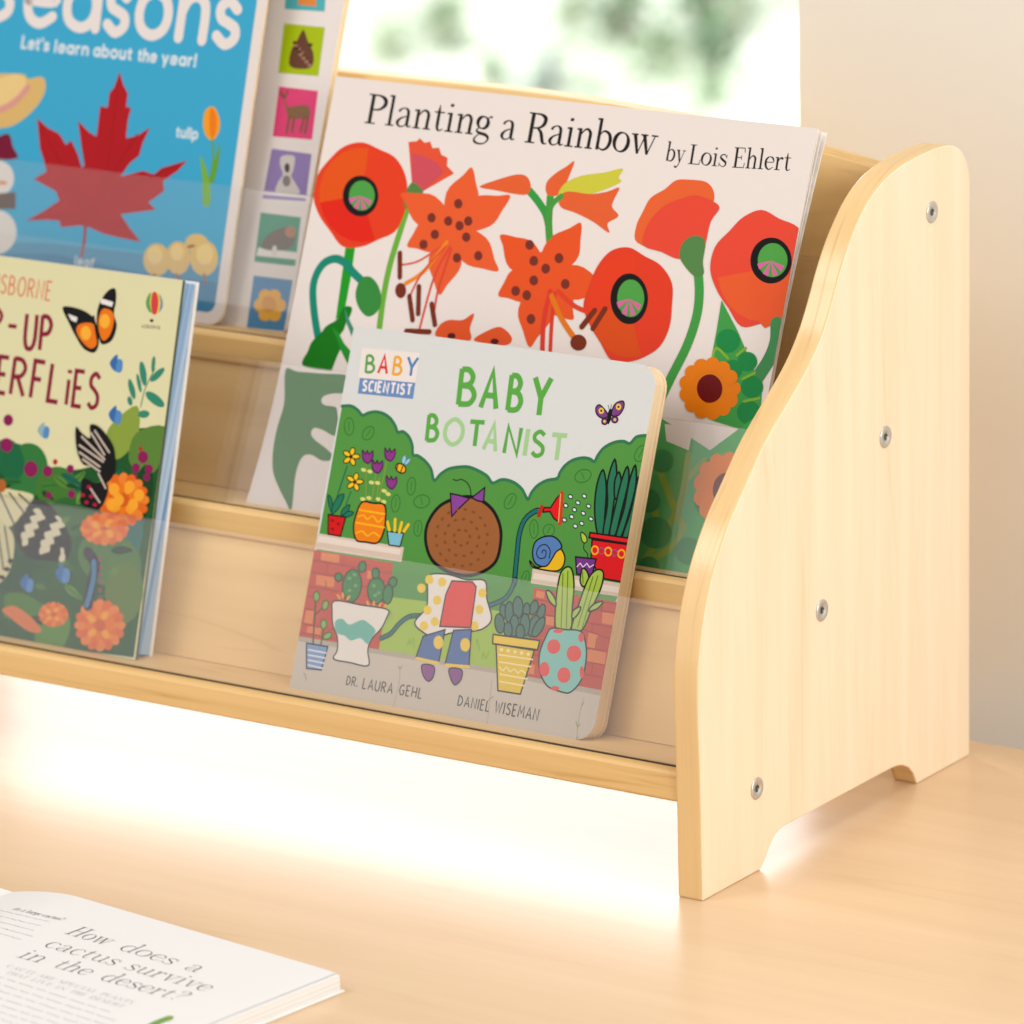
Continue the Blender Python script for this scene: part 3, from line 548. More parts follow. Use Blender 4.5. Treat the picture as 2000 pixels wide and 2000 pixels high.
C 9d643f 79.4,105.7 88.6,106.3 98,102.4 104.1,95.4 106.4,87.4 105.7,77.9 99.6,71.9 91,68.7 79.4,69.2 69.2,73.5 63.6,82.2 63.2,91.3 68.7,100.4
K 1c120e 1.7 79.4,105.7 88.6,106.3 98,102.4 104.1,95.4 106.4,87.4 105.7,77.9 99.6,71.9 91,68.7 79.4,69.2 69.2,73.5 63.6,82.2 63.2,91.3 68.7,100.4
P 8a4a9a 73,106.7 77.7,106.5 84.4,105.8 79.1,99.8 76.1,95.8
J 1c120e 0.77 73,106.7 77.7,106.5 84.4,105.8 79.1,99.8 76.1,95.8
P 8a4a9a 85.5,106.2 91.9,112 92.7,105.1 89.2,105.2
J 1c120e 0.77 85.5,106.2 91.9,112 92.7,105.1 89.2,105.2
S 1c120e 0.46 85.1,106.4 83.9,110.2 81.3,113.1 77.6,114.3 75.5,113.4 73.1,113.7
C 855233 78.6,87.1 78.8,87.6 79.3,87.9 79.7,87.8 80.1,87.5 80.1,86.9 79.9,86.4 79.5,86.1 79,86.2 78.7,86.6
C 855233 81.2,90.3 81.8,90.5 82.3,90.4 82.6,90 82.4,89.6 82,89.2 81.3,89.1 80.8,89.2 80.6,89.5 80.7,90
C 855233 85.8,90.6 86.3,90.3 86.6,89.9 86.4,89.5 85.9,89.3 85.3,89.4 84.7,89.7 84.5,90.1 84.7,90.5 85.2,90.7
C 855233 89,87.7 89.1,87.2 88.8,86.8 88.4,86.7 87.9,86.9 87.6,87.4 87.5,87.9 87.7,88.3 88.2,88.4 88.7,88.2
C 855233 88.4,83.9 87.9,83.5 87.4,83.4 87,83.7 86.9,84.1 87.1,84.6 87.6,85 88.1,85.1 88.5,84.8 88.6,84.4
C 855233 84.4,82 83.8,82 83.4,82.3 83.3,82.7 83.7,83.1 84.3,83.2 84.9,83.1 85.3,82.8 85.4,82.5 85,82.1
C 855233 80.1,83.4 79.7,83.9 79.7,84.3 80.1,84.6 80.6,84.6 81.2,84.3 81.5,83.8 81.5,83.3 81.1,83.1 80.6,83.1
C 855233 78.2,94.8 78.8,94.9 79.3,94.8 79.6,94.5 79.4,94 79,93.7 78.4,93.5 77.8,93.6 77.6,93.9 77.7,94.4
C 855233 83,96 83.7,95.9 84.1,95.6 84.1,95.2 83.8,94.9 83.1,94.7 82.5,94.8 82.1,95.1 82.1,95.5 82.4,95.9
C 855233 88.1,95.1 88.6,94.8 88.8,94.3 88.6,94 88.1,93.8 87.5,93.9 87,94.3 86.8,94.7 87,95.1 87.5,95.2
C 855233 92.2,92.2 92.5,91.7 92.4,91.2 92.1,91 91.5,91.1 91,91.4 90.7,91.9 90.8,92.3 91.2,92.6 91.7,92.5
C 855233 94.4,88 94.4,87.4 94.1,87 93.6,87 93.2,87.2 92.9,87.7 92.9,88.3 93.2,88.7 93.7,88.7 94.2,88.5
C 855233 94.2,83.4 93.9,82.9 93.4,82.7 93,82.8 92.7,83.2 92.8,83.8 93.1,84.2 93.6,84.5 94,84.3 94.3,83.9
C 855233 91.7,79.5 91.1,79.2 90.6,79.2 90.2,79.5 90.2,80 90.6,80.4 91.1,80.7 91.7,80.7 92,80.4 92,80
C 855233 87.3,77.2 86.7,77.2 86.2,77.4 86.1,77.8 86.3,78.2 86.9,78.4 87.5,78.5 88,78.3 88.1,77.9 87.9,77.5
C 855233 82.2,77 81.6,77.2 81.3,77.6 81.4,78 81.8,78.3 82.5,78.3 83.1,78.1 83.4,77.7 83.3,77.3 82.9,77
C 855233 77.5,79 77.1,79.4 77,79.9 77.3,80.2 77.8,80.2 78.4,80 78.8,79.6 78.9,79.1 78.6,78.8 78.1,78.8
C 855233 74.2,82.7 74.1,83.2 74.3,83.6 74.7,83.8 75.2,83.6 75.6,83.2 75.7,82.6 75.6,82.2 75.1,82.1 74.6,82.2
C 855233 73.2,87.2 73.3,87.7 73.8,88 74.2,88 74.6,87.7 74.7,87.1 74.5,86.6 74.1,86.3 73.6,86.3 73.3,86.7
C 855233 74.6,91.6 75,92 75.6,92.1 76,91.9 76.1,91.4 75.9,90.9 75.5,90.5 74.9,90.4 74.5,90.6 74.4,91.1
C 855233 99.6,85.3 99.4,84.8 99,84.5 98.6,84.5 98.2,84.9 98.1,85.4 98.3,85.9 98.7,86.2 99.1,86.2 99.5,85.8
C 855233 98.6,80.7 98.3,80.3 97.8,80.1 97.3,80.3 97.1,80.7 97.2,81.2 97.6,81.6 98.1,81.8 98.5,81.7 98.7,81.3
C 855233 96,76.7 95.5,76.4 95,76.4 94.6,76.7 94.6,77.1 94.9,77.6 95.4,77.9 95.9,77.9 96.3,77.7 96.3,77.2
C 855233 92.2,73.8 91.5,73.7 91,73.8 90.8,74.1 90.9,74.6 91.4,74.9 92,75.1 92.5,75 92.8,74.6 92.6,74.2
C 855233 87.4,72.3 86.7,72.3 86.3,72.5 86.2,72.9 86.5,73.3 87.1,73.5 87.7,73.5 88.2,73.2 88.3,72.8 88,72.5
C 855233 82.2,72.2 81.6,72.4 81.3,72.8 81.3,73.2 81.8,73.4 82.4,73.5 83,73.3 83.3,72.9 83.3,72.5 82.8,72.3
C 855233 77.2,73.7 76.7,74.1 76.5,74.5 76.7,74.9 77.3,75 77.9,74.9 78.4,74.5 78.6,74.1 78.4,73.7 77.8,73.6
C 855233 72.9,76.6 72.6,77.1 72.6,77.5 72.9,77.8 73.5,77.8 74,77.5 74.4,77 74.4,76.6 74,76.3 73.5,76.3
C 855233 69.8,80.6 69.7,81.1 69.9,81.5 70.3,81.7 70.8,81.5 71.2,81.1 71.4,80.6 71.2,80.1 70.8,80 70.3,80.1
C 855233 68.3,85.2 68.4,85.7 68.7,86.1 69.2,86.1 69.6,85.8 69.8,85.3 69.7,84.8 69.4,84.4 68.9,84.4 68.5,84.7
C 855233 68.4,89.9 68.7,90.4 69.2,90.6 69.6,90.6 69.9,90.2 69.9,89.6 69.7,89.1 69.2,88.9 68.7,89 68.4,89.4
C 855233 70.3,94.3 70.7,94.7 71.2,94.8 71.6,94.5 71.8,94.1 71.6,93.6 71.1,93.2 70.6,93.1 70.2,93.3 70.1,93.8
C 855233 73.6,97.8 74.1,98 74.7,98 75,97.7 74.9,97.2 74.5,96.8 74,96.5 73.4,96.6 73.1,96.9 73.2,97.4
C 855233 78,100 78.6,100.1 79.1,99.9 79.3,99.5 79.1,99.1 78.5,98.8 77.9,98.8 77.4,99 77.2,99.3 77.5,99.7
C 855233 83,100.8 83.7,100.7 84.1,100.4 84.1,100 83.7,99.7 83.1,99.5 82.5,99.7 82.1,100 82.1,100.4 82.4,100.7
C 855233 88.2,100.1 88.8,99.8 89,99.4 88.9,99 88.4,98.8 87.8,98.8 87.2,99.1 86.9,99.5 87.1,99.9 87.6,100.1
C 855233 92.9,97.8 93.3,97.4 93.4,96.9 93.1,96.6 92.6,96.6 92,96.8 91.6,97.2 91.5,97.7 91.7,98 92.3,98
C 855233 96.6,94.3 96.8,93.8 96.7,93.4 96.3,93.2 95.8,93.2 95.3,93.6 95.1,94.1 95.2,94.6 95.6,94.8 96.1,94.7
C 855233 98.9,90 98.9,89.5 98.7,89.1 98.2,89 97.8,89.2 97.4,89.7 97.4,90.2 97.7,90.6 98.1,90.7 98.6,90.5
S 1c120e 2.88 118.2,68 117,80.8 116.1,92.3 117.7,99.6 122.1,104.1 125.6,105.2
S 2f6f72 1.83 118.2,68 117,80.8 116.1,92.3 117.7,99.6 122.1,104.1 125.6,105.2
S 1c120e 2.65 118.5,70.5 116.5,63.7 113.1,59.7 105.2,55.6
S 2f6f72 1.69 118.5,70.5 116.5,63.7 113.1,59.7 105.2,55.6
S 1c120e 2.65 71.8,46.1 62.7,44.8 57.2,40.5 53.3,35.1 48.2,31.9
S 2f6f72 1.69 71.8,46.1 62.7,44.8 57.2,40.5 53.3,35.1 48.2,31.9
P e02a2e 127.2,106.8 130.9,107.2 133.3,112 135.1,114.5 136.7,101.2 133.8,102.4 130.9,105.4 127.3,104.6
J 1c120e 0.77 127.2,106.8 130.9,107.2 133.3,112 135.1,114.5 136.7,101.2 133.8,102.4 130.9,105.4 127.3,104.6
L c8442a 2.36 135.7,114.9 137.6,100.6
L e8b070 0.52 135.2,114.5 136.8,100.9
L b5382a 2.23 126,106.9 125.2,102.7
C d5e8ec 142,113.4 141.5,113 140.8,113 140.1,113.3 139.7,113.8 139.7,114.3 140.2,114.7 140.9,114.8 141.6,114.5 142.1,114
K 1c120e 0.51 142,113.4 141.5,113 140.8,113 140.1,113.3 139.7,113.8 139.7,114.3 140.2,114.7 140.9,114.8 141.6,114.5 142.1,114
C d5e8ec 149.7,114.7 149.2,114.3 148.5,114.2 147.8,114.5 147.3,115 147.4,115.6 147.8,116 148.6,116 149.3,115.7 149.7,115.2
K 1c120e 0.51 149.7,114.7 149.2,114.3 148.5,114.2 147.8,114.5 147.3,115 147.4,115.6 147.8,116 148.6,116 149.3,115.7 149.7,115.2
C d5e8ec 146.8,111.1 146.3,110.7 145.6,110.6 144.9,110.9 144.5,111.4 144.5,112 145,112.4 145.7,112.4 146.4,112.1 146.8,111.6
K 1c120e 0.51 146.8,111.1 146.3,110.7 145.6,110.6 144.9,110.9 144.5,111.4 144.5,112 145,112.4 145.7,112.4 146.4,112.1 146.8,111.6
C d5e8ec 140.3,108.9 139.9,108.5 139.1,108.4 138.4,108.7 138,109.3 138,109.8 138.5,110.2 139.2,110.2 139.9,110 140.4,109.4
K 1c120e 0.51 140.3,108.9 139.9,108.5 139.1,108.4 138.4,108.7 138,109.3 138,109.8 138.5,110.2 139.2,110.2 139.9,110 140.4,109.4
C d5e8ec 153,110.2 152.5,109.8 151.8,109.8 151.1,110.1 150.7,110.6 150.7,111.1 151.2,111.5 151.9,111.6 152.6,111.3 153,110.8
K 1c120e 0.51 153,110.2 152.5,109.8 151.8,109.8 151.1,110.1 150.7,110.6 150.7,111.1 151.2,111.5 151.9,111.6 152.6,111.3 153,110.8
C d5e8ec 145.5,107.5 145.1,107.1 144.3,107.1 143.6,107.3 143.2,107.9 143.2,108.4 143.7,108.8 144.4,108.9 145.1,108.6 145.6,108
K 1c120e 0.51 145.5,107.5 145.1,107.1 144.3,107.1 143.6,107.3 143.2,107.9 143.2,108.4 143.7,108.8 144.4,108.9 145.1,108.6 145.6,108
C d5e8ec 150.8,106.4 150.3,106.1 149.6,106 148.9,106.3 148.5,106.8 148.5,107.4 149,107.8 149.7,107.8 150.4,107.5 150.8,107
K 1c120e 0.51 150.8,106.4 150.3,106.1 149.6,106 148.9,106.3 148.5,106.8 148.5,107.4 149,107.8 149.7,107.8 150.4,107.5 150.8,107
C d5e8ec 144.7,104 144.3,103.6 143.5,103.5 142.8,103.8 142.4,104.4 142.4,104.9 142.9,105.3 143.6,105.4 144.4,105.1 144.8,104.5
K 1c120e 0.51 144.7,104 144.3,103.6 143.5,103.5 142.8,103.8 142.4,104.4 142.4,104.9 142.9,105.3 143.6,105.4 144.4,105.1 144.8,104.5
C d5e8ec 141,101.9 140.5,101.6 139.8,101.5 139.1,101.8 138.7,102.3 138.7,102.9 139.2,103.3 139.9,103.3 140.6,103 141.1,102.5
K 1c120e 0.51 141,101.9 140.5,101.6 139.8,101.5 139.1,101.8 138.7,102.3 138.7,102.9 139.2,103.3 139.9,103.3 140.6,103 141.1,102.5
C d5e8ec 155.6,104.4 155.1,104 154.4,103.9 153.7,104.2 153.3,104.7 153.3,105.3 153.8,105.7 154.5,105.7 155.2,105.4 155.6,104.9
K 1c120e 0.51 155.6,104.4 155.1,104 154.4,103.9 153.7,104.2 153.3,104.7 153.3,105.3 153.8,105.7 154.5,105.7 155.2,105.4 155.6,104.9
C d5e8ec 150.9,101.6 150.4,101.2 149.7,101.1 149,101.4 148.6,101.9 148.6,102.5 149.1,102.9 149.8,102.9 150.5,102.7 150.9,102.1
K 1c120e 0.51 150.9,101.6 150.4,101.2 149.7,101.1 149,101.4 148.6,101.9 148.6,102.5 149.1,102.9 149.8,102.9 150.5,102.7 150.9,102.1
C d5e8ec 147.6,99.9 147.2,99.5 146.4,99.4 145.7,99.7 145.3,100.2 145.3,100.8 145.8,101.2 146.5,101.2 147.3,100.9 147.7,100.4
K 1c120e 0.51 147.6,99.9 147.2,99.5 146.4,99.4 145.7,99.7 145.3,100.2 145.3,100.8 145.8,101.2 146.5,101.2 147.3,100.9 147.7,100.4
C e9b930 124.7,80.5 129.1,77.9 133.9,80.2 137.1,86.7 140.5,88.5 143.7,85 143.7,80.5 140.5,77.7 133,77.3 126.8,77.9
K 1c120e 0.77 124.7,80.5 129.1,77.9 133.9,80.2 137.1,86.7 140.5,88.5 143.7,85 143.7,80.5 140.5,77.7 133,77.3 126.8,77.9
C 5b80b8 125.4,84.5 125.8,89.7 129.7,92.8 134.8,93.8 139,92.1 141.1,89.2 138.6,86.9 137,83.5 134.8,79.6 131.2,78.8 127.5,80.3
K 1c120e 0.77 125.4,84.5 125.8,89.7 129.7,92.8 134.8,93.8 139,92.1 141.1,89.2 138.6,86.9 137,83.5 134.8,79.6 131.2,78.8 127.5,80.3
S 1c120e 0.52 130.6,85.2 131.1,86.6 132.8,86.1 132.7,83.2 129.6,82.5 127.6,84.8 128.8,88.2 132,89.3 134.9,87.1 135.2,83.2
C b0c94a 150.3,97.8 153.2,96.6 154.4,94.2 153.1,93 151.3,94.4
K 1c120e 0.6 150.3,97.8 153.2,96.6 154.4,94.2 153.1,93 151.3,94.4
S 1c120e 0.46 153.1,93 153.4,90.2 156.1,88 156.1,86.1
C 35785a 159.3,98.7 155.5,109.7 154.4,121.1 156.2,128.8 159.7,121.2 161.8,107.3 162.5,98.8
K 1c2a24 0.94 159.3,98.7 155.5,109.7 154.4,121.1 156.2,128.8 159.7,121.2 161.8,107.3 162.5,98.8
C 35785a 162.5,98.8 162.2,112.5 159.9,123.8 161.7,134.6 164.7,125.7 165.5,112.9 165.8,98.9
K 1c2a24 0.94 162.5,98.8 162.2,112.5 159.9,123.8 161.7,134.6 164.7,125.7 165.5,112.9 165.8,98.9
C 35785a 165.6,116.2 163.9,124.3 165.3,128.9 167.7,124.1 168.1,118.4
K 1c2a24 0.94 165.6,116.2 163.9,124.3 165.3,128.9 167.7,124.1 168.1,118.4
C 35785a 166.2,98.9 166.6,111.2 167.5,124.7 169.4,132 171.5,125.2 170.5,110.4 169.5,99.1
K 1c2a24 0.94 166.2,98.9 166.6,111.2 167.5,124.7 169.4,132 171.5,125.2 170.5,110.4 169.5,99.1
C 35785a 169.9,98.8 171.7,111.8 171.9,125.3 173.6,133.2 175.9,123.9 174.9,111 172.9,98.9
K 1c2a24 0.94 169.9,98.8 171.7,111.8 171.9,125.3 173.6,133.2 175.9,123.9 174.9,111 172.9,98.9
C 35785a 173.6,99 175.6,111.1 176,123.3 176.6,127.8 177.9,122.9 177.2,110.6 176.6,99
K 1c2a24 0.94 173.6,99 175.6,111.1 176,123.3 176.6,127.8 177.9,122.9 177.2,110.6 176.6,99
P dc2c30 157.1,95.2 178.4,95.5 178.1,77.5 165.3,77.7 158.3,86.4
J 1c120e 0.85 157.1,95.2 178.4,95.5 178.1,77.5 165.3,77.7 158.3,86.4
P e02e32 155.4,98.3 178.3,98.5 178.1,95.9 155.4,95.9
J 1c120e 0.85 155.4,98.3 178.3,98.5 178.1,95.9 155.4,95.9
K f0b030 0.79 161.5,90.6 161.4,89.5 160.6,88.7 159.5,88.5 158.5,89.1 157.9,90.1 158,91.3 158.8,92.1 159.9,92.2 160.9,91.7
K f0b030 0.79 168.9,91 168.8,89.8 168.1,89 166.9,88.9 165.9,89.5 165.3,90.5 165.4,91.6 166.2,92.4 167.3,92.6 168.4,92
K f0b030 0.79 176.4,90.8 176.3,89.7 175.5,88.9 174.4,88.8 173.4,89.3 172.8,90.4 172.9,91.5 173.7,92.3 174.8,92.5 175.9,91.9
K 8a5a90 0.52 164.9,90.8 164.8,89.9 164.2,89.2 163.3,89.1 162.4,89.5 162,90.4 162.1,91.3 162.7,91.9 163.6,92.1 164.4,91.6
K 8a5a90 0.52 172.3,90.8 172.2,89.9 171.6,89.3 170.7,89.1 169.9,89.6 169.4,90.4 169.5,91.3 170.1,92 171,92.1 171.9,91.6
P 7a3f8e 149.7,85.8 161.3,86.3 160.5,77.7 152,77.8
J 1c120e 0.77 149.7,85.8 161.3,86.3 160.5,77.7 152,77.8
L e6d8ea 0.46 151.5,81.3 152.9,83.2 154.8,81.5 156.6,83.6 158.5,81.9 160.4,83.4
C a9c455 146.3,50.1 143.6,60.4 142.7,72.1 143.5,78.1 146.5,80.6 149.3,78.9 151.7,72.1 152.9,61.7 154,51.2
K 283018 0.86 146.3,50.1 143.6,60.4 142.7,72.1 143.5,78.1 146.5,80.6 149.3,78.9 151.7,72.1 152.9,61.7 154,51.2
C a9c455 154.5,75.4 154.7,80.8 157.3,80 159.1,76.7 157.8,72.9 156.1,72.7
K 283018 0.86 154.5,75.4 154.7,80.8 157.3,80 159.1,76.7 157.8,72.9 156.1,72.7
C a9c455 154.7,51.3 155.9,62.1 158.6,75.4 161.7,80.6 164.9,81.6 166.9,79.5 166.7,73 163.9,63.2 160.7,52.2
K 283018 0.86 154.7,51.3 155.9,62.1 158.6,75.4 161.7,80.6 164.9,81.6 166.9,79.5 166.7,73 163.9,63.2 160.7,52.2
C a9c455 136.8,67.1 138.7,67.7 142.6,64.4 143.6,61 139.8,62.8
K 283018 0.86 136.8,67.1 138.7,67.7 142.6,64.4 143.6,61 139.8,62.8
C a9c455 162.3,61.2 163.7,64.3 167.4,66.6 169.2,66.3 166.7,63
K 283018 0.86 162.3,61.2 163.7,64.3 167.4,66.6 169.2,66.3 166.7,63
C a9c455 153.9,56.5 153.6,60 156.5,62.5 157.7,61.7 156.1,58
K 283018 0.86 153.9,56.5 153.6,60 156.5,62.5 157.7,61.7 156.1,58
L 5f7a2c 0.48 144.4,77 148.7,51.6
L 5f7a2c 0.48 146.9,78.5 151.7,51.5
L 5f7a2c 0.48 161.3,77.6 157.8,52.9
L 5f7a2c 0.48 163.9,78.5 160.5,53.3
L 5f7a2c 0.48 155.1,79.1 156.5,74
C 86c4bc 143.4,50.3 151.3,50.8 159.9,51.2 163.7,46.1 165.7,38.2 165,28.6 160.2,21.8 154,21.4 146.7,23 141.2,29.3 139.4,37.9 141.2,45.8
K 1c120e 0.78 143.4,50.3 151.3,50.8 159.9,51.2 163.7,46.1 165.7,38.2 165,28.6 160.2,21.8 154,21.4 146.7,23 141.2,29.3 139.4,37.9 141.2,45.8
C e2504c 150.2,42.4 149.9,40.3 148.3,38.8 146.1,38.4 144,39.4 142.9,41.3 143.2,43.5 144.7,45 147,45.3 149.1,44.3
C e2504c 162.4,40.8 162.1,38.5 160.4,36.8 157.9,36.4 155.6,37.5 154.4,39.6 154.7,42 156.4,43.6 158.9,44 161.2,42.9
C e2504c 146.5,30.9 146.4,28.8 145.2,27.3 143.5,27.1 141.8,28.1 140.8,30 140.9,32.2 142.1,33.6 143.8,33.9 145.5,32.8
C e2504c 158.6,29.8 158.4,27.6 156.9,26 154.6,25.7 152.5,26.7 151.4,28.8 151.6,31 153.1,32.6 155.4,32.9 157.5,31.9
C e2504c 150.1,49.9 149.7,49.3 148.5,48.7 146.8,48.5 145.4,48.6 144.7,49.2 145.1,49.8 146.4,50.4 148,50.7 149.5,50.5
C e2504c 162.4,48.6 162.4,47.2 161.8,46.3 160.8,46.2 159.8,46.9 159.2,48.1 159.3,49.4 159.9,50.3 160.9,50.5 161.9,49.8
C e2504c 165.8,32.3 165.9,30.6 165.5,29.5 164.8,29.3 164,30.3 163.4,31.9 163.2,33.6 163.6,34.8 164.4,34.9 165.2,33.9
C e2504c 153.8,22.8 153.5,22.1 152.3,21.5 150.8,21.3 149.6,21.5 149,22 149.3,22.7 150.4,23.3 151.9,23.5 153.2,23.3
C 4e7568 116.8,55 117.1,52.9 116.6,51.5 115.4,51.2 114,52.2 113,54.1 112.7,56.2 113.2,57.7 114.4,57.9 115.7,56.9
K 26382f 0.71 116.8,55 117.1,52.9 116.6,51.5 115.4,51.2 114,52.2 113,54.1 112.7,56.2 113.2,57.7 114.4,57.9 115.7,56.9
C 4e7568 133.9,58.4 133.1,56.4 131.8,55.3 130.4,55.5 129.4,56.9 129.2,58.9 130,60.9 131.3,62.1 132.8,61.9 133.7,60.5
K 26382f 0.71 133.9,58.4 133.1,56.4 131.8,55.3 130.4,55.5 129.4,56.9 129.2,58.9 130,60.9 131.3,62.1 132.8,61.9 133.7,60.5
C 4e7568 138.2,56.7 137.4,54.4 136.2,53 134.9,53.2 134.1,54.8 134.1,57.2 134.8,59.5 136,60.9 137.3,60.7 138.1,59.1
K 26382f 0.71 138.2,56.7 137.4,54.4 136.2,53 134.9,53.2 134.1,54.8 134.1,57.2 134.8,59.5 136,60.9 137.3,60.7 138.1,59.1
C 4e7568 129.7,57.1 129.5,55 128.6,53.7 127.4,53.6 126.4,54.8 125.8,56.8 126,58.9 126.8,60.2 128,60.3 129.1,59.1
K 26382f 0.71 129.7,57.1 129.5,55 128.6,53.7 127.4,53.6 126.4,54.8 125.8,56.8 126,58.9 126.8,60.2 128,60.3 129.1,59.1
C 4e7568 116.7,49.1 117.1,46.3 116.3,44.4 114.7,44 112.8,45.3 111.4,47.9 111,50.7 111.8,52.6 113.4,53 115.3,51.7
K 26382f 0.71 116.7,49.1 117.1,46.3 116.3,44.4 114.7,44 112.8,45.3 111.4,47.9 111,50.7 111.8,52.6 113.4,53 115.3,51.7
C 4e7568 120.9,54.8 121.1,51.7 120.2,49.6 118.7,49.4 117.1,51.1 116,54.1 115.8,57.2 116.6,59.3 118.1,59.5 119.8,57.8
K 26382f 0.71 120.9,54.8 121.1,51.7 120.2,49.6 118.7,49.4 117.1,51.1 116,54.1 115.8,57.2 116.6,59.3 118.1,59.5 119.8,57.8
C 4e7568 125.6,57.8 125.7,54.7 124.6,52.6 122.9,52.4 121,54.1 119.9,57 119.8,60.2 120.8,62.3 122.6,62.5 124.4,60.8
K 26382f 0.71 125.6,57.8 125.7,54.7 124.6,52.6 122.9,52.4 121,54.1 119.9,57 119.8,60.2 120.8,62.3 122.6,62.5 124.4,60.8
C 4e7568 136.1,49.7 135.1,46.7 133.5,45 131.8,45.2 130.7,47.2 130.6,50.4 131.6,53.4 133.3,55.1 135,54.9 136,52.8
K 26382f 0.71 136.1,49.7 135.1,46.7 133.5,45 131.8,45.2 130.7,47.2 130.6,50.4 131.6,53.4 133.3,55.1 135,54.9 136,52.8
C 4e7568 125.1,48.8 125.1,45.6 124.1,43.6 122.4,43.5 120.9,45.2 119.9,48.2 119.9,51.4 120.9,53.4 122.6,53.6 124.1,51.8
K 26382f 0.71 125.1,48.8 125.1,45.6 124.1,43.6 122.4,43.5 120.9,45.2 119.9,48.2 119.9,51.4 120.9,53.4 122.6,53.6 124.1,51.8
C 4e7568 131.1,50.3 131.2,47.2 130.3,45.1 128.7,44.9 127.1,46.6 125.9,49.6 125.8,52.7 126.7,54.8 128.3,55 130,53.3
K 26382f 0.71 131.1,50.3 131.2,47.2 130.3,45.1 128.7,44.9 127.1,46.6 125.9,49.6 125.8,52.7 126.7,54.8 128.3,55 130,53.3
C 4e7568 138.6,49.2 137,46.4 135.1,44.9 133.6,45.4 133.2,47.5 133.9,50.5 135.5,53.3 137.4,54.8 138.8,54.4 139.3,52.2
K 26382f 0.71 138.6,49.2 137,46.4 135.1,44.9 133.6,45.4 133.2,47.5 133.9,50.5 135.5,53.3 137.4,54.8 138.8,54.4 139.3,52.2
C 4e7568 121.8,46.6 121.8,44.5 120.9,43.1 119.4,42.9 118,44 117.1,46 117.1,48.1 118,49.5 119.5,49.7 120.9,48.6
K 26382f 0.71 121.8,46.6 121.8,44.5 120.9,43.1 119.4,42.9 118,44 117.1,46 117.1,48.1 118,49.5 119.5,49.7 120.9,48.6
C 4e7568 129,46.5 128.9,44.4 128,42.9 126.5,42.7 125,43.8 124.1,45.8 124.1,47.9 125.1,49.3 126.6,49.5 128.1,48.4
K 26382f 0.71 129,46.5 128.9,44.4 128,42.9 126.5,42.7 125,43.8 124.1,45.8 124.1,47.9 125.1,49.3 126.6,49.5 128.1,48.4
P e8c43a 114.1,38.4 136.1,38.6 132.7,16.8 119.8,16.6
J 1c120e 0.78 114.1,38.4 136.1,38.6 132.7,16.8 119.8,16.6
P ebc83e 111.6,42.8 138.2,43.6 137.9,39.1 112.3,38.4
J 1c120e 0.78 111.6,42.8 138.2,43.6 137.9,39.1 112.3,38.4
L f4e6a4 0.72 116.8,33.7 136,34.1
L f4e6a4 0.72 117.8,30.3 135.7,30.6
L f4e6a4 0.72 119.1,24.6 134.9,24.5
L f4e6a4 0.72 120,21.1 133.9,21.1
S f4e6a4 0.66 118.4,28 120.5,26.5 122.2,28.3 124.7,26.6 126.8,28.1 129.2,26.6 131,28.1 133.4,26.9
C f4e6a4 118.7,36.4 118.6,35.9 118.2,35.5 117.6,35.4 117,35.7 116.8,36.1 116.8,36.6 117.3,37 117.8,37 118.4,36.8
C f4e6a4 122.5,36.4 122.5,35.9 122,35.5 121.4,35.5 120.9,35.7 120.6,36.1 120.7,36.6 121.1,37 121.7,37.1 122.3,36.8
C f4e6a4 126.4,36.4 126.3,35.9 125.9,35.6 125.3,35.5 124.8,35.7 124.5,36.1 124.6,36.6 125,37 125.6,37.1 126.1,36.9
C f4e6a4 130.2,36.4 130.2,35.9 129.7,35.6 129.2,35.5 128.6,35.7 128.3,36.2 128.4,36.7 128.8,37 129.4,37.1 130,36.9
C f4e6a4 134.1,36.5 134,36 133.6,35.6 133,35.5 132.5,35.7 132.2,36.2 132.3,36.7 132.7,37.1 133.3,37.1 133.8,36.9
C 3f8048 31.4,55.1 30.7,50.3 28.2,47.2 24.7,47.1 21.7,49.8 20.1,54.5 20.8,59.3 23.3,62.3 26.8,62.5 29.8,59.7
K 24402a 0.71 31.4,55.1 30.7,50.3 28.2,47.2 24.7,47.1 21.7,49.8 20.1,54.5 20.8,59.3 23.3,62.3 26.8,62.5 29.8,59.7
C 3f8048 32.1,64.7 31.6,63.1 30.5,62.2 29,62.2 27.9,63.2 27.5,64.8 28,66.4 29.2,67.3 30.6,67.3 31.7,66.2
K 24402a 0.71 32.1,64.7 31.6,63.1 30.5,62.2 29,62.2 27.9,63.2 27.5,64.8 28,66.4 29.2,67.3 30.6,67.3 31.7,66.2
C 3f8048 19.3,58.2 19.1,56.9 18.2,56 16.8,55.8 15.5,56.4 14.8,57.5 14.9,58.8 15.9,59.6 17.3,59.8 18.6,59.3
K 24402a 0.71 19.3,58.2 19.1,56.9 18.2,56 16.8,55.8 15.5,56.4 14.8,57.5 14.9,58.8 15.9,59.6 17.3,59.8 18.6,59.3
C 3f8048 45.5,55.1 45.3,51.2 43.3,48.5 40.2,48 37.1,50 35.3,53.7 35.5,57.6 37.5,60.3 40.7,60.7 43.7,58.7
K 24402a 0.71 45.5,55.1 45.3,51.2 43.3,48.5 40.2,48 37.1,50 35.3,53.7 35.5,57.6 37.5,60.3 40.7,60.7 43.7,58.7
C 3f8048 40.4,62.8 40.3,61.2 39.5,60.1 38.2,60 36.9,60.8 36.2,62.3 36.2,63.9 37.1,65 38.4,65.2 39.7,64.3
K 24402a 0.71 40.4,62.8 40.3,61.2 39.5,60.1 38.2,60 36.9,60.8 36.2,62.3 36.2,63.9 37.1,65 38.4,65.2 39.7,64.3
C 3f8048 51.4,59.5 50.8,58.1 49.4,57.4 47.9,57.5 46.9,58.6 46.6,60.1 47.3,61.5 48.6,62.2 50.1,62.1 51.2,61
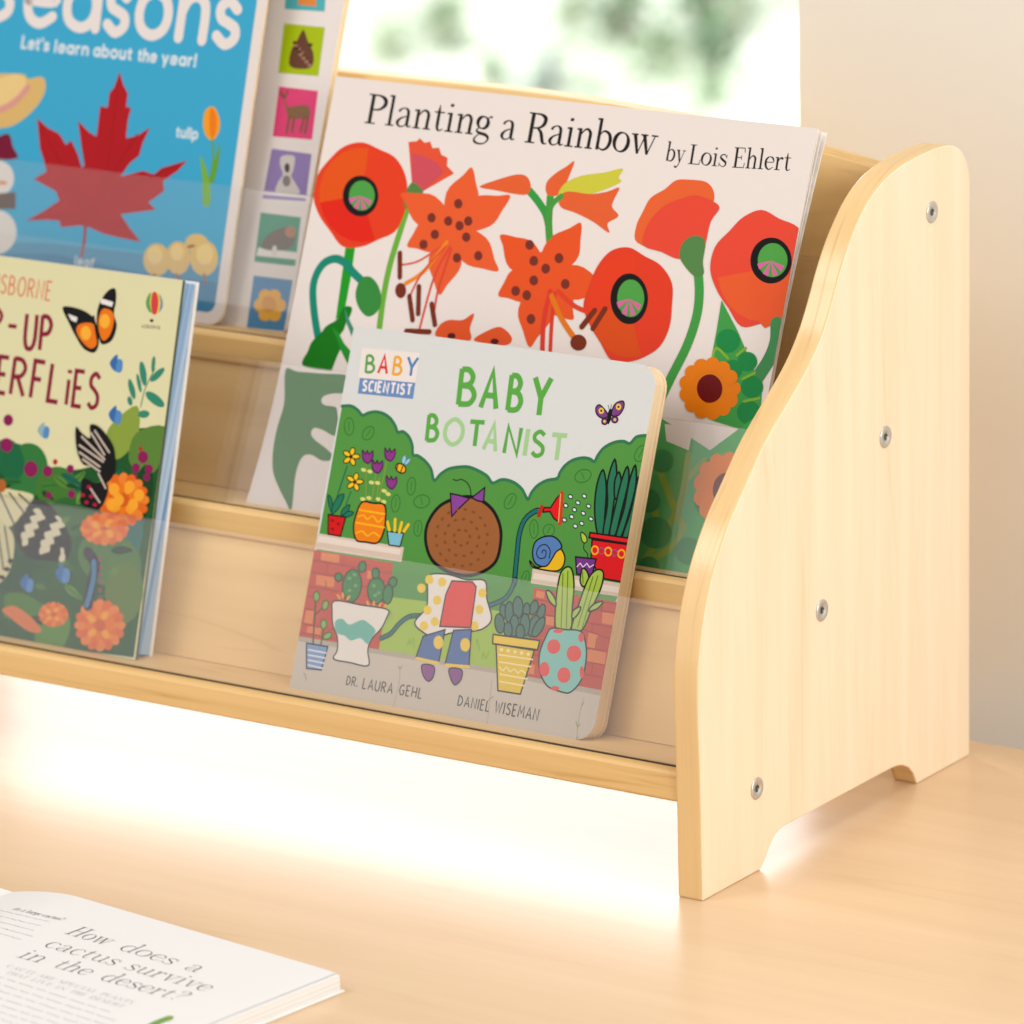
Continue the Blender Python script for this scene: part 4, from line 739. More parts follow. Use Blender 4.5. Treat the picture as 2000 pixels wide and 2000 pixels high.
K 24402a 0.71 51.4,59.5 50.8,58.1 49.4,57.4 47.9,57.5 46.9,58.6 46.6,60.1 47.3,61.5 48.6,62.2 50.1,62.1 51.2,61
C 3f8048 50.3,53.7 50,50.9 48.8,49.1 47,49 45.4,50.6 44.6,53.4 44.9,56.2 46.2,58 47.9,58.1 49.5,56.5
K 24402a 0.71 50.3,53.7 50,50.9 48.8,49.1 47,49 45.4,50.6 44.6,53.4 44.9,56.2 46.2,58 47.9,58.1 49.5,56.5
C 6aa564 24.7,58.3 24.6,57.8 24.1,57.4 23.4,57.3 22.8,57.5 22.4,58 22.5,58.5 23.1,58.9 23.8,59 24.4,58.7
C 6aa564 29,55.2 28.9,54.7 28.4,54.3 27.7,54.3 27.1,54.5 26.8,54.9 26.9,55.4 27.4,55.8 28.1,55.9 28.7,55.7
C 6aa564 26,52.4 25.9,51.9 25.4,51.5 24.7,51.4 24,51.6 23.7,52.1 23.8,52.6 24.3,53 25,53.1 25.7,52.9
C 6aa564 27.2,60.4 27.1,59.9 26.6,59.5 25.8,59.4 25.2,59.7 24.9,60.1 25,60.6 25.5,61 26.2,61.1 26.8,60.9
C 6aa564 39.6,56.7 39.5,56.2 39,55.8 38.3,55.7 37.7,55.9 37.4,56.4 37.5,56.9 38,57.3 38.7,57.4 39.3,57.1
C 6aa564 43.2,53.6 43.1,53.1 42.6,52.7 41.9,52.6 41.3,52.8 41,53.3 41.1,53.8 41.6,54.1 42.3,54.2 42.9,54
C 6aa564 41.3,52.1 41.2,51.6 40.7,51.2 40,51.1 39.4,51.3 39.1,51.8 39.2,52.3 39.7,52.7 40.4,52.8 41,52.6
C e89c38 19.6,48.8 20.3,48.1 20.5,47.5 20.2,47.2 19.5,47.4 18.6,48 17.9,48.7 17.7,49.3 18,49.6 18.7,49.4
C e89c38 22.2,49.4 22.2,48.5 22,47.9 21.6,47.9 21.1,48.4 20.7,49.2 20.7,50.2 20.9,50.8 21.4,50.8 21.8,50.3
C e89c38 25.6,48.4 25,47.6 24.4,47.2 24,47.4 23.9,48 24.3,48.9 24.8,49.6 25.4,50 25.8,49.9 25.9,49.2
C e89c38 37.4,47.9 37.9,47.1 38.1,46.5 37.7,46.3 37,46.5 36.2,47.2 35.7,48 35.5,48.6 35.9,48.8 36.6,48.6
C e89c38 41.1,47.8 41.2,46.9 40.9,46.3 40.5,46.3 40,46.8 39.7,47.6 39.6,48.6 39.9,49.2 40.3,49.2 40.8,48.7
C e89c38 44.7,47.5 44.4,46.7 43.9,46.2 43.4,46.3 43.2,46.9 43.4,47.8 43.7,48.6 44.2,49.1 44.7,49 44.9,48.4
C e89c38 47.7,47.4 47.4,46.5 47,46 46.6,46 46.3,46.6 46.3,47.5 46.5,48.4 47,48.9 47.4,48.9 47.7,48.3
C e8e0d8 17.4,46.1 33.5,46.2 48.7,46.2 49.2,42.3 47.2,36.6 42.7,30.6 41.7,25 43.6,17.7 32.4,17.6 22.8,18 24,22.4 22.6,28.9 18.8,34.4 17.1,40.2
K 1c120e 0.71 17.4,46.1 33.5,46.2 48.7,46.2 49.2,42.3 47.2,36.6 42.7,30.6 41.7,25 43.6,17.7 32.4,17.6 22.8,18 24,22.4 22.6,28.9 18.8,34.4 17.1,40.2
C 6db5a6 19.7,35.8 23.5,38.1 28.4,35.8 35,39.1 39.6,38 44.2,35 42,30.5 40.7,27.9 36.2,30.2 30.8,28.3 26.7,30.1 22.2,30.7
L 3c4a2a 0.84 6.1,44.8 9.1,23.6
L 3c4a2a 0.72 13.8,32.5 13.8,24
L 3c4a2a 0.6 7.1,37.6 11,41.8
C 86ad50 7.9,47 7.9,45.6 7.3,44.6 6.2,44.4 5.1,45.2 4.5,46.5 4.5,47.9 5.2,48.9 6.3,49.1 7.3,48.3
K 3c5a2a 0.63 7.9,47 7.9,45.6 7.3,44.6 6.2,44.4 5.1,45.2 4.5,46.5 4.5,47.9 5.2,48.9 6.3,49.1 7.3,48.3
C 86ad50 14,43 13.5,41.7 12.5,40.9 11.4,41 10.7,42 10.6,43.4 11.1,44.8 12.1,45.5 13.2,45.4 13.9,44.5
K 3c5a2a 0.63 14,43 13.5,41.7 12.5,40.9 11.4,41 10.7,42 10.6,43.4 11.1,44.8 12.1,45.5 13.2,45.4 13.9,44.5
C 86ad50 15.1,33.9 14.9,32.5 14.2,31.6 13.2,31.5 12.2,32.2 11.6,33.6 11.7,35 12.4,36 13.5,36.1 14.5,35.3
K 3c5a2a 0.63 15.1,33.9 14.9,32.5 14.2,31.6 13.2,31.5 12.2,32.2 11.6,33.6 11.7,35 12.4,36 13.5,36.1 14.5,35.3
C 86ad50 18,27.5 16.5,26.8 15.2,26.7 14.4,27.4 14.6,28.5 15.6,29.6 17.1,30.4 18.5,30.4 19.2,29.8 19,28.7
K 3c5a2a 0.63 18,27.5 16.5,26.8 15.2,26.7 14.4,27.4 14.6,28.5 15.6,29.6 17.1,30.4 18.5,30.4 19.2,29.8 19,28.7
P 7f9cc8 5.3,23.3 18.2,23.4 16.8,11.6 8,11.1
J 1c120e 0.71 5.3,23.3 18.2,23.4 16.8,11.6 8,11.1
L dfe4f0 0.72 7,20.3 17.9,20.2
L dfe4f0 0.72 7.5,17.8 17.7,17.7
L dfe4f0 0.72 8.1,15.3 17.6,15.1
L dfe4f0 0.72 8.6,12.9 17.4,12.5
C eae2da 69,65.8 79.3,67.8 90.9,66.7 101.4,67.6 104.2,59.6 109,50.2 105.5,44.9 98.9,42.5 88.7,40.4 78.8,36.9 71.3,38.3 65.8,42.3 70.9,50.2 69.9,58.5
K 1c120e 0.78 69,65.8 79.3,67.8 90.9,66.7 101.4,67.6 104.2,59.6 109,50.2 105.5,44.9 98.9,42.5 88.7,40.4 78.8,36.9 71.3,38.3 65.8,42.3 70.9,50.2 69.9,58.5
C eccb40 72.1,64.2 72,62.8 71,61.8 69.5,61.6 68.1,62.3 67.4,63.5 67.6,64.9 68.6,65.9 70.1,66.1 71.4,65.4
C eccb40 68.5,59.5 68.3,58.1 67.3,57.1 65.8,56.9 64.5,57.6 63.7,58.8 63.9,60.2 64.9,61.1 66.4,61.3 67.8,60.7
C eccb40 78.8,54.9 78.6,53.5 77.6,52.6 76.1,52.4 74.8,53 74.1,54.2 74.2,55.6 75.2,56.6 76.7,56.8 78.1,56.1
C eccb40 74.2,49.5 74,48.1 73,47.1 71.6,46.9 70.2,47.6 69.5,48.8 69.7,50.2 70.7,51.1 72.1,51.3 73.5,50.7
C eccb40 73.8,41.6 73.6,40.2 72.6,39.3 71.1,39.1 69.8,39.7 69,40.9 69.2,42.3 70.2,43.3 71.7,43.5 73,42.8
C eccb40 79.6,44.5 79.4,43.2 78.4,42.2 76.9,42 75.6,42.6 74.8,43.9 75,45.2 76,46.2 77.5,46.4 78.8,45.8
C eccb40 103.6,61.9 103.4,60.6 102.4,59.6 101,59.4 99.6,60 98.9,61.3 99.1,62.6 100.1,63.6 101.5,63.8 102.9,63.2
C eccb40 103.5,53.9 103.4,52.5 102.4,51.5 100.9,51.3 99.6,52 98.9,53.2 99,54.6 100,55.5 101.5,55.7 102.8,55.1
C eccb40 102.4,45.7 102.3,44.3 101.3,43.3 99.8,43.1 98.5,43.8 97.8,45 97.9,46.4 98.9,47.3 100.4,47.5 101.7,46.9
C eccb40 79.7,64 79.5,62.6 78.5,61.7 77.1,61.5 75.7,62.1 75,63.4 75.1,64.7 76.2,65.7 77.6,65.9 79,65.2
P e0463e 82.8,65 94.6,66.1 97.2,64 98.2,44.2 80.5,42.3 80.7,58.1
J 1c120e 0.71 82.8,65 94.6,66.1 97.2,64 98.2,44.2 80.5,42.3 80.7,58.1
P 5470a6 72.1,36.3 83.9,41.2 83.6,25 70.1,25.5
J 1c120e 0.71 72.1,36.3 83.9,41.2 83.6,25 70.1,25.5
P 5470a6 88.8,41.6 98.8,43.4 101.1,25.8 87.4,24.7
J 1c120e 0.71 88.8,41.6 98.8,43.4 101.1,25.8 87.4,24.7
L ecc84a 1.45 70.5,25.2 83.5,24.7
L ecc84a 1.45 87.9,24.5 101.1,25.5
C ecc84a 84.2,35 84.1,33 82.9,31.7 81.2,31.4 79.6,32.4 78.6,34.2 78.8,36.2 79.9,37.5 81.6,37.8 83.2,36.8
C ecc84a 99.6,36 99.5,34.1 98.4,32.7 96.7,32.5 95,33.4 94.1,35.2 94.2,37.2 95.4,38.5 97.1,38.8 98.7,37.8
C 8a4f8e 74.3,22.5 81.1,22.9 82.1,18.2 79.8,15.2 76.2,17.4
K 1c120e 0.63 74.3,22.5 81.1,22.9 82.1,18.2 79.8,15.2 76.2,17.4
C 8a4f8e 90.3,23 97.3,23.5 98,18.8 95.1,15.7 92,18.5
K 1c120e 0.63 90.3,23 97.3,23.5 98,18.8 95.1,15.7 92,18.5
C 7d4a86 153.7,155.1 148.3,159.3 146.2,157.8 147.4,154.7 151.1,153.2
K 3a2038 0.68 153.7,155.1 148.3,159.3 146.2,157.8 147.4,154.7 151.1,153.2
C 7d4a86 155.5,155.3 156.3,160.6 160.4,162.7 161.6,159.9 159.6,155.8
K 3a2038 0.68 155.5,155.3 156.3,160.6 160.4,162.7 161.6,159.9 159.6,155.8
C 7d4a86 154,152.1 153.9,151.1 153.2,150.5 152.2,150.4 151.2,150.8 150.8,151.7 150.9,152.6 151.6,153.2 152.6,153.4 153.5,152.9
K 3a2038 0.6 154,152.1 153.9,151.1 153.2,150.5 152.2,150.4 151.2,150.8 150.8,151.7 150.9,152.6 151.6,153.2 152.6,153.4 153.5,152.9
C 7d4a86 159.6,153.6 159.4,152.7 158.7,152 157.6,151.9 156.6,152.3 156.1,153.2 156.2,154.1 157,154.7 158.1,154.9 159.1,154.4
K 3a2038 0.6 159.6,153.6 159.4,152.7 158.7,152 157.6,151.9 156.6,152.3 156.1,153.2 156.2,154.1 157,154.7 158.1,154.9 159.1,154.4
C e8c050 151,156.8 150.9,155.9 150.2,155.3 149.3,155.2 148.5,155.6 148,156.5 148.1,157.4 148.7,158 149.6,158.2 150.5,157.7
C 3a2038 150.1,156.7 150,156.4 149.8,156.2 149.4,156.1 149.1,156.3 148.9,156.6 148.9,156.9 149.2,157.2 149.6,157.2 149.9,157.1
C e8c050 160.1,159.9 160,158.9 159.4,158.3 158.5,158.2 157.6,158.7 157.2,159.5 157.2,160.4 157.9,161.1 158.8,161.2 159.6,160.7
C 3a2038 159.2,159.8 159.2,159.4 158.9,159.2 158.5,159.1 158.2,159.3 158,159.6 158.1,160 158.3,160.2 158.7,160.2 159,160.1
C e8c050 153.1,152 153,151.5 152.7,151.2 152.3,151.2 151.9,151.4 151.6,151.8 151.7,152.2 152,152.5 152.5,152.5 152.9,152.3
C e8c050 158.6,153.5 158.5,153 158.2,152.7 157.7,152.7 157.3,152.9 157.1,153.3 157.2,153.7 157.5,154 157.9,154 158.3,153.8
C 1e1218 153.6,157.4 155.2,157.9 155.7,153.4 154.6,150.7 153.5,153.2
L 1e1218 0.26 153.9,157.7 152.7,159.8
L 1e1218 0.26 154.5,157.8 154.5,160.4
P e9e0da 6.7,171.1 40.9,172.4 41.3,157.6 7.5,156.3
P 6f8fc0 8.5,156.2 41.3,157.6 41.6,149.6 8.9,148.5
T caps 5ea052 9.17 0.15 10.6,158.8 16.8,159.4 B
T caps d8403c 9.5 0.15 18,159.3 24.5,159.7 A
T caps e8a83a 9.5 0.15 26.7,159.7 32.8,160 B
T caps 5b84bc 9.83 0.15 34.2,160.1 41.5,160.4 Y
T caps ede6e2 5.5 0.2 10.7,149.9 40.5,151.1 SCIENTIST
T caps 5fa94c 19 0.15 66.9,149.1 78.5,150 B
T caps 5fa94c 19.66 0.15 79.9,149.2 91.7,149.7 A
T caps 5fa94c 18.67 0.15 95.6,149.7 105.4,150.3 B
T caps 5fa94c 19.66 0.15 109.1,149.1 121.2,149.9 Y
T caps 5fa94c 13.76 0.16 52.8,129.7 60.9,130.4 B
T caps a3cc92 13.43 0.16 62.9,129.3 75.3,130.2 O
T caps 5fa94c 13.1 0.17 76.7,130.2 87.1,130.9 T
T caps a3cc92 14.09 0.15 86.1,129.7 95.2,129.5 A
T caps 5fa94c 14.09 0.15 98.2,129.3 107.9,129.5 N
T caps a3cc92 14.09 0.17 109.8,129.4 112.1,129.5 I
T caps 5fa94c 13.1 0.16 113.7,129.9 122.2,130.3 S
T caps a3cc92 13.43 0.17 124.2,129.3 134.8,129.9 T
T caps 4a443c 4.82 0.12 32.5,6.4 39.5,6.4 DR.
T caps 4a443c 5.3 0.12 42.2,6.1 60.3,6 LAURA
T caps 4a443c 5.3 0.12 63.8,6.3 77.6,6.2 GEHL
T caps 4a443c 5.3 0.12 98.3,6 117,5.8 DANIEL
T caps 4a443c 5.91 0.12 119.6,5.9 145,5.5 WISEMAN
"""
ART['pla'] = """
P 2f9a32 25.1,137.8 31,137.6 32.1,120.6 32.2,101.1 27.8,96.5 26.4,120
S 6fae44 3.46 58.5,159.2 56.2,143.5 54.1,127.1 53.9,110.8 55,95.6
S 0b8a74 4.25 20.3,84.2 13.9,99 10.3,112.5 13,122.6 19.8,127 27,125.7 32.9,121.5 38.6,118.1
C 418c46 38.4,118.9 44,120.3 49.8,116.1 53.1,109.1 51.7,103.3 46.5,100.4 40.2,104.4 36.7,111.3
C 127a2a 36.1,103.9 36.2,99.9 34.6,96.3 33.9,92.2 31.6,87.8 34.2,83.4 32.9,78.5 31.3,71.5 30.7,70.8 13.2,71.4 14.7,79.1 16,84 20.6,89.3 23,92.9 28.7,97 31.3,103.4
P 2f9238 26.4,92.7 31,90.5 35.4,85.6 40.3,82.1 40.2,75.3 34.7,81.4 30.9,87.1
P 4a8f78 31.7,103.4 36.9,96.6 39.7,93.5 39.4,89.4 34.7,95.7
C 3f7a3c 3.3,68.1 11.6,67.8 24.6,68.7 42.4,69.5 42.8,61.4 35.1,59.7 29.9,57.7 29,54.9 31.9,53.2 37.7,53.2 40,50.8 44.3,39.7 40.1,38.8 34.7,40.5 28.8,41.1 27.4,38.2 30.6,35.2 38.1,32 44,28.7 43.2,26.2 37.7,25.4 31.3,27.4 26.7,26.4 24.8,22 25.1,13.8 28.5,-1.7 23.3,2.4 15.8,9.7 10.5,16.7 7.3,26.6 6.3,38.9 6.9,51.4
C e2472f 56.7,163.5 56.8,153.6 53.3,144.5 44.4,139.5 35.2,134.9 23.7,133.7 14.1,140.8 5.6,148.1 -0.2,157.6 0.2,168.1 5.6,176.7 12.8,184 23.3,187.2 34.4,184.8 45.3,181.4 53.2,173.3
P e25a1a 29.3,160.7 4.5,154.3 2.8,161.8 3.7,169.2 7.1,175.7 12.7,180.8 19.9,183.8 28,184.6
P e03410 29.3,160.7 42.3,139.1 35.4,137.2 27.9,137.2 20.6,139.2 13.9,142.9 8.5,148.1 4.8,154.4
C 2a1416 39.4,161.3 38.7,155.1 34.2,150.8 27.6,150.1 21.3,153.3 17.9,159.1 18.6,165.3 23.1,169.6 29.8,170.2 36,167.1
C 55a04e 37.2,161.3 36.7,156.7 33.5,153.5 28.7,153 24.2,155.4 21.7,159.7 22.2,164.3 25.4,167.4 30.2,167.9 34.7,165.6
P d66aa0 28.7,160.2 36.1,158.4 35.1,155.9
P d66aa0 28.7,160.2 33.7,154.4 31.2,153.2
P d66aa0 28.7,160.2 28.6,153.1 25.7,154
P d66aa0 28.7,160.2 23.5,155.6 21.8,158.1
P e2583f 51.3,190.1 56.1,191 57.7,192.6 61,190.7 64.2,191.6 66.4,188.4 70.1,189.1 72.3,185.7 76.4,184.5 76.8,180.5 81.9,177.1 65.6,166.4 58,169.7
P cc5560 54.8,184.8 62.6,183.9 70.8,181.5 75.7,177.1 65.6,166.4 58,169.7
C 5c8446 57.9,170.1 65.6,166.4 63.4,162.9 60.8,157.4 57,157 54.9,161.3
C e6623a 82.5,150.7 79.5,167.1 87.4,176.7 91.7,181.1 95.7,174 99.2,163.9 90.6,149.3
C e6623a 84,152.8 95.9,166.3 110.3,168.7 117.4,169.4 114.5,162.1 108.5,152.9 89.2,147.2
C e6623a 88.8,152.8 107.8,147.3 115.3,136.9 118.6,131.6 109.5,131.8 97.2,133.9 84.4,147.2
C e6623a 90.7,149.8 96.4,132.6 90.3,121.4 86.9,116.1 81.7,123.1 76.5,133.5 82.5,150.2
C e6623a 88.8,147.1 79.8,137 68.2,137.5 62.3,138.1 64.4,144.2 68.9,151.5 84.4,153
C e6623a 85,147 65.8,149.7 56.6,159.1 52.5,163.9 61.4,164.9 73.6,164.5 88.2,153
C e6623a 100.7,151.5 99.6,144.2 93.5,139.2 84.8,138.2 76.7,141.8 72.4,148.5 73.5,155.8 79.7,160.9 88.4,161.8 96.5,158.2
C 7a3c34 76.1,154 75.9,152.5 74.9,151.5 73.4,151.4 72,152.1 71.2,153.5 71.3,154.9 72.4,155.9 73.9,156.1 75.3,155.3
C 7a3c34 86.3,153.4 86.2,151.9 85.1,150.9 83.6,150.8 82.2,151.5 81.4,152.8 81.6,154.3 82.6,155.3 84.1,155.5 85.5,154.7
C 7a3c34 93.5,151.8 93.4,150.3 92.4,149.3 90.8,149.2 89.4,149.9 88.7,151.2 88.8,152.7 89.8,153.7 91.3,153.8 92.7,153.1
C 7a3c34 98.1,154.6 98,153.2 96.9,152.2 95.4,152 94,152.7 93.2,154.1 93.4,155.5 94.4,156.5 95.9,156.7 97.3,156
C 7a3c34 98.7,146.6 98.6,145.1 97.5,144.1 96,144 94.6,144.7 93.8,146 94,147.5 95,148.5 96.5,148.6 97.9,147.9
C 7a3c34 79.9,145.9 79.8,144.5 78.8,143.5 77.2,143.3 75.8,144 75,145.4 75.2,146.8 76.2,147.8 77.7,148 79.2,147.3
C 7a3c34 74.3,140.2 74.2,138.8 73.2,137.8 71.6,137.6 70.2,138.3 69.4,139.7 69.6,141.1 70.6,142.1 72.1,142.3 73.6,141.6
C 7a3c34 95.5,135.7 95.4,134.3 94.3,133.3 92.8,133.1 91.4,133.9 90.7,135.2 90.8,136.7 91.8,137.7 93.3,137.8 94.7,137.1
C 7a3c34 107.8,138.1 107.7,136.7 106.6,135.7 105.2,135.5 103.7,136.2 103,137.6 103.1,139 104.1,140 105.6,140.2 107,139.4
C 7a3c34 90.3,162.6 90.1,161.1 89.1,160.1 87.6,160 86.2,160.7 85.4,162.1 85.6,163.5 86.6,164.5 88.1,164.7 89.5,163.9
S ec8a28 2.04 85.4,142.6 75.4,127 65.6,119.4
S dc4c40 1.1 87.8,140.5 81.8,124.5 79,98.4
S dc4c40 0.94 85,140.2 73.9,125.2 69.2,111.8
S dc4c40 1.1 88.9,139.8 85.7,120.1 85.7,107.2
S dc5a40 0.94 82.2,139.9 70.6,131.3 59.7,128.1
L 7a3a2c 2.67 58.8,134.1 61.5,122.2
L 7a3a2c 2.67 69.3,113.4 73.9,101.8
L 7a3a2c 2.67 73.9,118.8 76.5,105.3
L 7a3a2c 2.67 83.4,111 87.6,101
L 7a3a2c 2.67 71.4,95.9 85.1,97.1
C 7a3a2c 66.7,115.9 66.6,113.6 65.3,112.1 63.3,111.9 61.4,113.1 60.3,115.2 60.4,117.5 61.7,119.1 63.7,119.3 65.6,118.1
C dc5a34 90.4,94.9 90.1,100.5 95,104.2 103.4,105.2 109.2,109.1 108.4,101.8 109.4,95.5
C dc5a34 112.2,95.8 118.5,101.4 126.4,104.3 134,99.6 130.2,95.5
C 5a2c28 101,96.9 100.8,96 99.7,95.4 98.2,95.2 96.8,95.6 96.2,96.3 96.5,97.2 97.6,97.9 99.1,98.1 100.4,97.7
C 5a2c28 126.7,97.1 126.4,96.2 125.3,95.6 123.8,95.4 122.5,95.8 121.9,96.6 122.1,97.4 123.2,98.1 124.7,98.3 126,97.9
S 3f9a4a 3.93 128.1,172.8 133.7,168.6 139.7,162.8 142.9,156.8
S 4c9a44 4.09 140.6,171.7 142.6,158.3 146.3,146
C e0653c 98.4,172 107.4,176.3 118.9,180.3 125.1,179.7 128.3,175.2 127,171.2 121.1,170.5 108.6,171.2
C e0653c 138.6,172.3 136.9,177.7 140.9,182.9 146.5,187 150.7,190.2 149.6,183.8 147.8,177.2 145.1,172.5
C e45a32 142.4,128.7 124.8,133.9 118.6,144.3 116,149.6 124.8,149.4 136.4,147.5 147.2,134.3
C e45a32 141,133.1 144,149.9 155.3,157.1 161.1,160.3 162.6,152.5 162.4,141.7 148.6,129.8
C e45a32 144.6,135 163.8,139.5 177.1,133.9 183.4,130.8 175.9,126.6 164.5,122.4 144.9,128
C e45a32 149,131.3 154.8,113.5 148.6,101.9 145.1,96.4 139.8,103.6 134.5,114.3 140.6,131.7
C e45a32 147.1,128.4 138.5,118.4 127.1,119 121.4,119.7 123.2,125.9 127.4,133.3 142.5,134.5
C e45a32 147.7,133.9 162.7,127.7 165.8,117.7 166.9,112.7 158.9,113.4 148.7,116 141.9,129.1
C e45a32 159.2,133.1 158.1,125.6 151.9,120.3 142.9,119.3 134.7,122.9 130.3,129.9 131.4,137.4 137.7,142.7 146.7,143.7 154.9,140
C 7a3c34 136.5,146.7 136.4,145.2 135.3,144.2 133.8,144 132.3,144.8 131.5,146.2 131.7,147.7 132.7,148.7 134.3,148.9 135.7,148.1
C 7a3c34 140.7,139.1 140.6,137.6 139.5,136.6 138,136.4 136.5,137.1 135.7,138.5 135.9,140 136.9,141.1 138.5,141.3 139.9,140.5
C 7a3c34 148.4,136.1 148.2,134.6 147.2,133.6 145.6,133.4 144.2,134.1 143.4,135.5 143.6,137 144.6,138.1 146.1,138.2 147.6,137.5
C 7a3c34 154.9,142 154.7,140.5 153.7,139.5 152.1,139.3 150.7,140.1 149.9,141.5 150.1,143 151.1,144 152.6,144.2 154.1,143.4
C 7a3c34 142.8,129.5 142.7,128 141.6,127 140.1,126.8 138.6,127.6 137.8,129 138,130.5 139,131.5 140.6,131.7 142,130.9
C 7a3c34 133.5,123.2 133.3,121.7 132.3,120.7 130.7,120.5 129.3,121.2 128.5,122.6 128.6,124.1 129.7,125.2 131.2,125.4 132.7,124.6
C 7a3c34 140.4,121.9 140.2,120.4 139.2,119.3 137.7,119.2 136.2,119.9 135.4,121.3 135.6,122.8 136.6,123.9 138.2,124 139.6,123.3
C 7a3c34 161.3,129.8 161.1,128.3 160.1,127.3 158.5,127.1 157.1,127.9 156.3,129.3 156.5,130.8 157.5,131.8 159,132 160.5,131.2
C 7a3c34 145.4,110.5 145.2,109 144.2,108 142.7,107.8 141.2,108.6 140.4,110 140.6,111.5 141.6,112.5 143.2,112.7 144.6,111.9
S d84438 2.67 150.9,125 150.5,109.9 153.1,94.3
S d84438 2.04 153.8,124.5 155.1,110.4 157.6,94.8
S e07a28 2.83 152.3,122.8 160.2,112.6 169.5,104.1
S dc4a34 2.36 155.5,125.5 166.1,119.6 174.9,117.4
C cbc748 145.2,172 147.5,178.6 156.6,183.5 169,186.3 179,189.3 177.7,184.8 179.5,182.7 171.7,178.3 163.2,175 153.2,174
C e0653c 145.8,171.3 150.2,174.9 163.2,175 172.9,177.2 179.2,179.8 177.4,173.7 177.3,169.8 181.7,165.9 176.3,161.7 178.2,157.2 168,161.6 157,164.9 148.2,166.7
S 4f9a48 2.83 147,172.2 142.8,167.8 141.9,161.3 144.6,151.2
C de4632 221.3,125.7 222.1,115.2 218.9,105.7 211.7,99.7 203.1,96.1 193.1,95.6 185,103.4 177.7,110.6 171.5,120 172.8,130.6 175.3,140.4 181.3,148.5 191,151.3 201,148 210.7,144.6 218.9,136.7
P e2472f 197.2,123 175.3,116.4 173.5,124.3 174.1,132.2 177,139.1 181.8,144.4 188.1,147.6 195.3,148.4
P d8542c 197.2,123 209.4,100 203.3,98.1 196.6,98.1 190,100.3 184,104.3 179,109.8 175.5,116.5
C 2a1416 207.3,127.7 206.8,120.2 202.5,115.1 196,114.4 189.7,118.3 186.1,125.3 186.6,132.7 190.9,137.8 197.4,138.5 203.7,134.6
C 55a04e 205.1,127.7 204.8,122.2 201.8,118.4 197.1,117.9 192.5,120.8 189.9,125.9 190.2,131.5 193.3,135.2 198,135.7 202.5,132.8
P d66aa0 196.7,126.5 204.1,124.3 203.3,121.2
P d66aa0 196.7,126.5 201.9,119.4 199.5,118
P d66aa0 196.7,126.5 196.9,117.9 194,119
P d66aa0 196.7,126.5 191.8,121 190,124
C 7a3a2c 177,100.6 175.3,98.7 172.6,98.1 169.9,98.9 168.2,100.9 168.2,103.3 169.9,105.2 172.6,105.9 175.3,105 177,103
L 7a3a2c 2.99 178.4,118.5 172.9,109.9
L 7a3a2c 2.99 184.1,119.9 179.4,109.9
S 4a9a4c 4.87 232,144.9 235.2,133.6 236.1,121.9 233.8,107.6 228.3,91.3 224,77.5
C e4673c 195,154.2 192.8,161.9 194.9,169.2 197.9,176.6 205,181.7 210.3,186.6 218.2,187.7 227.4,187.5 232.6,183.3 233.2,177.1 226.4,167 211.3,152.8
C e2503f 198.8,153.5 199.7,164.2 206.8,173.6 216.6,178.5 222.6,180.3 230.9,179.2 237.5,176 234.1,168.6 233.6,158.4 232.7,154.4 221.2,148.8 209.8,151.1
C 5a8650 221.2,148.8 220.3,155.4 224.2,160.1 230.4,160.8 233.4,157.6 233.9,149 235.6,143 230.5,141.5
C e2503f 291.6,151.5 292.8,141.4 290.3,131.4 281.6,126.4 272.6,123.1 261.9,120.3 252.9,128.2 244.9,135.8 238.8,145.7 239.2,156.8 245.4,165.1 251.6,172.6 261,177.2 271.7,174 282.4,171.1 290.7,162.7
P e2503f 267.1,148.8 243.6,142.1 241.9,150.1 242.6,157.8 245.8,164.7 251.1,170 257.9,173.3 265.6,174.1
P e4613a 267.1,148.8 279.6,126 273,124 265.9,124.1 258.9,126.2 252.6,130.1 247.4,135.6 243.8,142.2
P e45f3a 260.6,145.7 284.2,147.6 285.1,126.8 274.8,121 267.4,126.3 262.9,135.1
C 2a1416 282.7,154.8 281.9,148.1 277.1,143.5 270.2,142.7 263.6,146.1 260.1,152.3 260.9,159 265.7,163.6 272.7,164.4 279.1,161
C 55a04e 280.4,154.7 279.8,149.8 276.4,146.4 271.4,145.8 266.7,148.3 264.1,153 264.7,157.9 268.1,161.3 273.1,161.9 277.8,159.3
P d66aa0 271.4,153.5 279.2,151.7 278.1,148.9
P d66aa0 271.4,153.5 276.6,147.3 274,146
P d66aa0 271.4,153.5 271.3,145.8 268.2,146.8
P d66aa0 271.4,153.5 265.9,148.5 264.2,151.2
S 4a8c58 6.76 280.8,124 282.2,115.6 280.5,106.9 276.2,97.9 273.2,91.4
P 4a9c50 248.3,131.5 260.4,117.7 274.1,99.2 279.7,89.8 281.4,77.7 285,69.6 255.6,73.7 248.7,103.1 248.7,117.9
C 2f8a4c 262.7,113.3 262.1,109.9 259.3,107.4 255.3,106.9 251.5,108.6 249.6,111.8 250.1,115.3 252.9,117.8 257,118.2 260.7,116.5
C 2f8a4c 274.1,104.6 273.6,101.8 271.3,99.7 268,99.3 264.9,100.7 263.3,103.3 263.7,106.2 266.1,108.2 269.4,108.6 272.4,107.3
C 2f8a4c 279.9,93 279.4,89.7 276.8,87.4 273.1,87 269.6,88.5 267.8,91.5 268.3,94.7 270.9,97 274.7,97.5 278.1,95.9
C 2f8a4c 281.2,80.8 280.7,77.3 277.9,74.8 273.9,74.3 270.2,76 268.2,79.1 268.7,82.6 271.6,85.1 275.6,85.6 279.3,83.9
C 2f8a4c 266.9,99.9 266.5,97.1 264.2,95.1 261,94.7 258,96.1 256.4,98.6 256.9,101.4 259.1,103.4 262.3,103.8 265.3,102.4
S 86b03c 1.26 249.4,104 250.7,108.4 257.9,104.2
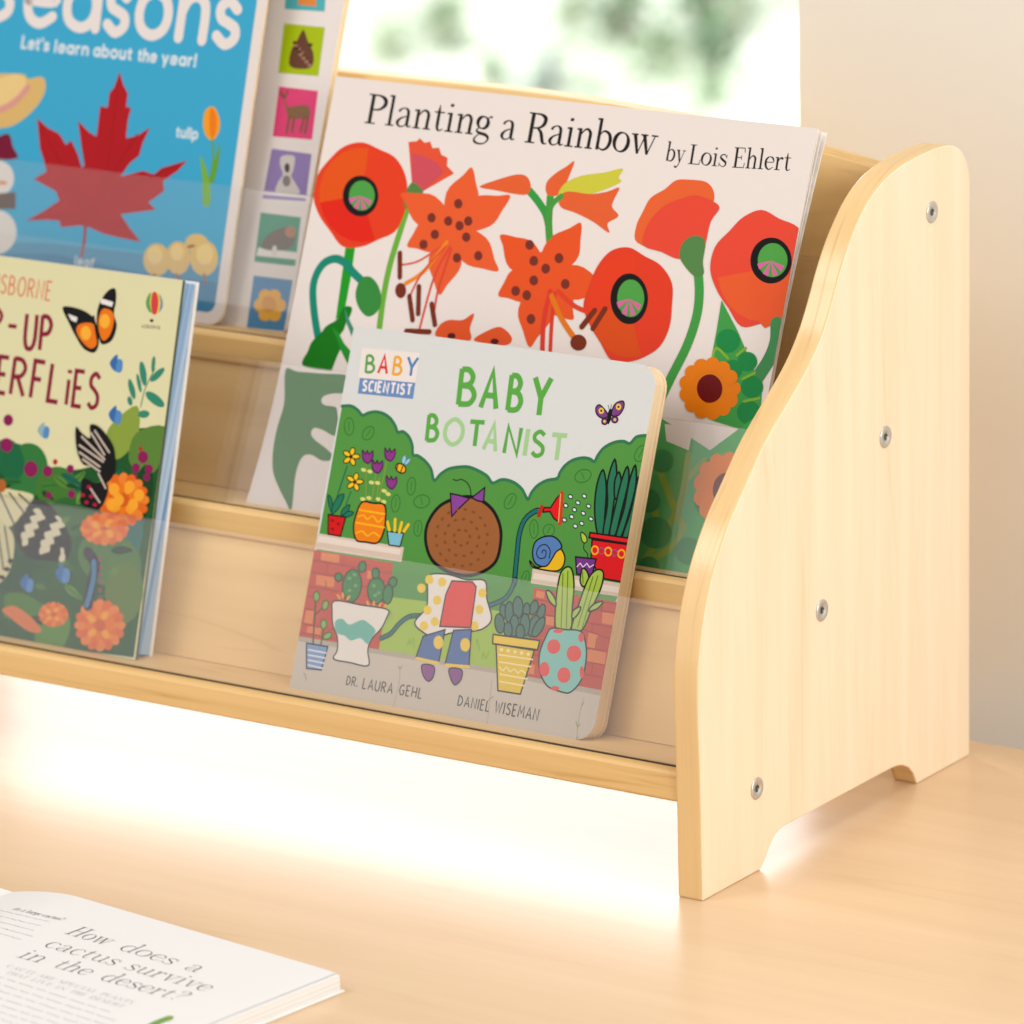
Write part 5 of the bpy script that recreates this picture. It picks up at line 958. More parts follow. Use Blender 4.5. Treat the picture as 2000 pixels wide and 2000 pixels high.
S 86b03c 1.26 262.4,106.3 266.4,110.3
S 86b03c 1.26 267.9,95.4 274.1,99.2
S 86b03c 1.26 271,84.9 278.9,87.4
C e88224 264.2,90.3 263.2,83.1 257.5,78 249.3,77 241.7,80.4 237.6,87 238.7,94.2 244.4,99.3 252.7,100.3 260.2,96.8
C e88224 267.9,90.7 267.5,88.6 265.8,87 263.4,86.7 261.1,87.8 259.9,89.7 260.2,91.9 261.9,93.4 264.4,93.7 266.7,92.7
C e88224 267.5,85.2 267.2,83.1 265.5,81.5 263,81.2 260.8,82.3 259.6,84.2 259.9,86.4 261.6,87.9 264.1,88.2 266.3,87.2
C e88224 264.3,80.6 264,78.5 262.3,76.9 259.8,76.6 257.6,77.7 256.4,79.6 256.7,81.8 258.4,83.3 260.8,83.6 263.1,82.6
C e88224 259,78 258.7,75.8 256.9,74.3 254.5,74 252.2,75 251,77 251.3,79.1 253,80.7 255.5,81 257.7,79.9
C e88224 252.7,77.9 252.4,75.7 250.7,74.2 248.2,73.9 245.9,74.9 244.7,76.9 245,79 246.7,80.6 249.2,80.9 251.5,79.8
C e88224 246.9,80.3 246.6,78.2 244.9,76.6 242.4,76.3 240.1,77.4 238.9,79.3 239.2,81.5 240.9,83 243.4,83.4 245.7,82.3
C e88224 242.9,84.8 242.6,82.7 240.9,81.1 238.4,80.8 236.1,81.9 234.9,83.9 235.2,86 237,87.6 239.4,87.9 241.7,86.8
C e88224 241.8,90.3 241.4,88.2 239.7,86.6 237.2,86.3 234.9,87.4 233.7,89.4 234,91.5 235.8,93.1 238.3,93.4 240.5,92.3
C e88224 243.6,95.5 243.3,93.4 241.6,91.9 239.1,91.5 236.8,92.6 235.6,94.6 235.9,96.7 237.6,98.3 240.1,98.6 242.4,97.5
C e88224 248,99.3 247.7,97.1 246,95.6 243.5,95.3 241.3,96.3 240,98.3 240.4,100.5 242.1,102 244.6,102.3 246.8,101.3
C e88224 254.1,100.7 253.7,98.5 252,97 249.6,96.7 247.3,97.7 246.1,99.7 246.4,101.9 248.1,103.4 250.6,103.7 252.8,102.7
C e88224 260.3,99.4 260,97.3 258.2,95.8 255.8,95.5 253.5,96.5 252.3,98.5 252.6,100.6 254.3,102.2 256.8,102.5 259.1,101.4
C e88224 265.2,95.8 264.9,93.7 263.2,92.2 260.8,91.9 258.5,92.9 257.3,94.9 257.6,97 259.3,98.5 261.8,98.8 264,97.8
C 6e2a18 257.9,89.5 257.5,85.3 254.5,82.5 250.2,81.9 246.2,84 244,87.8 244.4,91.9 247.4,94.8 251.7,95.4 255.7,93.3
P 46a85a 227.8,71 257.7,59.2 277.3,77.2 283.8,49.6 263.6,-2.9 233.7,-3.3 216.4,61.7
P e6dcd6 229.9,68.7 245.9,68.6 246.1,57.7 232.7,60.6
S 84a632 3.67 225.6,55 240.4,35.9 253.6,19.3
S 84a632 3.67 246.7,55.1 247.7,29.1 236.8,1.1
S 84a632 3.67 237.2,-0.1 250.2,11 252.8,21.9
S 84a632 3.67 237.7,22.4 224.6,41.7
S 84a632 3.67 256,53.7 249.3,45
C 2c8a48 247.6,17.2 247.4,12.5 243.9,9.1 238.6,8.4 233.4,10.5 230.3,14.8 230.6,19.5 234.1,22.8 239.5,23.6 244.6,21.4
C 2c8a48 237.1,31.6 236.8,28.1 234.2,25.6 230.3,25.1 226.5,26.7 224.3,29.8 224.6,33.3 227.2,35.7 231.2,36.3 234.9,34.7
C 2c8a48 267,10.7 266.8,6.7 263.8,3.8 259.2,3.1 254.8,5 252.1,8.6 252.3,12.7 255.3,15.6 259.9,16.2 264.4,14.4
C 2c8a48 239.2,51.5 238.8,48.1 236.2,45.7 232.2,45.1 228.4,46.7 226.4,49.9 226.7,53.3 229.4,55.8 233.4,56.3 237.1,54.7
C 2c8a48 270.6,50.5 270.2,46.4 267,43.5 262.4,42.9 258,44.8 255.6,48.5 256,52.5 259.2,55.4 263.8,56 268.2,54.1
C 2c8a48 246.2,-0.2 246.1,-3.3 243.9,-5.5 240.3,-6 236.9,-4.6 234.8,-1.8 234.9,1.3 237.1,3.6 240.7,4.1 244.2,2.7
C 2c8a48 267.2,34.3 266.9,31.2 264.5,29 261,28.5 257.6,30 255.7,32.8 255.9,35.9 258.3,38.1 261.9,38.6 265.2,37.1
C e88224 285.9,43.4 285.5,34.6 279.9,28.4 271.1,27.2 262.6,31.5 257.5,39.6 258,48.4 263.8,54.6 272.6,55.7 281,51.5
C e88224 289.8,43.9 289.7,41.3 288,39.4 285.3,39.1 282.8,40.4 281.3,42.8 281.5,45.4 283.2,47.3 285.8,47.6 288.3,46.3
C e88224 290,37.2 289.8,34.6 288.2,32.7 285.5,32.4 283,33.7 281.5,36.1 281.6,38.7 283.3,40.6 285.9,40.9 288.5,39.6
C e88224 287,31.6 286.9,29 285.2,27.1 282.6,26.8 280,28 278.5,30.5 278.6,33.1 280.3,35 282.9,35.3 285.5,34
C e88224 281.5,28.4 281.4,25.8 279.7,23.9 277.1,23.6 274.5,24.8 273,27.2 273.1,29.9 274.8,31.7 277.4,32.1 280,30.8
C e88224 274.7,28.3 274.6,25.7 273,23.8 270.3,23.4 267.8,24.7 266.2,27.1 266.3,29.8 268,31.6 270.6,32 273.2,30.7
C e88224 268.2,31.4 268.1,28.7 266.4,26.9 263.8,26.5 261.2,27.8 259.6,30.2 259.7,32.8 261.4,34.7 264.1,35.1 266.7,33.8
C e88224 263.4,36.9 263.3,34.2 261.6,32.4 259,32 256.4,33.3 254.9,35.7 255,38.4 256.7,40.2 259.4,40.6 261.9,39.3
C e88224 261.6,43.6 261.5,41 259.8,39.1 257.1,38.7 254.6,40 253,42.5 253.2,45.1 254.9,47 257.6,47.3 260.1,46
C e88224 263.2,50 263,47.3 261.3,45.5 258.6,45.1 256.1,46.4 254.6,48.8 254.8,51.5 256.5,53.3 259.2,53.7 261.7,52.4
C e88224 267.7,54.5 267.5,51.9 265.8,50 263.1,49.7 260.6,50.9 259.1,53.4 259.3,56 261.1,57.9 263.7,58.2 266.3,56.9
C e88224 274.1,56.2 273.9,53.5 272.2,51.7 269.5,51.3 267,52.6 265.5,55 265.7,57.7 267.5,59.5 270.1,59.9 272.7,58.6
C e88224 280.9,54.6 280.7,52 279,50.1 276.4,49.8 273.8,51.1 272.4,53.5 272.6,56.1 274.3,58 276.9,58.3 279.5,57
C e88224 286.6,50.2 286.4,47.6 284.7,45.7 282,45.4 279.5,46.6 278,49.1 278.2,51.7 279.9,53.5 282.6,53.9 285.1,52.6
C 6e2a18 279.2,42.5 279.1,37.4 276.2,33.9 271.6,33.3 267,35.8 264.3,40.5 264.4,45.6 267.4,49.1 272,49.7 276.5,47.2
T serif 33302f 15.1 1.2 22,197.1 98.9,197.6 Planting
T serif 33302f 15.1 1.2 104.6,196.8 113.5,196.8 a
T serif 33302f 15.2 1.2 119.2,196.6 196,197.5 Rainbow
T serif 33302f 9.43 1.1 201.9,195.5 212.8,195.5 by
T serif 33302f 9.7 1.1 215,195.2 236.9,195.8 Lois
T serif 33302f 9.96 1.1 239.9,195.9 272.3,197.5 Ehlert
"""
ART['sea'] = """
P 46a8cf -651.4,231.3 -392.4,247.3 -377.9,162 -377,118.8 -376.8,51.6 -375.3,0.8 -378,-0.9 -445.8,-3.1 -596.5,-5.7
P 3f93bb -612.8,12.7 -493.7,24.1 -438.5,25 -375.1,23.9 -375.3,0.8 -378,-0.9 -445.8,-3.1 -596.5,-5.7
P 2f80ab -611.7,6.8 -486.6,18.9 -429.5,15.2 -374.8,15.3 -375.3,0.8 -378,-0.9 -445.8,-3.1 -596.5,-5.7
T rnd e6deda 36.69 0.16 -568.7,135.7 -535.9,136.8 S
T rnd e6deda 36.23 0.16 -530.6,136.6 -506.5,137 e
T rnd e6deda 36.23 0.16 -503.9,136.3 -478,137.2 a
T rnd e6deda 36.23 0.16 -476.6,135.9 -458.9,136.4 s
T rnd e6deda 36.23 0.16 -456.2,136.3 -431.6,136.8 o
T rnd e6deda 36.23 0.16 -429.2,136.8 -408.1,136.6 n
T rnd e6deda 36.23 0.16 -405.3,135.7 -387.1,136 s
T rnd dfe6ea 6.6 0.2 -528.5,124.5 -509.6,124.2 Let's
T rnd dfe6ea 6.6 0.2 -506.1,124.1 -483.2,124.2 learn
T rnd dfe6ea 6.6 0.2 -480.1,124.3 -454.6,124.3 about
T rnd dfe6ea 6.6 0.2 -450.9,124.2 -438.3,124.3 the
T rnd dfe6ea 6.6 0.2 -435.1,124.2 -412.6,124.4 year!
C d9b573 -569.6,105 -547.4,108.9 -535.1,110.3 -523.8,110.9 -520.9,108.7 -511.3,110.5 -508.3,104.4 -512.3,95.2 -523.1,85.3 -535,81.2 -560,78.9 -576.6,86.4
C e6c98a -553.6,100.4 -539.6,107.6 -528.8,110.5 -522.1,108.1 -521.8,99.2 -529.6,93.6 -549.2,89.9
S d89a90 3.67 -555.3,88.3 -536.7,91 -526.4,96.9 -520.2,104.3
P b22b30 -461.2,117.8 -457.6,111.3 -453.8,106.8 -453.8,99.9 -450.4,99.9 -451.4,92.8 -451,83.6 -444.1,85.7 -436.4,90.8 -439.8,82.2 -441,75.3 -446.4,70.9 -449.8,65.7 -451.2,63.6 -437.3,67.9 -429.8,66.7 -425.6,70.5 -409.7,75.9 -414.7,70.1 -423.3,63.9 -421.8,58.7 -430.9,52 -425.5,48.6 -447.8,44 -440.6,37.4 -432.2,31 -449.5,32.1 -456.9,32.8 -467.2,35.2 -473.4,35.5 -485.4,33.3 -487.2,36.6 -495.8,36.2 -509.3,34.3 -499,40.3 -489,47.2 -492.3,51.8 -508.1,56.6 -500.2,61.3 -502.2,65.6 -506.6,73 -511.2,88.8 -502.9,84.2 -495.1,82 -489.8,76.6 -486.6,79.3 -481,72.5 -477.4,66 -475.7,66.6 -479.1,75.6 -484,89.9 -475.8,84.7 -470.5,82.8 -470.8,98.9 -465.8,98.4 -465.9,106.2 -463.4,109.3
S 9a2228 0.64 -471.1,36.2 -461.2,57.8 -461.2,114.4
S 9a2228 0.64 -468.8,44.3 -489.6,64.8 -508,84.7
S 9a2228 0.64 -461.1,56.8 -444.2,86.7
S 9a2228 0.64 -464.7,49.6 -444.4,59.4 -415.2,72.9
S 9a2228 0.64 -469.5,41.3 -490,38.2
S 9a2228 0.64 -467.4,43.5 -443,37.1
S a83038 1.83 -469.8,37.3 -469.1,28.6 -469.4,19.8
T rnd cfd8e0 4.59 0.2 -473.5,14.9 -460.6,14.8 leaf
C f0a030 -399.1,104.9 -395.9,103.7 -392.5,98.2 -392.2,92.5 -395.5,87.8 -400.1,89.8 -402.8,95.3 -402.8,102.1
C ee7f28 -399,104.4 -395.4,100.8 -394.1,93.3 -395.6,88.3 -398.2,92.9 -399.5,100.5
S 6aa23c 1.28 -395.5,87.8 -393.2,77.9 -393.7,66.3
C 6aa23c -390.5,86.4 -392.2,79 -394,68.2 -391.2,66.1 -389.6,77.3
C 7bb048 -401.8,79 -397.3,73.7 -392.6,63.5 -391.6,54.5 -395.8,54.5 -398.7,67.7
T rnd d8e4ea 5.69 0.2 -419.5,87.2 -405,87.2 tulip
C ddd8d4 -514.4,27.9 -515.8,20.8 -521.9,15.8 -530.3,14.9 -537.8,18.5 -541.7,25.1 -540.2,32.2 -534.2,37.1 -525.7,38 -518.2,34.4
C ddd8d4 -521,55.8 -522.1,50.2 -526.9,46.3 -533.4,45.7 -539.4,48.5 -542.4,53.8 -541.3,59.4 -536.5,63.3 -529.9,63.9 -524,61.1
C 7a1c3e -542.3,64.7 -538.8,73.9 -528.9,78.8 -524.7,72.3 -520.5,66.8 -532.1,64.5
P 6a5a54 -540.1,45.1 -518.7,48.7 -517.1,39.9 -538.7,37.3
C d88a5a -525.1,53 -525.7,52.3 -527.5,51.8 -529.8,51.6 -531.7,51.8 -532.5,52.3 -531.9,52.9 -530.1,53.4 -527.8,53.7 -525.9,53.5
C e0bd72 -412,23.9 -412.7,18.8 -416.5,15.3 -421.8,14.7 -426.6,17.3 -429.1,22.1 -428.3,27.2 -424.5,30.7 -419.2,31.2 -414.4,28.6
C e0bd72 -399.2,26.2 -399.9,21 -403.2,17.5 -408,17 -412.5,19.7 -414.8,24.5 -414.2,29.7 -410.8,33.2 -406,33.7 -401.6,31
C e0bd72 -381.6,28 -382.4,22.5 -386.3,18.7 -391.8,18.2 -396.8,21 -399.5,26.2 -398.7,31.7 -394.8,35.5 -389.2,36 -384.2,33.2
C e0bd72 -389.2,34.9 -390.2,32 -393.5,29.9 -398,29.4 -402,30.8 -403.8,33.4 -402.9,36.4 -399.6,38.5 -395,38.9 -391.1,37.6
C ecd08c -417.1,25.7 -417.6,22.9 -419.8,20.9 -422.9,20.5 -425.7,22 -427.1,24.7 -426.6,27.6 -424.4,29.6 -421.3,29.9 -418.5,28.4
C ecd08c -403.9,28.6 -404.2,26.1 -406.1,24.3 -408.7,24 -411.1,25.3 -412.4,27.7 -412,30.2 -410.1,32 -407.5,32.3 -405.1,31
C ecd08c -384.9,29.6 -385.4,26.4 -387.7,24.2 -391.1,23.8 -394.1,25.5 -395.7,28.5 -395.2,31.7 -392.8,33.9 -389.5,34.3 -386.4,32.6
S a0603a 1.47 -421,15.2 -418.3,13.5
S a0603a 1.47 -406.7,16.7 -403.9,14.1
S a0603a 1.47 -389.1,18.6 -387.1,14
S a0603a 1.47 -401.5,31.7 -398.1,32.6
"""
ART['tab'] = """
P 58b0b8 -376.6,180.7 -350.8,181.7 -348.4,161.4 -373.6,160.7
P a8bd28 -372.4,153.3 -346.5,153.3 -345.4,128 -370.8,127.5
P e04f7e -368.8,120.6 -344,120.4 -342.6,95.2 -367.5,94.6
P 9482b4 -366.7,88.3 -341.3,87.8 -340,63.4 -367.2,62.1
P 3a9476 -366.8,54.9 -341.2,54.9 -339.7,29.7 -365.6,29.3
P 3f86b8 -364.4,22.2 -339.6,22.4 -339.7,-4.1 -363.2,-4.8
P e08a48 -367,171.7 -356.4,171.6 -354.1,163.6 -365.9,163.6
C 6b4a3c -359.7,151 -355.7,145.5 -350.8,139.2 -350.6,132.4 -358.5,130.7 -364.7,132.2 -365.1,139.9 -362.6,144.9
C 4a3028 -362.2,144 -362.3,143.5 -363,143.1 -363.8,143 -364.6,143.3 -365,143.8 -364.8,144.3 -364.2,144.7 -363.3,144.7 -362.5,144.5
C a07c68 -356.8,139.3 -357,138.8 -357.6,138.4 -358.5,138.3 -359.2,138.6 -359.6,139.1 -359.5,139.6 -358.8,140 -358,140 -357.2,139.8
C 4a3028 -351.5,134.6 -351.7,134.1 -352.3,133.7 -353.2,133.7 -353.9,133.9 -354.3,134.4 -354.1,134.9 -353.5,135.3 -352.6,135.4 -351.9,135.1
C a07c68 -359.1,141 -359.2,140.4 -359.9,140.1 -360.7,140 -361.5,140.2 -361.8,140.7 -361.7,141.3 -361.1,141.6 -360.2,141.7 -359.4,141.4
C 4a3028 -353.7,136.3 -353.9,135.8 -354.5,135.4 -355.4,135.3 -356.1,135.6 -356.5,136.1 -356.4,136.6 -355.7,136.9 -354.9,137 -354.1,136.8
C a07c68 -361.3,142.6 -361.5,142.1 -362.1,141.7 -363,141.7 -363.7,141.9 -364.1,142.4 -363.9,142.9 -363.3,143.3 -362.4,143.4 -361.7,143.1
C 4a3028 -356,137.9 -356.1,137.4 -356.8,137 -357.6,137 -358.4,137.2 -358.7,137.7 -358.6,138.2 -358,138.6 -357.1,138.7 -356.3,138.4
C a07c68 -350.6,133.3 -350.8,132.7 -351.4,132.4 -352.3,132.3 -353,132.5 -353.4,133 -353.2,133.6 -352.6,133.9 -351.8,134 -351,133.7
C 4a3028 -358.2,139.6 -358.4,139.1 -359,138.7 -359.8,138.6 -360.6,138.9 -361,139.4 -360.8,139.9 -360.2,140.2 -359.3,140.3 -358.6,140.1
C a07c68 -352.9,134.9 -353,134.4 -353.6,134 -354.5,133.9 -355.3,134.2 -355.6,134.7 -355.5,135.2 -354.8,135.6 -354,135.6 -353.2,135.4
C 4a3028 -360.4,141.2 -360.6,140.7 -361.2,140.3 -362.1,140.3 -362.8,140.5 -363.2,141 -363,141.5 -362.4,141.9 -361.6,142 -360.8,141.7
C a07c68 -355.1,136.6 -355.2,136 -355.9,135.7 -356.7,135.6 -357.5,135.8 -357.9,136.3 -357.7,136.8 -357.1,137.2 -356.2,137.3 -355.5,137
C 4a3028 -352.2,143.8 -352.4,143.2 -353,142.9 -353.9,142.8 -354.6,143.1 -355,143.5 -354.8,144.1 -354.2,144.4 -353.4,144.5 -352.6,144.3
C a07c68 -357.3,138.2 -357.5,137.7 -358.1,137.3 -359,137.2 -359.7,137.5 -360.1,138 -359.9,138.5 -359.3,138.9 -358.4,138.9 -357.7,138.7
C 8a6a50 -366.3,117.5 -362.2,112 -360.2,110.7 -351.1,112.5 -347,110.5 -346.8,105.7 -349.7,105.4 -358.9,104.6 -361.4,108.2
L 7d6048 1.47 -359.1,105.5 -359.2,97.3
L 7d6048 1.47 -356.1,105.3 -355.8,98.1
L 7d6048 1.47 -349.8,105.9 -350.6,98.6
L 7d6048 1.47 -347.5,106.6 -347.6,98.3
L 7d6048 1.47 -365.3,115.6 -367,117.9
L 7d6048 1.47 -364.1,115.2 -363,118.7
C cfc8c4 -360,84.6 -355,86 -351.3,85 -351,78.2 -351.6,75.3 -347.2,70.9 -345.1,66.7 -359.1,65.8 -359.1,71.6 -357,75.7 -359.7,80.3
C 5a5450 -353.4,79.4 -353.4,77.9 -354,77 -355,76.9 -356,77.7 -356.7,79.1 -356.7,80.6 -356,81.6 -355,81.7 -354,80.8
C 8a847f -351.5,72.9 -351.6,71.1 -352.6,70 -354.2,69.8 -355.7,70.7 -356.5,72.4 -356.4,74.1 -355.4,75.2 -353.8,75.4 -352.3,74.5
L e8e0e0 1.47 -367.4,65 -340.2,65.6
P e6e2de -364.6,36.7 -339.1,36.8 -339.5,33.1 -364.9,32.5
C 6a5f54 -363.2,37.3 -360.3,43.4 -353,48 -345,49.4 -342.6,43.3 -345.1,38.3 -355.2,36.2
C b0785a -342.8,47.2 -343.1,45.4 -344.6,44.2 -346.8,44 -348.7,44.9 -349.7,46.5 -349.4,48.2 -347.9,49.4 -345.8,49.6 -343.8,48.8
C d8d4d0 -352.4,36.3 -352.4,34.6 -353,33.5 -354,33.4 -355,34.3 -355.7,36 -355.7,37.7 -355.1,38.8 -354.1,38.9 -353.1,38
C eeb128 -341.2,9.3 -341.6,7.1 -343.4,5.5 -345.9,5.2 -348.3,6.3 -349.5,8.3 -349.2,10.5 -347.4,12.1 -344.8,12.3 -342.5,11.3
C eeb128 -343.2,4.4 -343.5,2.3 -345.3,0.7 -347.9,0.4 -350.2,1.5 -351.5,3.5 -351.1,5.7 -349.3,7.2 -346.8,7.5 -344.4,6.5
C eeb128 -348.9,3.8 -349.3,1.6 -351.1,0.1 -353.7,-0.2 -356,0.8 -357.2,2.9 -356.9,5.1 -355.1,6.6 -352.5,6.9 -350.2,5.8
C eeb128 -352.8,8 -353.1,5.8 -354.9,4.2 -357.5,4 -359.8,5 -361.1,7 -360.7,9.2 -358.9,10.8 -356.3,11.1 -354,10
C eeb128 -350.8,12.8 -351.2,10.6 -353,9.1 -355.5,8.8 -357.9,9.8 -359.1,11.9 -358.8,14.1 -357,15.6 -354.4,15.9 -352,14.8
C eeb128 -345.1,13.4 -345.4,11.2 -347.2,9.7 -349.8,9.4 -352.1,10.5 -353.4,12.5 -353,14.7 -351.2,16.2 -348.6,16.5 -346.3,15.4
C e09a14 -347.2,9.1 -347.6,6.5 -349.6,4.8 -352.4,4.5 -355,5.7 -356.4,8 -356.1,10.6 -354.1,12.4 -351.2,12.7 -348.6,11.4
"""
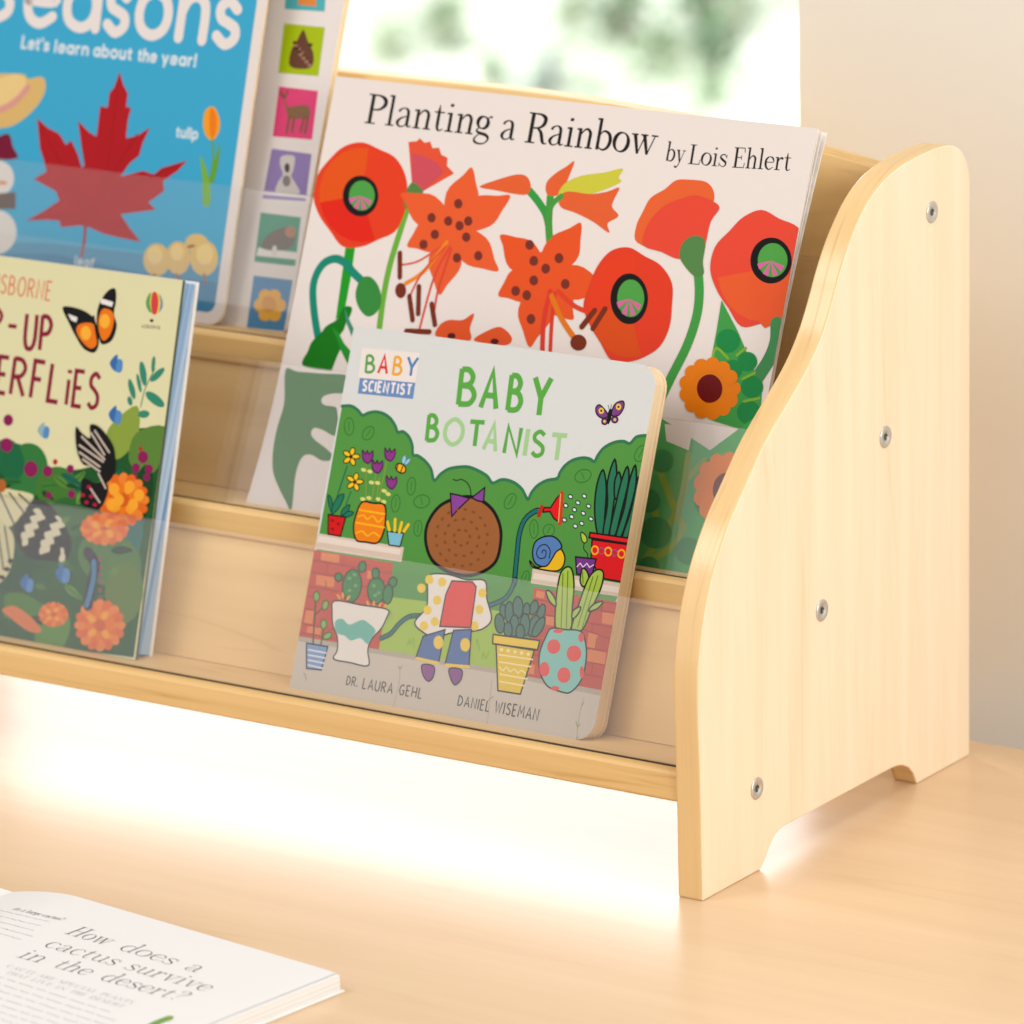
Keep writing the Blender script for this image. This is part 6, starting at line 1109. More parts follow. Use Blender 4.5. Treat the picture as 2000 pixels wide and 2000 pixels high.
ART['but'] = """
P dcd8ae -515.7,186.1 -463.5,186 -345.6,185.2 -344.5,111.5 -347.4,-4.4 -484.3,-10.8
P 2f5a36 -499.4,83.8 -439.3,92.5 -433,92.1 -424.6,88.3 -416.1,83.2 -406.7,82 -394.8,84.7 -383.2,88.6 -374.6,92.1 -378,103.8 -372,114.2 -366.9,119.7 -362.2,109.4 -346.2,112.5 -346.3,65.6 -347.4,-4.4 -484.3,-10.8
C 8aa048 -381.3,105.8 -375,113.8 -364.7,120.5 -361.5,109.5 -363.9,100.7 -373.2,92.3 -379.5,98.8
C 5f8440 -363.3,106.8 -346.1,111.9 -347.3,90.8 -357.4,88.3 -365.7,93.2
C 3d7a44 -415.7,78.7 -419.1,70.2 -426.5,65.1 -435,65.4 -441.4,70.9 -443.2,79.5 -439.7,88 -432.3,93.1 -423.8,92.8 -417.5,87.3
C 4a7a3a -395.2,70.7 -399.9,65 -407.8,62.4 -416,64 -421.2,69.1 -421.6,75.8 -416.8,81.6 -408.9,84.1 -400.8,82.5 -395.5,77.4
C 2c6a48 -432.6,87 -430.9,80.6 -433,75.4 -438.2,73.4 -444.5,75.4 -449.4,80.5 -451.2,86.9 -449,92.1 -443.8,94.1 -437.5,92.1
C 2f6f6a -351.2,58.5 -352.1,48.6 -354.9,42.3 -358.5,42.1 -361.7,48 -363.2,57.8 -362.3,67.7 -359.5,74 -355.8,74.1 -352.7,68.2
C 4f7a44 -350.3,36.5 -357.6,30.2 -369.5,28.4 -381.6,31.7 -389.2,39 -389.4,47.4 -382,53.7 -370.1,55.5 -358,52.1 -350.5,44.9
C 4a7a34 -400.4,2.7 -406,-0.1 -415.6,0.5 -425.7,4.2 -432.4,9.6 -433,14.7 -427.4,17.4 -417.7,16.8 -407.7,13.1 -401.1,7.7
C 5a8a3a -389.6,0.2 -393.3,-7.3 -399.6,-11.6 -406.1,-11 -410.3,-5.7 -410.5,2.3 -406.8,9.9 -400.5,14.2 -394.1,13.5 -389.9,8.2
C 5f7c3c -346.4,27.3 -348.4,18 -354.1,12 -361.5,11.6 -367.7,16.9 -370.2,25.9 -368.2,35.2 -362.4,41.2 -355.1,41.6 -348.9,36.3
C 2a4a30 -348.3,77.9 -349.7,69.4 -352.8,64.2 -356.5,64.1 -359.3,69.3 -360.2,77.8 -358.8,86.2 -355.7,91.5 -352,91.5 -349.2,86.3
C 26503a -415.6,27.6 -419.8,20.7 -427.6,17 -436,17.9 -441.8,23 -442.8,30.3 -438.6,37.2 -430.9,40.9 -422.5,40 -416.7,34.9
C 3a6a3c -382.2,58.5 -386.3,53.2 -394.5,50.5 -403.7,51.5 -410.4,55.8 -412,61.8 -407.9,67.1 -399.7,69.7 -390.4,68.7 -383.8,64.4
C 3a6a44 -434.5,42.9 -436.8,31.1 -446.4,22.6 -459.7,20.8 -471.7,26.3 -477.6,37.1 -475.3,49.1 -465.6,57.5 -452.2,59.3 -440.4,53.7
C 2f5f3a -449.4,68 -451.4,57.6 -459.6,50.2 -471.1,48.7 -481.4,53.7 -486.5,63.2 -484.5,73.6 -476.2,80.9 -464.7,82.4 -454.5,77.4
C 35703f -410.7,47.9 -409.9,51.7 -405.8,54.5 -402.8,55.7 -403.6,53.2 -406.3,49.4
L 24482e 0.47 -409.9,48.7 -403.6,55
C 1f4530 -419.8,39.2 -420.2,42.6 -417.3,45.9 -415,47.5 -415,45.1 -416.3,41.3
L 24482e 0.47 -419.4,40 -415.5,46.7
C 5c8a40 -400.8,74.3 -400.1,78.8 -395.4,82.4 -391.9,83.9 -392.7,80.8 -395.7,76.2
L 24482e 0.47 -400,75.3 -392.8,83
C 35703f -445.5,71.9 -440.9,74.6 -434.6,74.5 -430.9,73.6 -434.2,71.9 -440.3,70.3
L 24482e 0.47 -444.1,72 -432.3,73.4
C 5c8a40 -395.9,25.4 -390.5,25.3 -386,22.2 -384,19.8 -387.7,20 -393.4,21.6
L 24482e 0.47 -394.7,24.8 -385.1,20.3
C 35703f -371,71.4 -367.2,71.9 -363.6,70 -361.9,68.5 -364.5,68.3 -368.7,69
L 24482e 0.47 -370.1,71.2 -362.8,68.8
C 35703f -447.8,53.7 -445.5,56 -441.4,56.8 -438.9,56.7 -440.7,55.2 -444.2,53.4
L 24482e 0.47 -447,54 -439.8,56.4
C 2a5234 -444.8,22.3 -442.2,21.8 -440.4,19.9 -439.8,18.6 -441.6,19 -444.1,20.3
L 24482e 0.47 -444.3,21.9 -440.3,19
C 2a5234 -417.9,38 -416.4,41.8 -411.7,44.4 -408.5,45.4 -409.7,42.8 -413,39.1
L 24482e 0.47 -417,38.7 -409.4,44.7
C 2a5234 -366.6,7.8 -366.6,11.3 -363.3,14.4 -360.9,15.9 -361.1,13.5 -362.9,9.7
L 24482e 0.47 -366.1,8.6 -361.4,15.1
C 2a5234 -371.3,71.9 -368.5,71.3 -366.8,69.2 -366.2,67.7 -368,68.2 -370.6,69.7
L 24482e 0.47 -370.8,71.5 -366.7,68.1
C 1f4530 -370,46.6 -365.6,49.5 -359.4,49.5 -355.9,48.6 -359,46.9 -364.9,45.2
L 24482e 0.47 -368.6,46.8 -357.2,48.5
C 6f9a4a -415.9,51.4 -411,51.5 -406.8,48.9 -404.9,46.8 -408.2,46.9 -413.4,48.1
L 24482e 0.47 -414.8,50.9 -406,47.3
C 6f9a4a -431.8,6.2 -429.4,5.4 -428.2,3.3 -427.9,1.9 -429.5,2.5 -431.6,4.1
L 24482e 0.47 -431.4,5.8 -428.3,2.3
C 35703f -401,37 -396.1,37.4 -391.6,34.9 -389.5,32.8 -392.9,32.8 -398.3,33.8
L 24482e 0.47 -399.9,36.6 -390.6,33.2
C 2f6a58 -407.1,80.7 -401.5,81.5 -396,79.1 -393.4,76.9 -397.2,76.5 -403.5,77.3
L 24482e 0.47 -405.8,80.4 -394.7,77.3
C 2a5234 -431.3,32.6 -426,33.1 -421,30.5 -418.7,28.3 -422.4,28.2 -428.2,29.2
L 24482e 0.47 -430.1,32.2 -419.9,28.7
C 6f9a4a -401.1,34.4 -401.3,37.3 -398.9,40 -396.9,41.3 -397,39.4 -398.1,36.2
L 24482e 0.47 -400.7,35.1 -397.3,40.7
C 5c8a40 -369.8,38.3 -369.1,40.7 -366.3,42.5 -364.3,43.2 -365,41.5 -366.9,39.1
L 24482e 0.47 -369.3,38.8 -364.9,42.7
C 2a5234 -415.8,31.6 -413.5,33.5 -410,34 -407.8,33.8 -409.4,32.6 -412.7,31.2
L 24482e 0.47 -415,31.8 -408.6,33.6
C 2a5234 -412.8,53.1 -411.3,55.6 -407.7,57 -405.4,57.3 -406.6,55.6 -409.4,53.4
L 24482e 0.47 -412.1,53.5 -406.1,56.9
C 5c8a40 -411.1,79.1 -406,79.1 -401.6,76.2 -399.7,73.9 -403.2,74 -408.7,75.6
L 24482e 0.47 -410.1,78.6 -400.8,74.4
C 35703f -403,26.4 -400.6,27.5 -397.7,27.1 -396,26.5 -397.7,25.8 -400.7,25.3
L 24482e 0.47 -402.3,26.4 -396.7,26.4
C 2f6a58 -397.3,73.7 -395,76 -390.9,76.7 -388.3,76.6 -390.1,75.1 -393.7,73.3
L 24482e 0.47 -396.5,73.9 -389.2,76.3
C 6f9a4a -374.9,53.9 -372.9,57.4 -368.1,59.5 -364.9,60 -366.5,57.7 -370.2,54.5
L 24482e 0.47 -373.9,54.5 -365.9,59.5
C 2f6a58 -377,78.3 -376.2,82.8 -371.5,86.3 -368.1,87.7 -368.9,84.7 -371.8,80.2
L 24482e 0.47 -376.1,79.2 -368.9,86.9
C 35703f -457,71.8 -453.5,71.7 -450.5,69.7 -449.3,68.1 -451.7,68.3 -455.3,69.4
L 24482e 0.47 -456.3,71.4 -450,68.5
C 47803f -447,9.5 -446.7,13 -443.3,16 -440.7,17.3 -441.1,15 -443.1,11.2
L 24482e 0.47 -446.4,10.3 -441.3,16.6
C 1f4530 -444,67.9 -442.8,70 -439.8,71.2 -437.9,71.5 -438.8,70.1 -441.1,68.2
L 24482e 0.47 -443.4,68.2 -438.4,71.1
C 1f4530 -417.8,70.4 -414.1,70.6 -410.8,68.5 -409.3,66.9 -411.9,67 -415.9,67.9
L 24482e 0.47 -417,70.1 -410.1,67.2
C 6f9a4a -374.3,69.5 -372.6,72.9 -368.2,74.9 -365.3,75.5 -366.6,73.3 -369.9,70.2
L 24482e 0.47 -373.4,70.1 -366.2,74.9
C 2a5234 -396.5,53.5 -395.4,55.6 -392.5,56.9 -390.6,57.3 -391.4,55.9 -393.6,53.9
L 24482e 0.47 -395.9,53.8 -391.1,57
C 35703f -373.8,23.4 -370.6,23.4 -367.9,21.6 -366.7,20.2 -368.9,20.3 -372.2,21.2
L 24482e 0.47 -373.1,23.1 -367.4,20.5
C 5c8a40 -457.2,61.4 -453.2,63 -448.4,62.1 -445.9,60.9 -448.7,60 -453.6,59.6
L 24482e 0.47 -456.1,61.4 -446.9,61
C 1f4530 -443.7,36.7 -439.8,35.4 -437.7,32 -437.1,29.7 -439.7,30.8 -443.3,33.3
L 24482e 0.47 -443.1,36 -437.8,30.4
C 1f4530 -370.3,86.6 -366.3,85.7 -363.6,82.6 -362.7,80.4 -365.4,81.2 -369.3,83.3
L 24482e 0.47 -369.6,86 -363.5,81
C 2f6a58 -401.6,35.6 -402.1,39.3 -399.2,42.8 -396.8,44.6 -396.7,42.1 -397.9,38
L 24482e 0.47 -401.1,36.5 -397.3,43.7
C 6f9a4a -403,56.1 -402.2,58.3 -399.5,59.9 -397.6,60.5 -398.3,59 -400.2,56.8
L 24482e 0.47 -402.5,56.5 -398.1,60.1
C 2a5234 -445.4,37.1 -441.8,39.5 -436.5,39.6 -433.4,38.9 -436.1,37.4 -441.1,35.9
L 24482e 0.47 -444.3,37.3 -434.6,38.8
C 47803f -446.5,26 -445.3,29.1 -441.4,31.2 -438.7,31.9 -439.7,29.8 -442.5,26.8
L 24482e 0.47 -445.8,26.6 -439.4,31.3
C 1f4530 -415,6.1 -409.9,7.8 -404.2,6.3 -401.1,4.7 -404.7,3.8 -410.9,3.5
L 24482e 0.47 -413.7,6 -402.5,4.8
C 1f4530 -446.2,25.4 -446.8,28.4 -444.5,31.5 -442.6,33 -442.4,30.9 -443.2,27.5
L 24482e 0.47 -445.8,26.1 -442.9,32.3
C 2a5234 -402.5,75.8 -399.7,76.8 -396.4,76 -394.6,75.2 -396.6,74.6 -400.1,74.4
L 24482e 0.47 -401.7,75.7 -395.4,75.2
C 5c8a40 -449.8,47.8 -446.2,49.6 -441.6,49.2 -439.1,48.3 -441.6,47.2 -446.2,46.4
L 24482e 0.47 -448.8,47.9 -440.1,48.3
C 2a5234 -390.7,78.5 -388.2,78.5 -386.2,77.1 -385.3,76 -386.9,76.1 -389.5,76.8
L 24482e 0.47 -390.2,78.3 -385.8,76.2
C 47803f -380.4,77.5 -376.6,78.3 -372.6,76.8 -370.6,75.4 -373.3,75 -377.7,75.3
L 24482e 0.47 -379.5,77.3 -371.6,75.6
C 2a5234 -432.8,-0.8 -432.9,1.5 -430.8,3.5 -429.2,4.5 -429.3,2.9 -430.4,0.4
L 24482e 0.47 -432.5,-0.3 -429.5,4
C 5c8a40 -414.8,22.8 -411.8,23.7 -408.5,22.9 -406.8,21.9 -408.8,21.4 -412.4,21.3
L 24482e 0.47 -414,22.7 -407.5,22
C 2a5234 -376.1,76.1 -374.7,79.3 -370.7,81.3 -368,81.9 -369.1,79.8 -372.1,76.8
L 24482e 0.47 -375.4,76.7 -368.7,81.4
C 1f4530 -432.1,40.6 -432.8,42.7 -431.3,45 -430,46.2 -429.7,44.7 -430.1,42.2
L 24482e 0.47 -431.9,41.1 -430.2,45.7
C 47803f -383.6,79 -381,80.9 -377,81 -374.7,80.6 -376.7,79.4 -380.3,78.2
L 24482e 0.47 -382.8,79.2 -375.6,80.4
C 6f9a4a -368.9,34.4 -367.6,37 -364.2,38.5 -361.9,39 -362.9,37.3 -365.5,34.9
L 24482e 0.47 -368.2,34.8 -362.5,38.6
C 2f6a58 -370.8,13.2 -367.5,11.9 -366,8.8 -365.8,6.7 -367.9,7.8 -370.7,10.2
L 24482e 0.47 -370.3,12.6 -366.2,7.3
C 47803f -444.4,1.6 -441.9,0.7 -440.7,-1.6 -440.5,-3.1 -442.1,-2.3 -444.3,-0.6
L 24482e 0.47 -444.1,1.2 -440.9,-2.6
C 1f4530 -426.7,57.1 -424.6,60.2 -420,61.8 -417,62.1 -418.6,60.1 -422.3,57.3
L 24482e 0.47 -425.8,57.6 -417.9,61.6
C 47803f -419.1,72.6 -415.7,75.2 -410.6,75.5 -407.6,75 -410,73.4 -414.7,71.7
L 24482e 0.47 -418,72.9 -408.7,74.8
C 35703f -399.1,46.4 -397.8,48.3 -395,49.2 -393.2,49.4 -394.2,48.2 -396.5,46.6
L 24482e 0.47 -398.5,46.7 -393.8,49.2
C 2a5234 -446.5,47.4 -445.6,51.3 -441.3,54.3 -438.3,55.5 -439.1,52.9 -441.9,48.9
L 24482e 0.47 -445.7,48.2 -439,54.7
C 6f9a4a -394.6,66.8 -395,71.4 -391.2,75.7 -388.1,77.7 -388.1,74.6 -389.9,69.5
L 24482e 0.47 -394,67.9 -388.7,76.7
C 2f6a58 -413.1,24.6 -411.8,26.3 -409.1,27.2 -407.4,27.4 -408.3,26.2 -410.5,24.7
L 24482e 0.47 -412.5,24.8 -407.9,27.1
C 2f6a58 -403.1,47.2 -398.1,47.7 -393.4,45.3 -391.2,43.3 -394.6,43.1 -400.1,44
L 24482e 0.47 -401.9,46.8 -392.3,43.7
C 8a2c5c -422.1,81.2 -422.6,78.7 -424.6,77 -427.3,76.6 -429.7,77.8 -430.9,80.1 -430.5,82.6 -428.5,84.4 -425.8,84.7 -423.4,83.5
C 8a2c5c -440.1,91.2 -440.5,89 -442.2,87.5 -444.6,87.2 -446.8,88.2 -447.9,90.3 -447.5,92.5 -445.7,94 -443.3,94.3 -441.2,93.2
C 8a2c5c -441.8,103.9 -442.1,102.1 -443.5,100.9 -445.4,100.6 -447.2,101.5 -448,103.1 -447.7,104.9 -446.3,106.1 -444.4,106.4 -442.7,105.5
C 8a2c5c -412.6,81.2 -413,79.5 -414.3,78.2 -416.2,78 -417.9,78.8 -418.8,80.4 -418.5,82.2 -417.1,83.5 -415.2,83.7 -413.5,82.8
C 8a2c5c -399.3,84.1 -399.5,82.8 -400.5,81.9 -402,81.7 -403.2,82.4 -403.9,83.6 -403.6,84.9 -402.6,85.8 -401.2,86 -399.9,85.4
C b03a3a -410.1,86.4 -410.3,85.6 -410.9,84.9 -411.9,84.8 -412.7,85.2 -413.2,86 -413,86.9 -412.3,87.5 -411.4,87.7 -410.5,87.2
C 8a2c5c -396.5,71.7 -396.8,70.4 -397.8,69.5 -399.2,69.3 -400.5,69.9 -401.1,71.1 -400.9,72.5 -399.9,73.4 -398.5,73.6 -397.2,72.9
C 8a2c5c -411,69.3 -411.2,68.1 -412.2,67.2 -413.4,67.1 -414.6,67.6 -415.1,68.7 -414.9,69.9 -414,70.7 -412.7,70.9 -411.6,70.3
C 8a2c5c -353.8,95.9 -354.1,94.1 -355.6,92.7 -357.6,92.5 -359.4,93.4 -360.3,95.1 -360,97 -358.5,98.3 -356.5,98.6 -354.7,97.7
C 8a2c5c -358.1,90 -358.4,88.5 -359.5,87.5 -361.1,87.3 -362.4,88 -363.1,89.3 -362.9,90.8 -361.8,91.8 -360.2,92 -358.8,91.3
C 8a2c5c -349.9,90.4 -350.2,89 -351.3,88 -352.8,87.8 -354.2,88.5 -354.9,89.8 -354.7,91.2 -353.5,92.2 -352,92.4 -350.6,91.7
C 8a2c5c -359.1,85 -359.3,83.7 -360.3,82.8 -361.7,82.6 -363,83.3 -363.6,84.5 -363.4,85.8 -362.4,86.7 -361,86.9 -359.7,86.2
C 8a2c5c -351.2,86 -351.4,84.9 -352.3,84.1 -353.6,83.9 -354.7,84.5 -355.2,85.5 -355,86.7 -354.1,87.5 -352.9,87.7 -351.8,87.1
C b03a3a -357.9,99.6 -358,98.9 -358.6,98.4 -359.4,98.3 -360.1,98.7 -360.4,99.3 -360.3,100.1 -359.7,100.6 -358.9,100.7 -358.3,100.3
C d4602c -353.1,74.4 -354.5,67.6 -360,62.8 -367.7,61.8 -374.6,65 -378,71.1 -376.6,77.9 -371,82.6 -363.3,83.6 -356.5,80.5
C e8843a -349.7,74.8 -350.2,73.2 -352.1,72.1 -354.6,71.7 -356.8,72.4 -357.8,73.7 -357.2,75.3 -355.3,76.5 -352.8,76.8 -350.7,76.2
C e06a2c -350.1,69.4 -351.3,68.1 -353.6,67.6 -356,68.1 -357.7,69.4 -357.9,70.9 -356.7,72.2 -354.4,72.7 -352,72.3 -350.3,71
C e8843a -352.8,64.6 -354.6,63.7 -356.9,64 -358.8,65.1 -359.7,66.8 -359.2,68.4 -357.5,69.2 -355.2,69 -353.2,67.8 -352.3,66.1
C e06a2c -357.5,61 -359.5,60.7 -361.5,61.6 -362.7,63.3 -362.7,65.2 -361.5,66.5 -359.5,66.8 -357.5,65.9 -356.3,64.1 -356.3,62.3
C e8843a -363.4,59.1 -365.3,59.5 -366.7,61 -367,63 -366.1,64.7 -364.4,65.6 -362.5,65.2 -361.1,63.7 -360.8,61.7 -361.7,60
C e06a2c -369.6,59.3 -371.2,60.3 -371.8,62.1 -371.1,64.1 -369.5,65.5 -367.5,65.7 -365.9,64.8 -365.3,63 -366,61 -367.6,59.6
C e8843a -375.3,61.6 -376.2,63 -375.9,64.9 -374.3,66.5 -372.2,67.3 -370.2,66.9 -369.3,65.6 -369.6,63.7 -371.2,62.1 -373.3,61.3
C e06a2c -379.4,65.6 -379.7,67.2 -378.4,68.8 -376.2,69.9 -373.9,70 -372.3,69.1 -372.1,67.5 -373.3,65.8 -375.5,64.7 -377.8,64.7
C e8843a -381.5,70.7 -380.9,72.2 -379,73.4 -376.5,73.7 -374.3,73.1 -373.3,71.7 -373.9,70.2 -375.8,69 -378.3,68.7 -380.5,69.3
C e06a2c -381.1,76 -379.8,77.3 -377.5,77.9 -375.1,77.4 -373.4,76.1 -373.2,74.5 -374.4,73.2 -376.7,72.7 -379.1,73.2 -380.8,74.5
C e8843a -378.3,80.9 -376.6,81.8 -374.2,81.5 -372.2,80.4 -371.3,78.7 -371.8,77.1 -373.6,76.2 -375.9,76.5 -377.9,77.7 -378.8,79.4
C e06a2c -373.6,84.5 -371.6,84.8 -369.6,83.9 -368.3,82.1 -368.3,80.3 -369.6,79 -371.5,78.7 -373.5,79.6 -374.8,81.4 -374.8,83.2
C e8843a -367.7,86.4 -365.7,86 -364.4,84.5 -364,82.5 -364.9,80.7 -366.7,79.9 -368.6,80.3 -370,81.7 -370.3,83.7 -369.4,85.5
C e06a2c -361.4,86.1 -359.9,85.1 -359.3,83.3 -360,81.4 -361.6,80 -363.6,79.7 -365.2,80.7 -365.7,82.5 -365.1,84.5 -363.4,85.8
C e8843a -355.8,83.8 -354.9,82.4 -355.2,80.6 -356.7,78.9 -358.9,78.1 -360.8,78.5 -361.8,79.9 -361.4,81.7 -359.9,83.4 -357.8,84.2
C e06a2c -351.7,79.8 -351.5,78.3 -352.7,76.6 -354.9,75.6 -357.2,75.5 -358.8,76.4 -359,78 -357.8,79.6 -355.6,80.7 -353.3,80.8
C e87a24 -355.9,71.5 -356.8,70.5 -358.5,70 -360.4,70.2 -361.8,71 -362.1,72.2 -361.3,73.2 -359.6,73.7 -357.7,73.5 -356.3,72.7
C f0a038 -359.2,66.5 -360.7,66.1 -362.3,66.6 -363.6,67.7 -363.9,69.1 -363.2,70.2 -361.8,70.6 -360.1,70.2 -358.9,69 -358.5,67.6
C e87a24 -365.5,64.4 -366.8,64.8 -367.7,66.1 -367.7,67.6 -366.8,68.9 -365.4,69.4 -364.1,69 -363.2,67.8 -363.2,66.2 -364.1,64.9
C f0a038 -371.7,66.2 -372.4,67.3 -372.1,68.7 -370.8,69.9 -369.1,70.5 -367.7,70.2 -367,69.1 -367.4,67.7 -368.6,66.5 -370.3,65.9
C e87a24 -375.1,71.1 -374.8,72.3 -373.4,73.2 -371.5,73.5 -369.8,73.1 -368.9,72.1 -369.3,70.9 -370.7,70 -372.6,69.7 -374.3,70.1
C f0a038 -374,76.7 -372.8,77.5 -371,77.5 -369.3,76.8 -368.4,75.6 -368.6,74.3 -369.8,73.6 -371.6,73.6 -373.3,74.3 -374.2,75.5
C e87a24 -368.9,80.5 -367.4,80.5 -366.1,79.5 -365.4,78.1 -365.7,76.7 -366.8,75.8 -368.3,75.8 -369.6,76.8 -370.3,78.2 -370,79.6
C f0a038 -362.3,80.6 -361.2,79.8 -360.9,78.4 -361.6,76.9 -362.9,75.9 -364.4,75.8 -365.5,76.6 -365.8,78 -365.1,79.5 -363.8,80.5
C e87a24 -357.1,77.1 -357,75.9 -357.9,74.6 -359.6,73.8 -361.4,73.7 -362.6,74.4 -362.7,75.6 -361.8,76.9 -360.1,77.7 -358.4,77.8
C d4602c -363.3,58.5 -365,54.9 -370.7,52 -378,51 -384.3,52.3 -387.1,55.4 -385.4,59 -379.7,61.9 -372.4,62.9 -366.1,61.6
C e8843a -360,59 -360.6,57.5 -362.3,56.4 -364.7,56 -366.8,56.6 -367.7,57.9 -367.2,59.4 -365.4,60.5 -363.1,60.9 -361,60.3
C e06a2c -360.7,55.6 -361.9,54.3 -364,53.8 -366.3,54.3 -367.9,55.5 -368.2,57 -367,58.2 -364.8,58.7 -362.5,58.3 -360.9,57.1
C e8843a -363.5,52.4 -365.2,51.6 -367.4,51.8 -369.3,52.9 -370.2,54.5 -369.7,56 -368,56.8 -365.8,56.6 -363.9,55.5 -363,53.9
C e06a2c -368.1,49.9 -370,49.6 -371.9,50.5 -373.1,52.1 -373.2,53.9 -372,55.2 -370.1,55.4 -368.2,54.6 -367,52.9 -367,51.1
C e8843a -373.8,48.5 -375.7,48.8 -377,50.2 -377.3,52.1 -376.5,53.8 -374.8,54.6 -373,54.3 -371.6,52.9 -371.3,51 -372.2,49.3
C e06a2c -379.8,48.3 -381.3,49.2 -381.8,50.9 -381.2,52.8 -379.6,54.2 -377.7,54.4 -376.2,53.5 -375.7,51.8 -376.3,49.9 -377.9,48.6
C e8843a -385,49.5 -385.9,50.8 -385.6,52.6 -384.1,54.2 -382,54.9 -380.2,54.6 -379.3,53.3 -379.6,51.5 -381.1,49.9 -383.1,49.2
C e06a2c -388.7,51.8 -389,53.3 -387.8,54.9 -385.7,55.9 -383.5,56 -381.9,55.1 -381.7,53.6 -382.9,52.1 -385,51 -387.2,50.9
C e8843a -390.4,54.9 -389.9,56.4 -388.1,57.5 -385.7,57.9 -383.6,57.3 -382.6,56 -383.2,54.5 -385,53.3 -387.4,53 -389.5,53.6
C e06a2c -389.8,58.3 -388.6,59.6 -386.4,60.1 -384.1,59.6 -382.5,58.4 -382.2,56.9 -383.4,55.7 -385.6,55.2 -387.9,55.6 -389.5,56.8
C e8843a -386.9,61.5 -385.2,62.3 -383,62.1 -381.1,61 -380.2,59.4 -380.7,57.9 -382.4,57.1 -384.6,57.3 -386.5,58.4 -387.4,60
C e06a2c -382.2,64 -380.3,64.3 -378.4,63.4 -377.2,61.8 -377.2,60 -378.4,58.7 -380.3,58.5 -382.2,59.3 -383.4,61 -383.4,62.8
C e8843a -376.5,65.4 -374.7,65.1 -373.4,63.7 -373.1,61.8 -373.9,60.1 -375.5,59.3 -377.4,59.6 -378.7,61 -379,62.9 -378.2,64.6
C e06a2c -370.6,65.6 -369.1,64.7 -368.6,62.9 -369.2,61.1 -370.8,59.7 -372.7,59.5 -374.2,60.4 -374.7,62.1 -374.1,64 -372.5,65.3
C e8843a -365.4,64.4 -364.5,63.1 -364.8,61.3 -366.3,59.7 -368.3,59 -370.2,59.3 -371.1,60.6 -370.8,62.4 -369.3,63.9 -367.2,64.7
C e06a2c -361.7,62.1 -361.5,60.5 -362.6,59 -364.7,58 -366.9,57.9 -368.5,58.8 -368.7,60.3 -367.5,61.8 -365.4,62.9 -363.2,62.9
C e87a24 -366.1,56.5 -366.9,55.6 -368.5,55.1 -370.4,55.3 -371.7,56.1 -372,57.2 -371.2,58.2 -369.6,58.7 -367.8,58.5 -366.5,57.6
C f0a038 -369.5,53.1 -370.9,52.7 -372.4,53.2 -373.6,54.3 -374,55.6 -373.3,56.7 -371.9,57 -370.4,56.6 -369.2,55.5 -368.8,54.2
C e87a24 -375.5,51.5 -376.8,51.9 -377.6,53.1 -377.6,54.6 -376.8,55.8 -375.5,56.3 -374.2,55.9 -373.4,54.7 -373.4,53.2 -374.2,52
C f0a038 -381.4,52.4 -382,53.4 -381.7,54.8 -380.5,55.9 -378.9,56.5 -377.5,56.2 -376.9,55.2 -377.2,53.8 -378.4,52.7 -380,52.1
C e87a24 -384.4,55.5 -384,56.6 -382.7,57.5 -380.9,57.8 -379.2,57.4 -378.5,56.5 -378.8,55.3 -380.1,54.5 -382,54.1 -383.6,54.5
C f0a038 -383.1,59.2 -381.9,59.9 -380.2,60 -378.6,59.3 -377.7,58.1 -377.9,57 -379,56.2 -380.7,56.2 -382.3,56.9 -383.2,58.1
C e87a24 -378.1,61.9 -376.6,61.9 -375.3,61 -374.7,59.6 -375,58.3 -376,57.5 -377.4,57.5 -378.7,58.3 -379.4,59.7 -379.1,61.1
C f0a038 -371.7,62.3 -370.7,61.5 -370.4,60.2 -371.1,58.8 -372.3,57.8 -373.8,57.7 -374.8,58.5 -375.1,59.8 -374.4,61.2 -373.2,62.2
C e87a24 -367,60.2 -366.8,59 -367.7,57.8 -369.3,57 -371,56.9 -372.2,57.6 -372.4,58.7 -371.5,59.9 -369.9,60.7 -368.2,60.8
C d4602c -358.1,10.3 -359.5,3.8 -365.2,-0.9 -372.9,-2 -379.8,0.9 -383.1,6.7 -381.7,13.2 -376,17.9 -368.3,19 -361.5,16.1
C e8843a -354.7,10.8 -355.3,9.2 -357.1,8 -359.6,7.7 -361.8,8.3 -362.8,9.6 -362.3,11.2 -360.4,12.4 -357.9,12.8 -355.7,12.1
C e06a2c -355.1,5.6 -356.4,4.3 -358.6,3.7 -361.1,4.2 -362.7,5.4 -363,7 -361.8,8.3 -359.5,8.9 -357.1,8.4 -355.4,7.2
C e8843a -357.9,0.8 -359.6,-0 -361.9,0.2 -363.9,1.3 -364.9,3 -364.3,4.6 -362.6,5.4 -360.3,5.3 -358.3,4.1 -357.4,2.4
C e06a2c -362.6,-2.7 -364.6,-3 -366.6,-2.1 -367.8,-0.4 -367.9,1.4 -366.6,2.8 -364.6,3 -362.6,2.2 -361.4,0.5 -361.4,-1.4
C e8843a -368.5,-4.6 -370.5,-4.3 -371.8,-2.8 -372.2,-0.8 -371.3,0.9 -369.5,1.8 -367.6,1.5 -366.2,0 -365.9,-2 -366.8,-3.8
C e06a2c -374.8,-4.5 -376.4,-3.6 -376.9,-1.8 -376.3,0.2 -374.6,1.6 -372.6,1.9 -371,1 -370.5,-0.8 -371.1,-2.8 -372.8,-4.2
C e8843a -380.4,-2.4 -381.4,-1.1 -381.1,0.8 -379.5,2.5 -377.3,3.3 -375.4,3 -374.4,1.6 -374.7,-0.2 -376.3,-1.9 -378.5,-2.7
C e06a2c -384.6,1.4 -384.8,3 -383.6,4.6 -381.4,5.7 -379,5.8 -377.4,4.9 -377.2,3.3 -378.4,1.7 -380.6,0.6 -383,0.4
C e8843a -386.6,6.2 -386,7.8 -384.1,9 -381.6,9.4 -379.4,8.8 -378.4,7.4 -379,5.8 -380.9,4.6 -383.4,4.3 -385.6,4.9
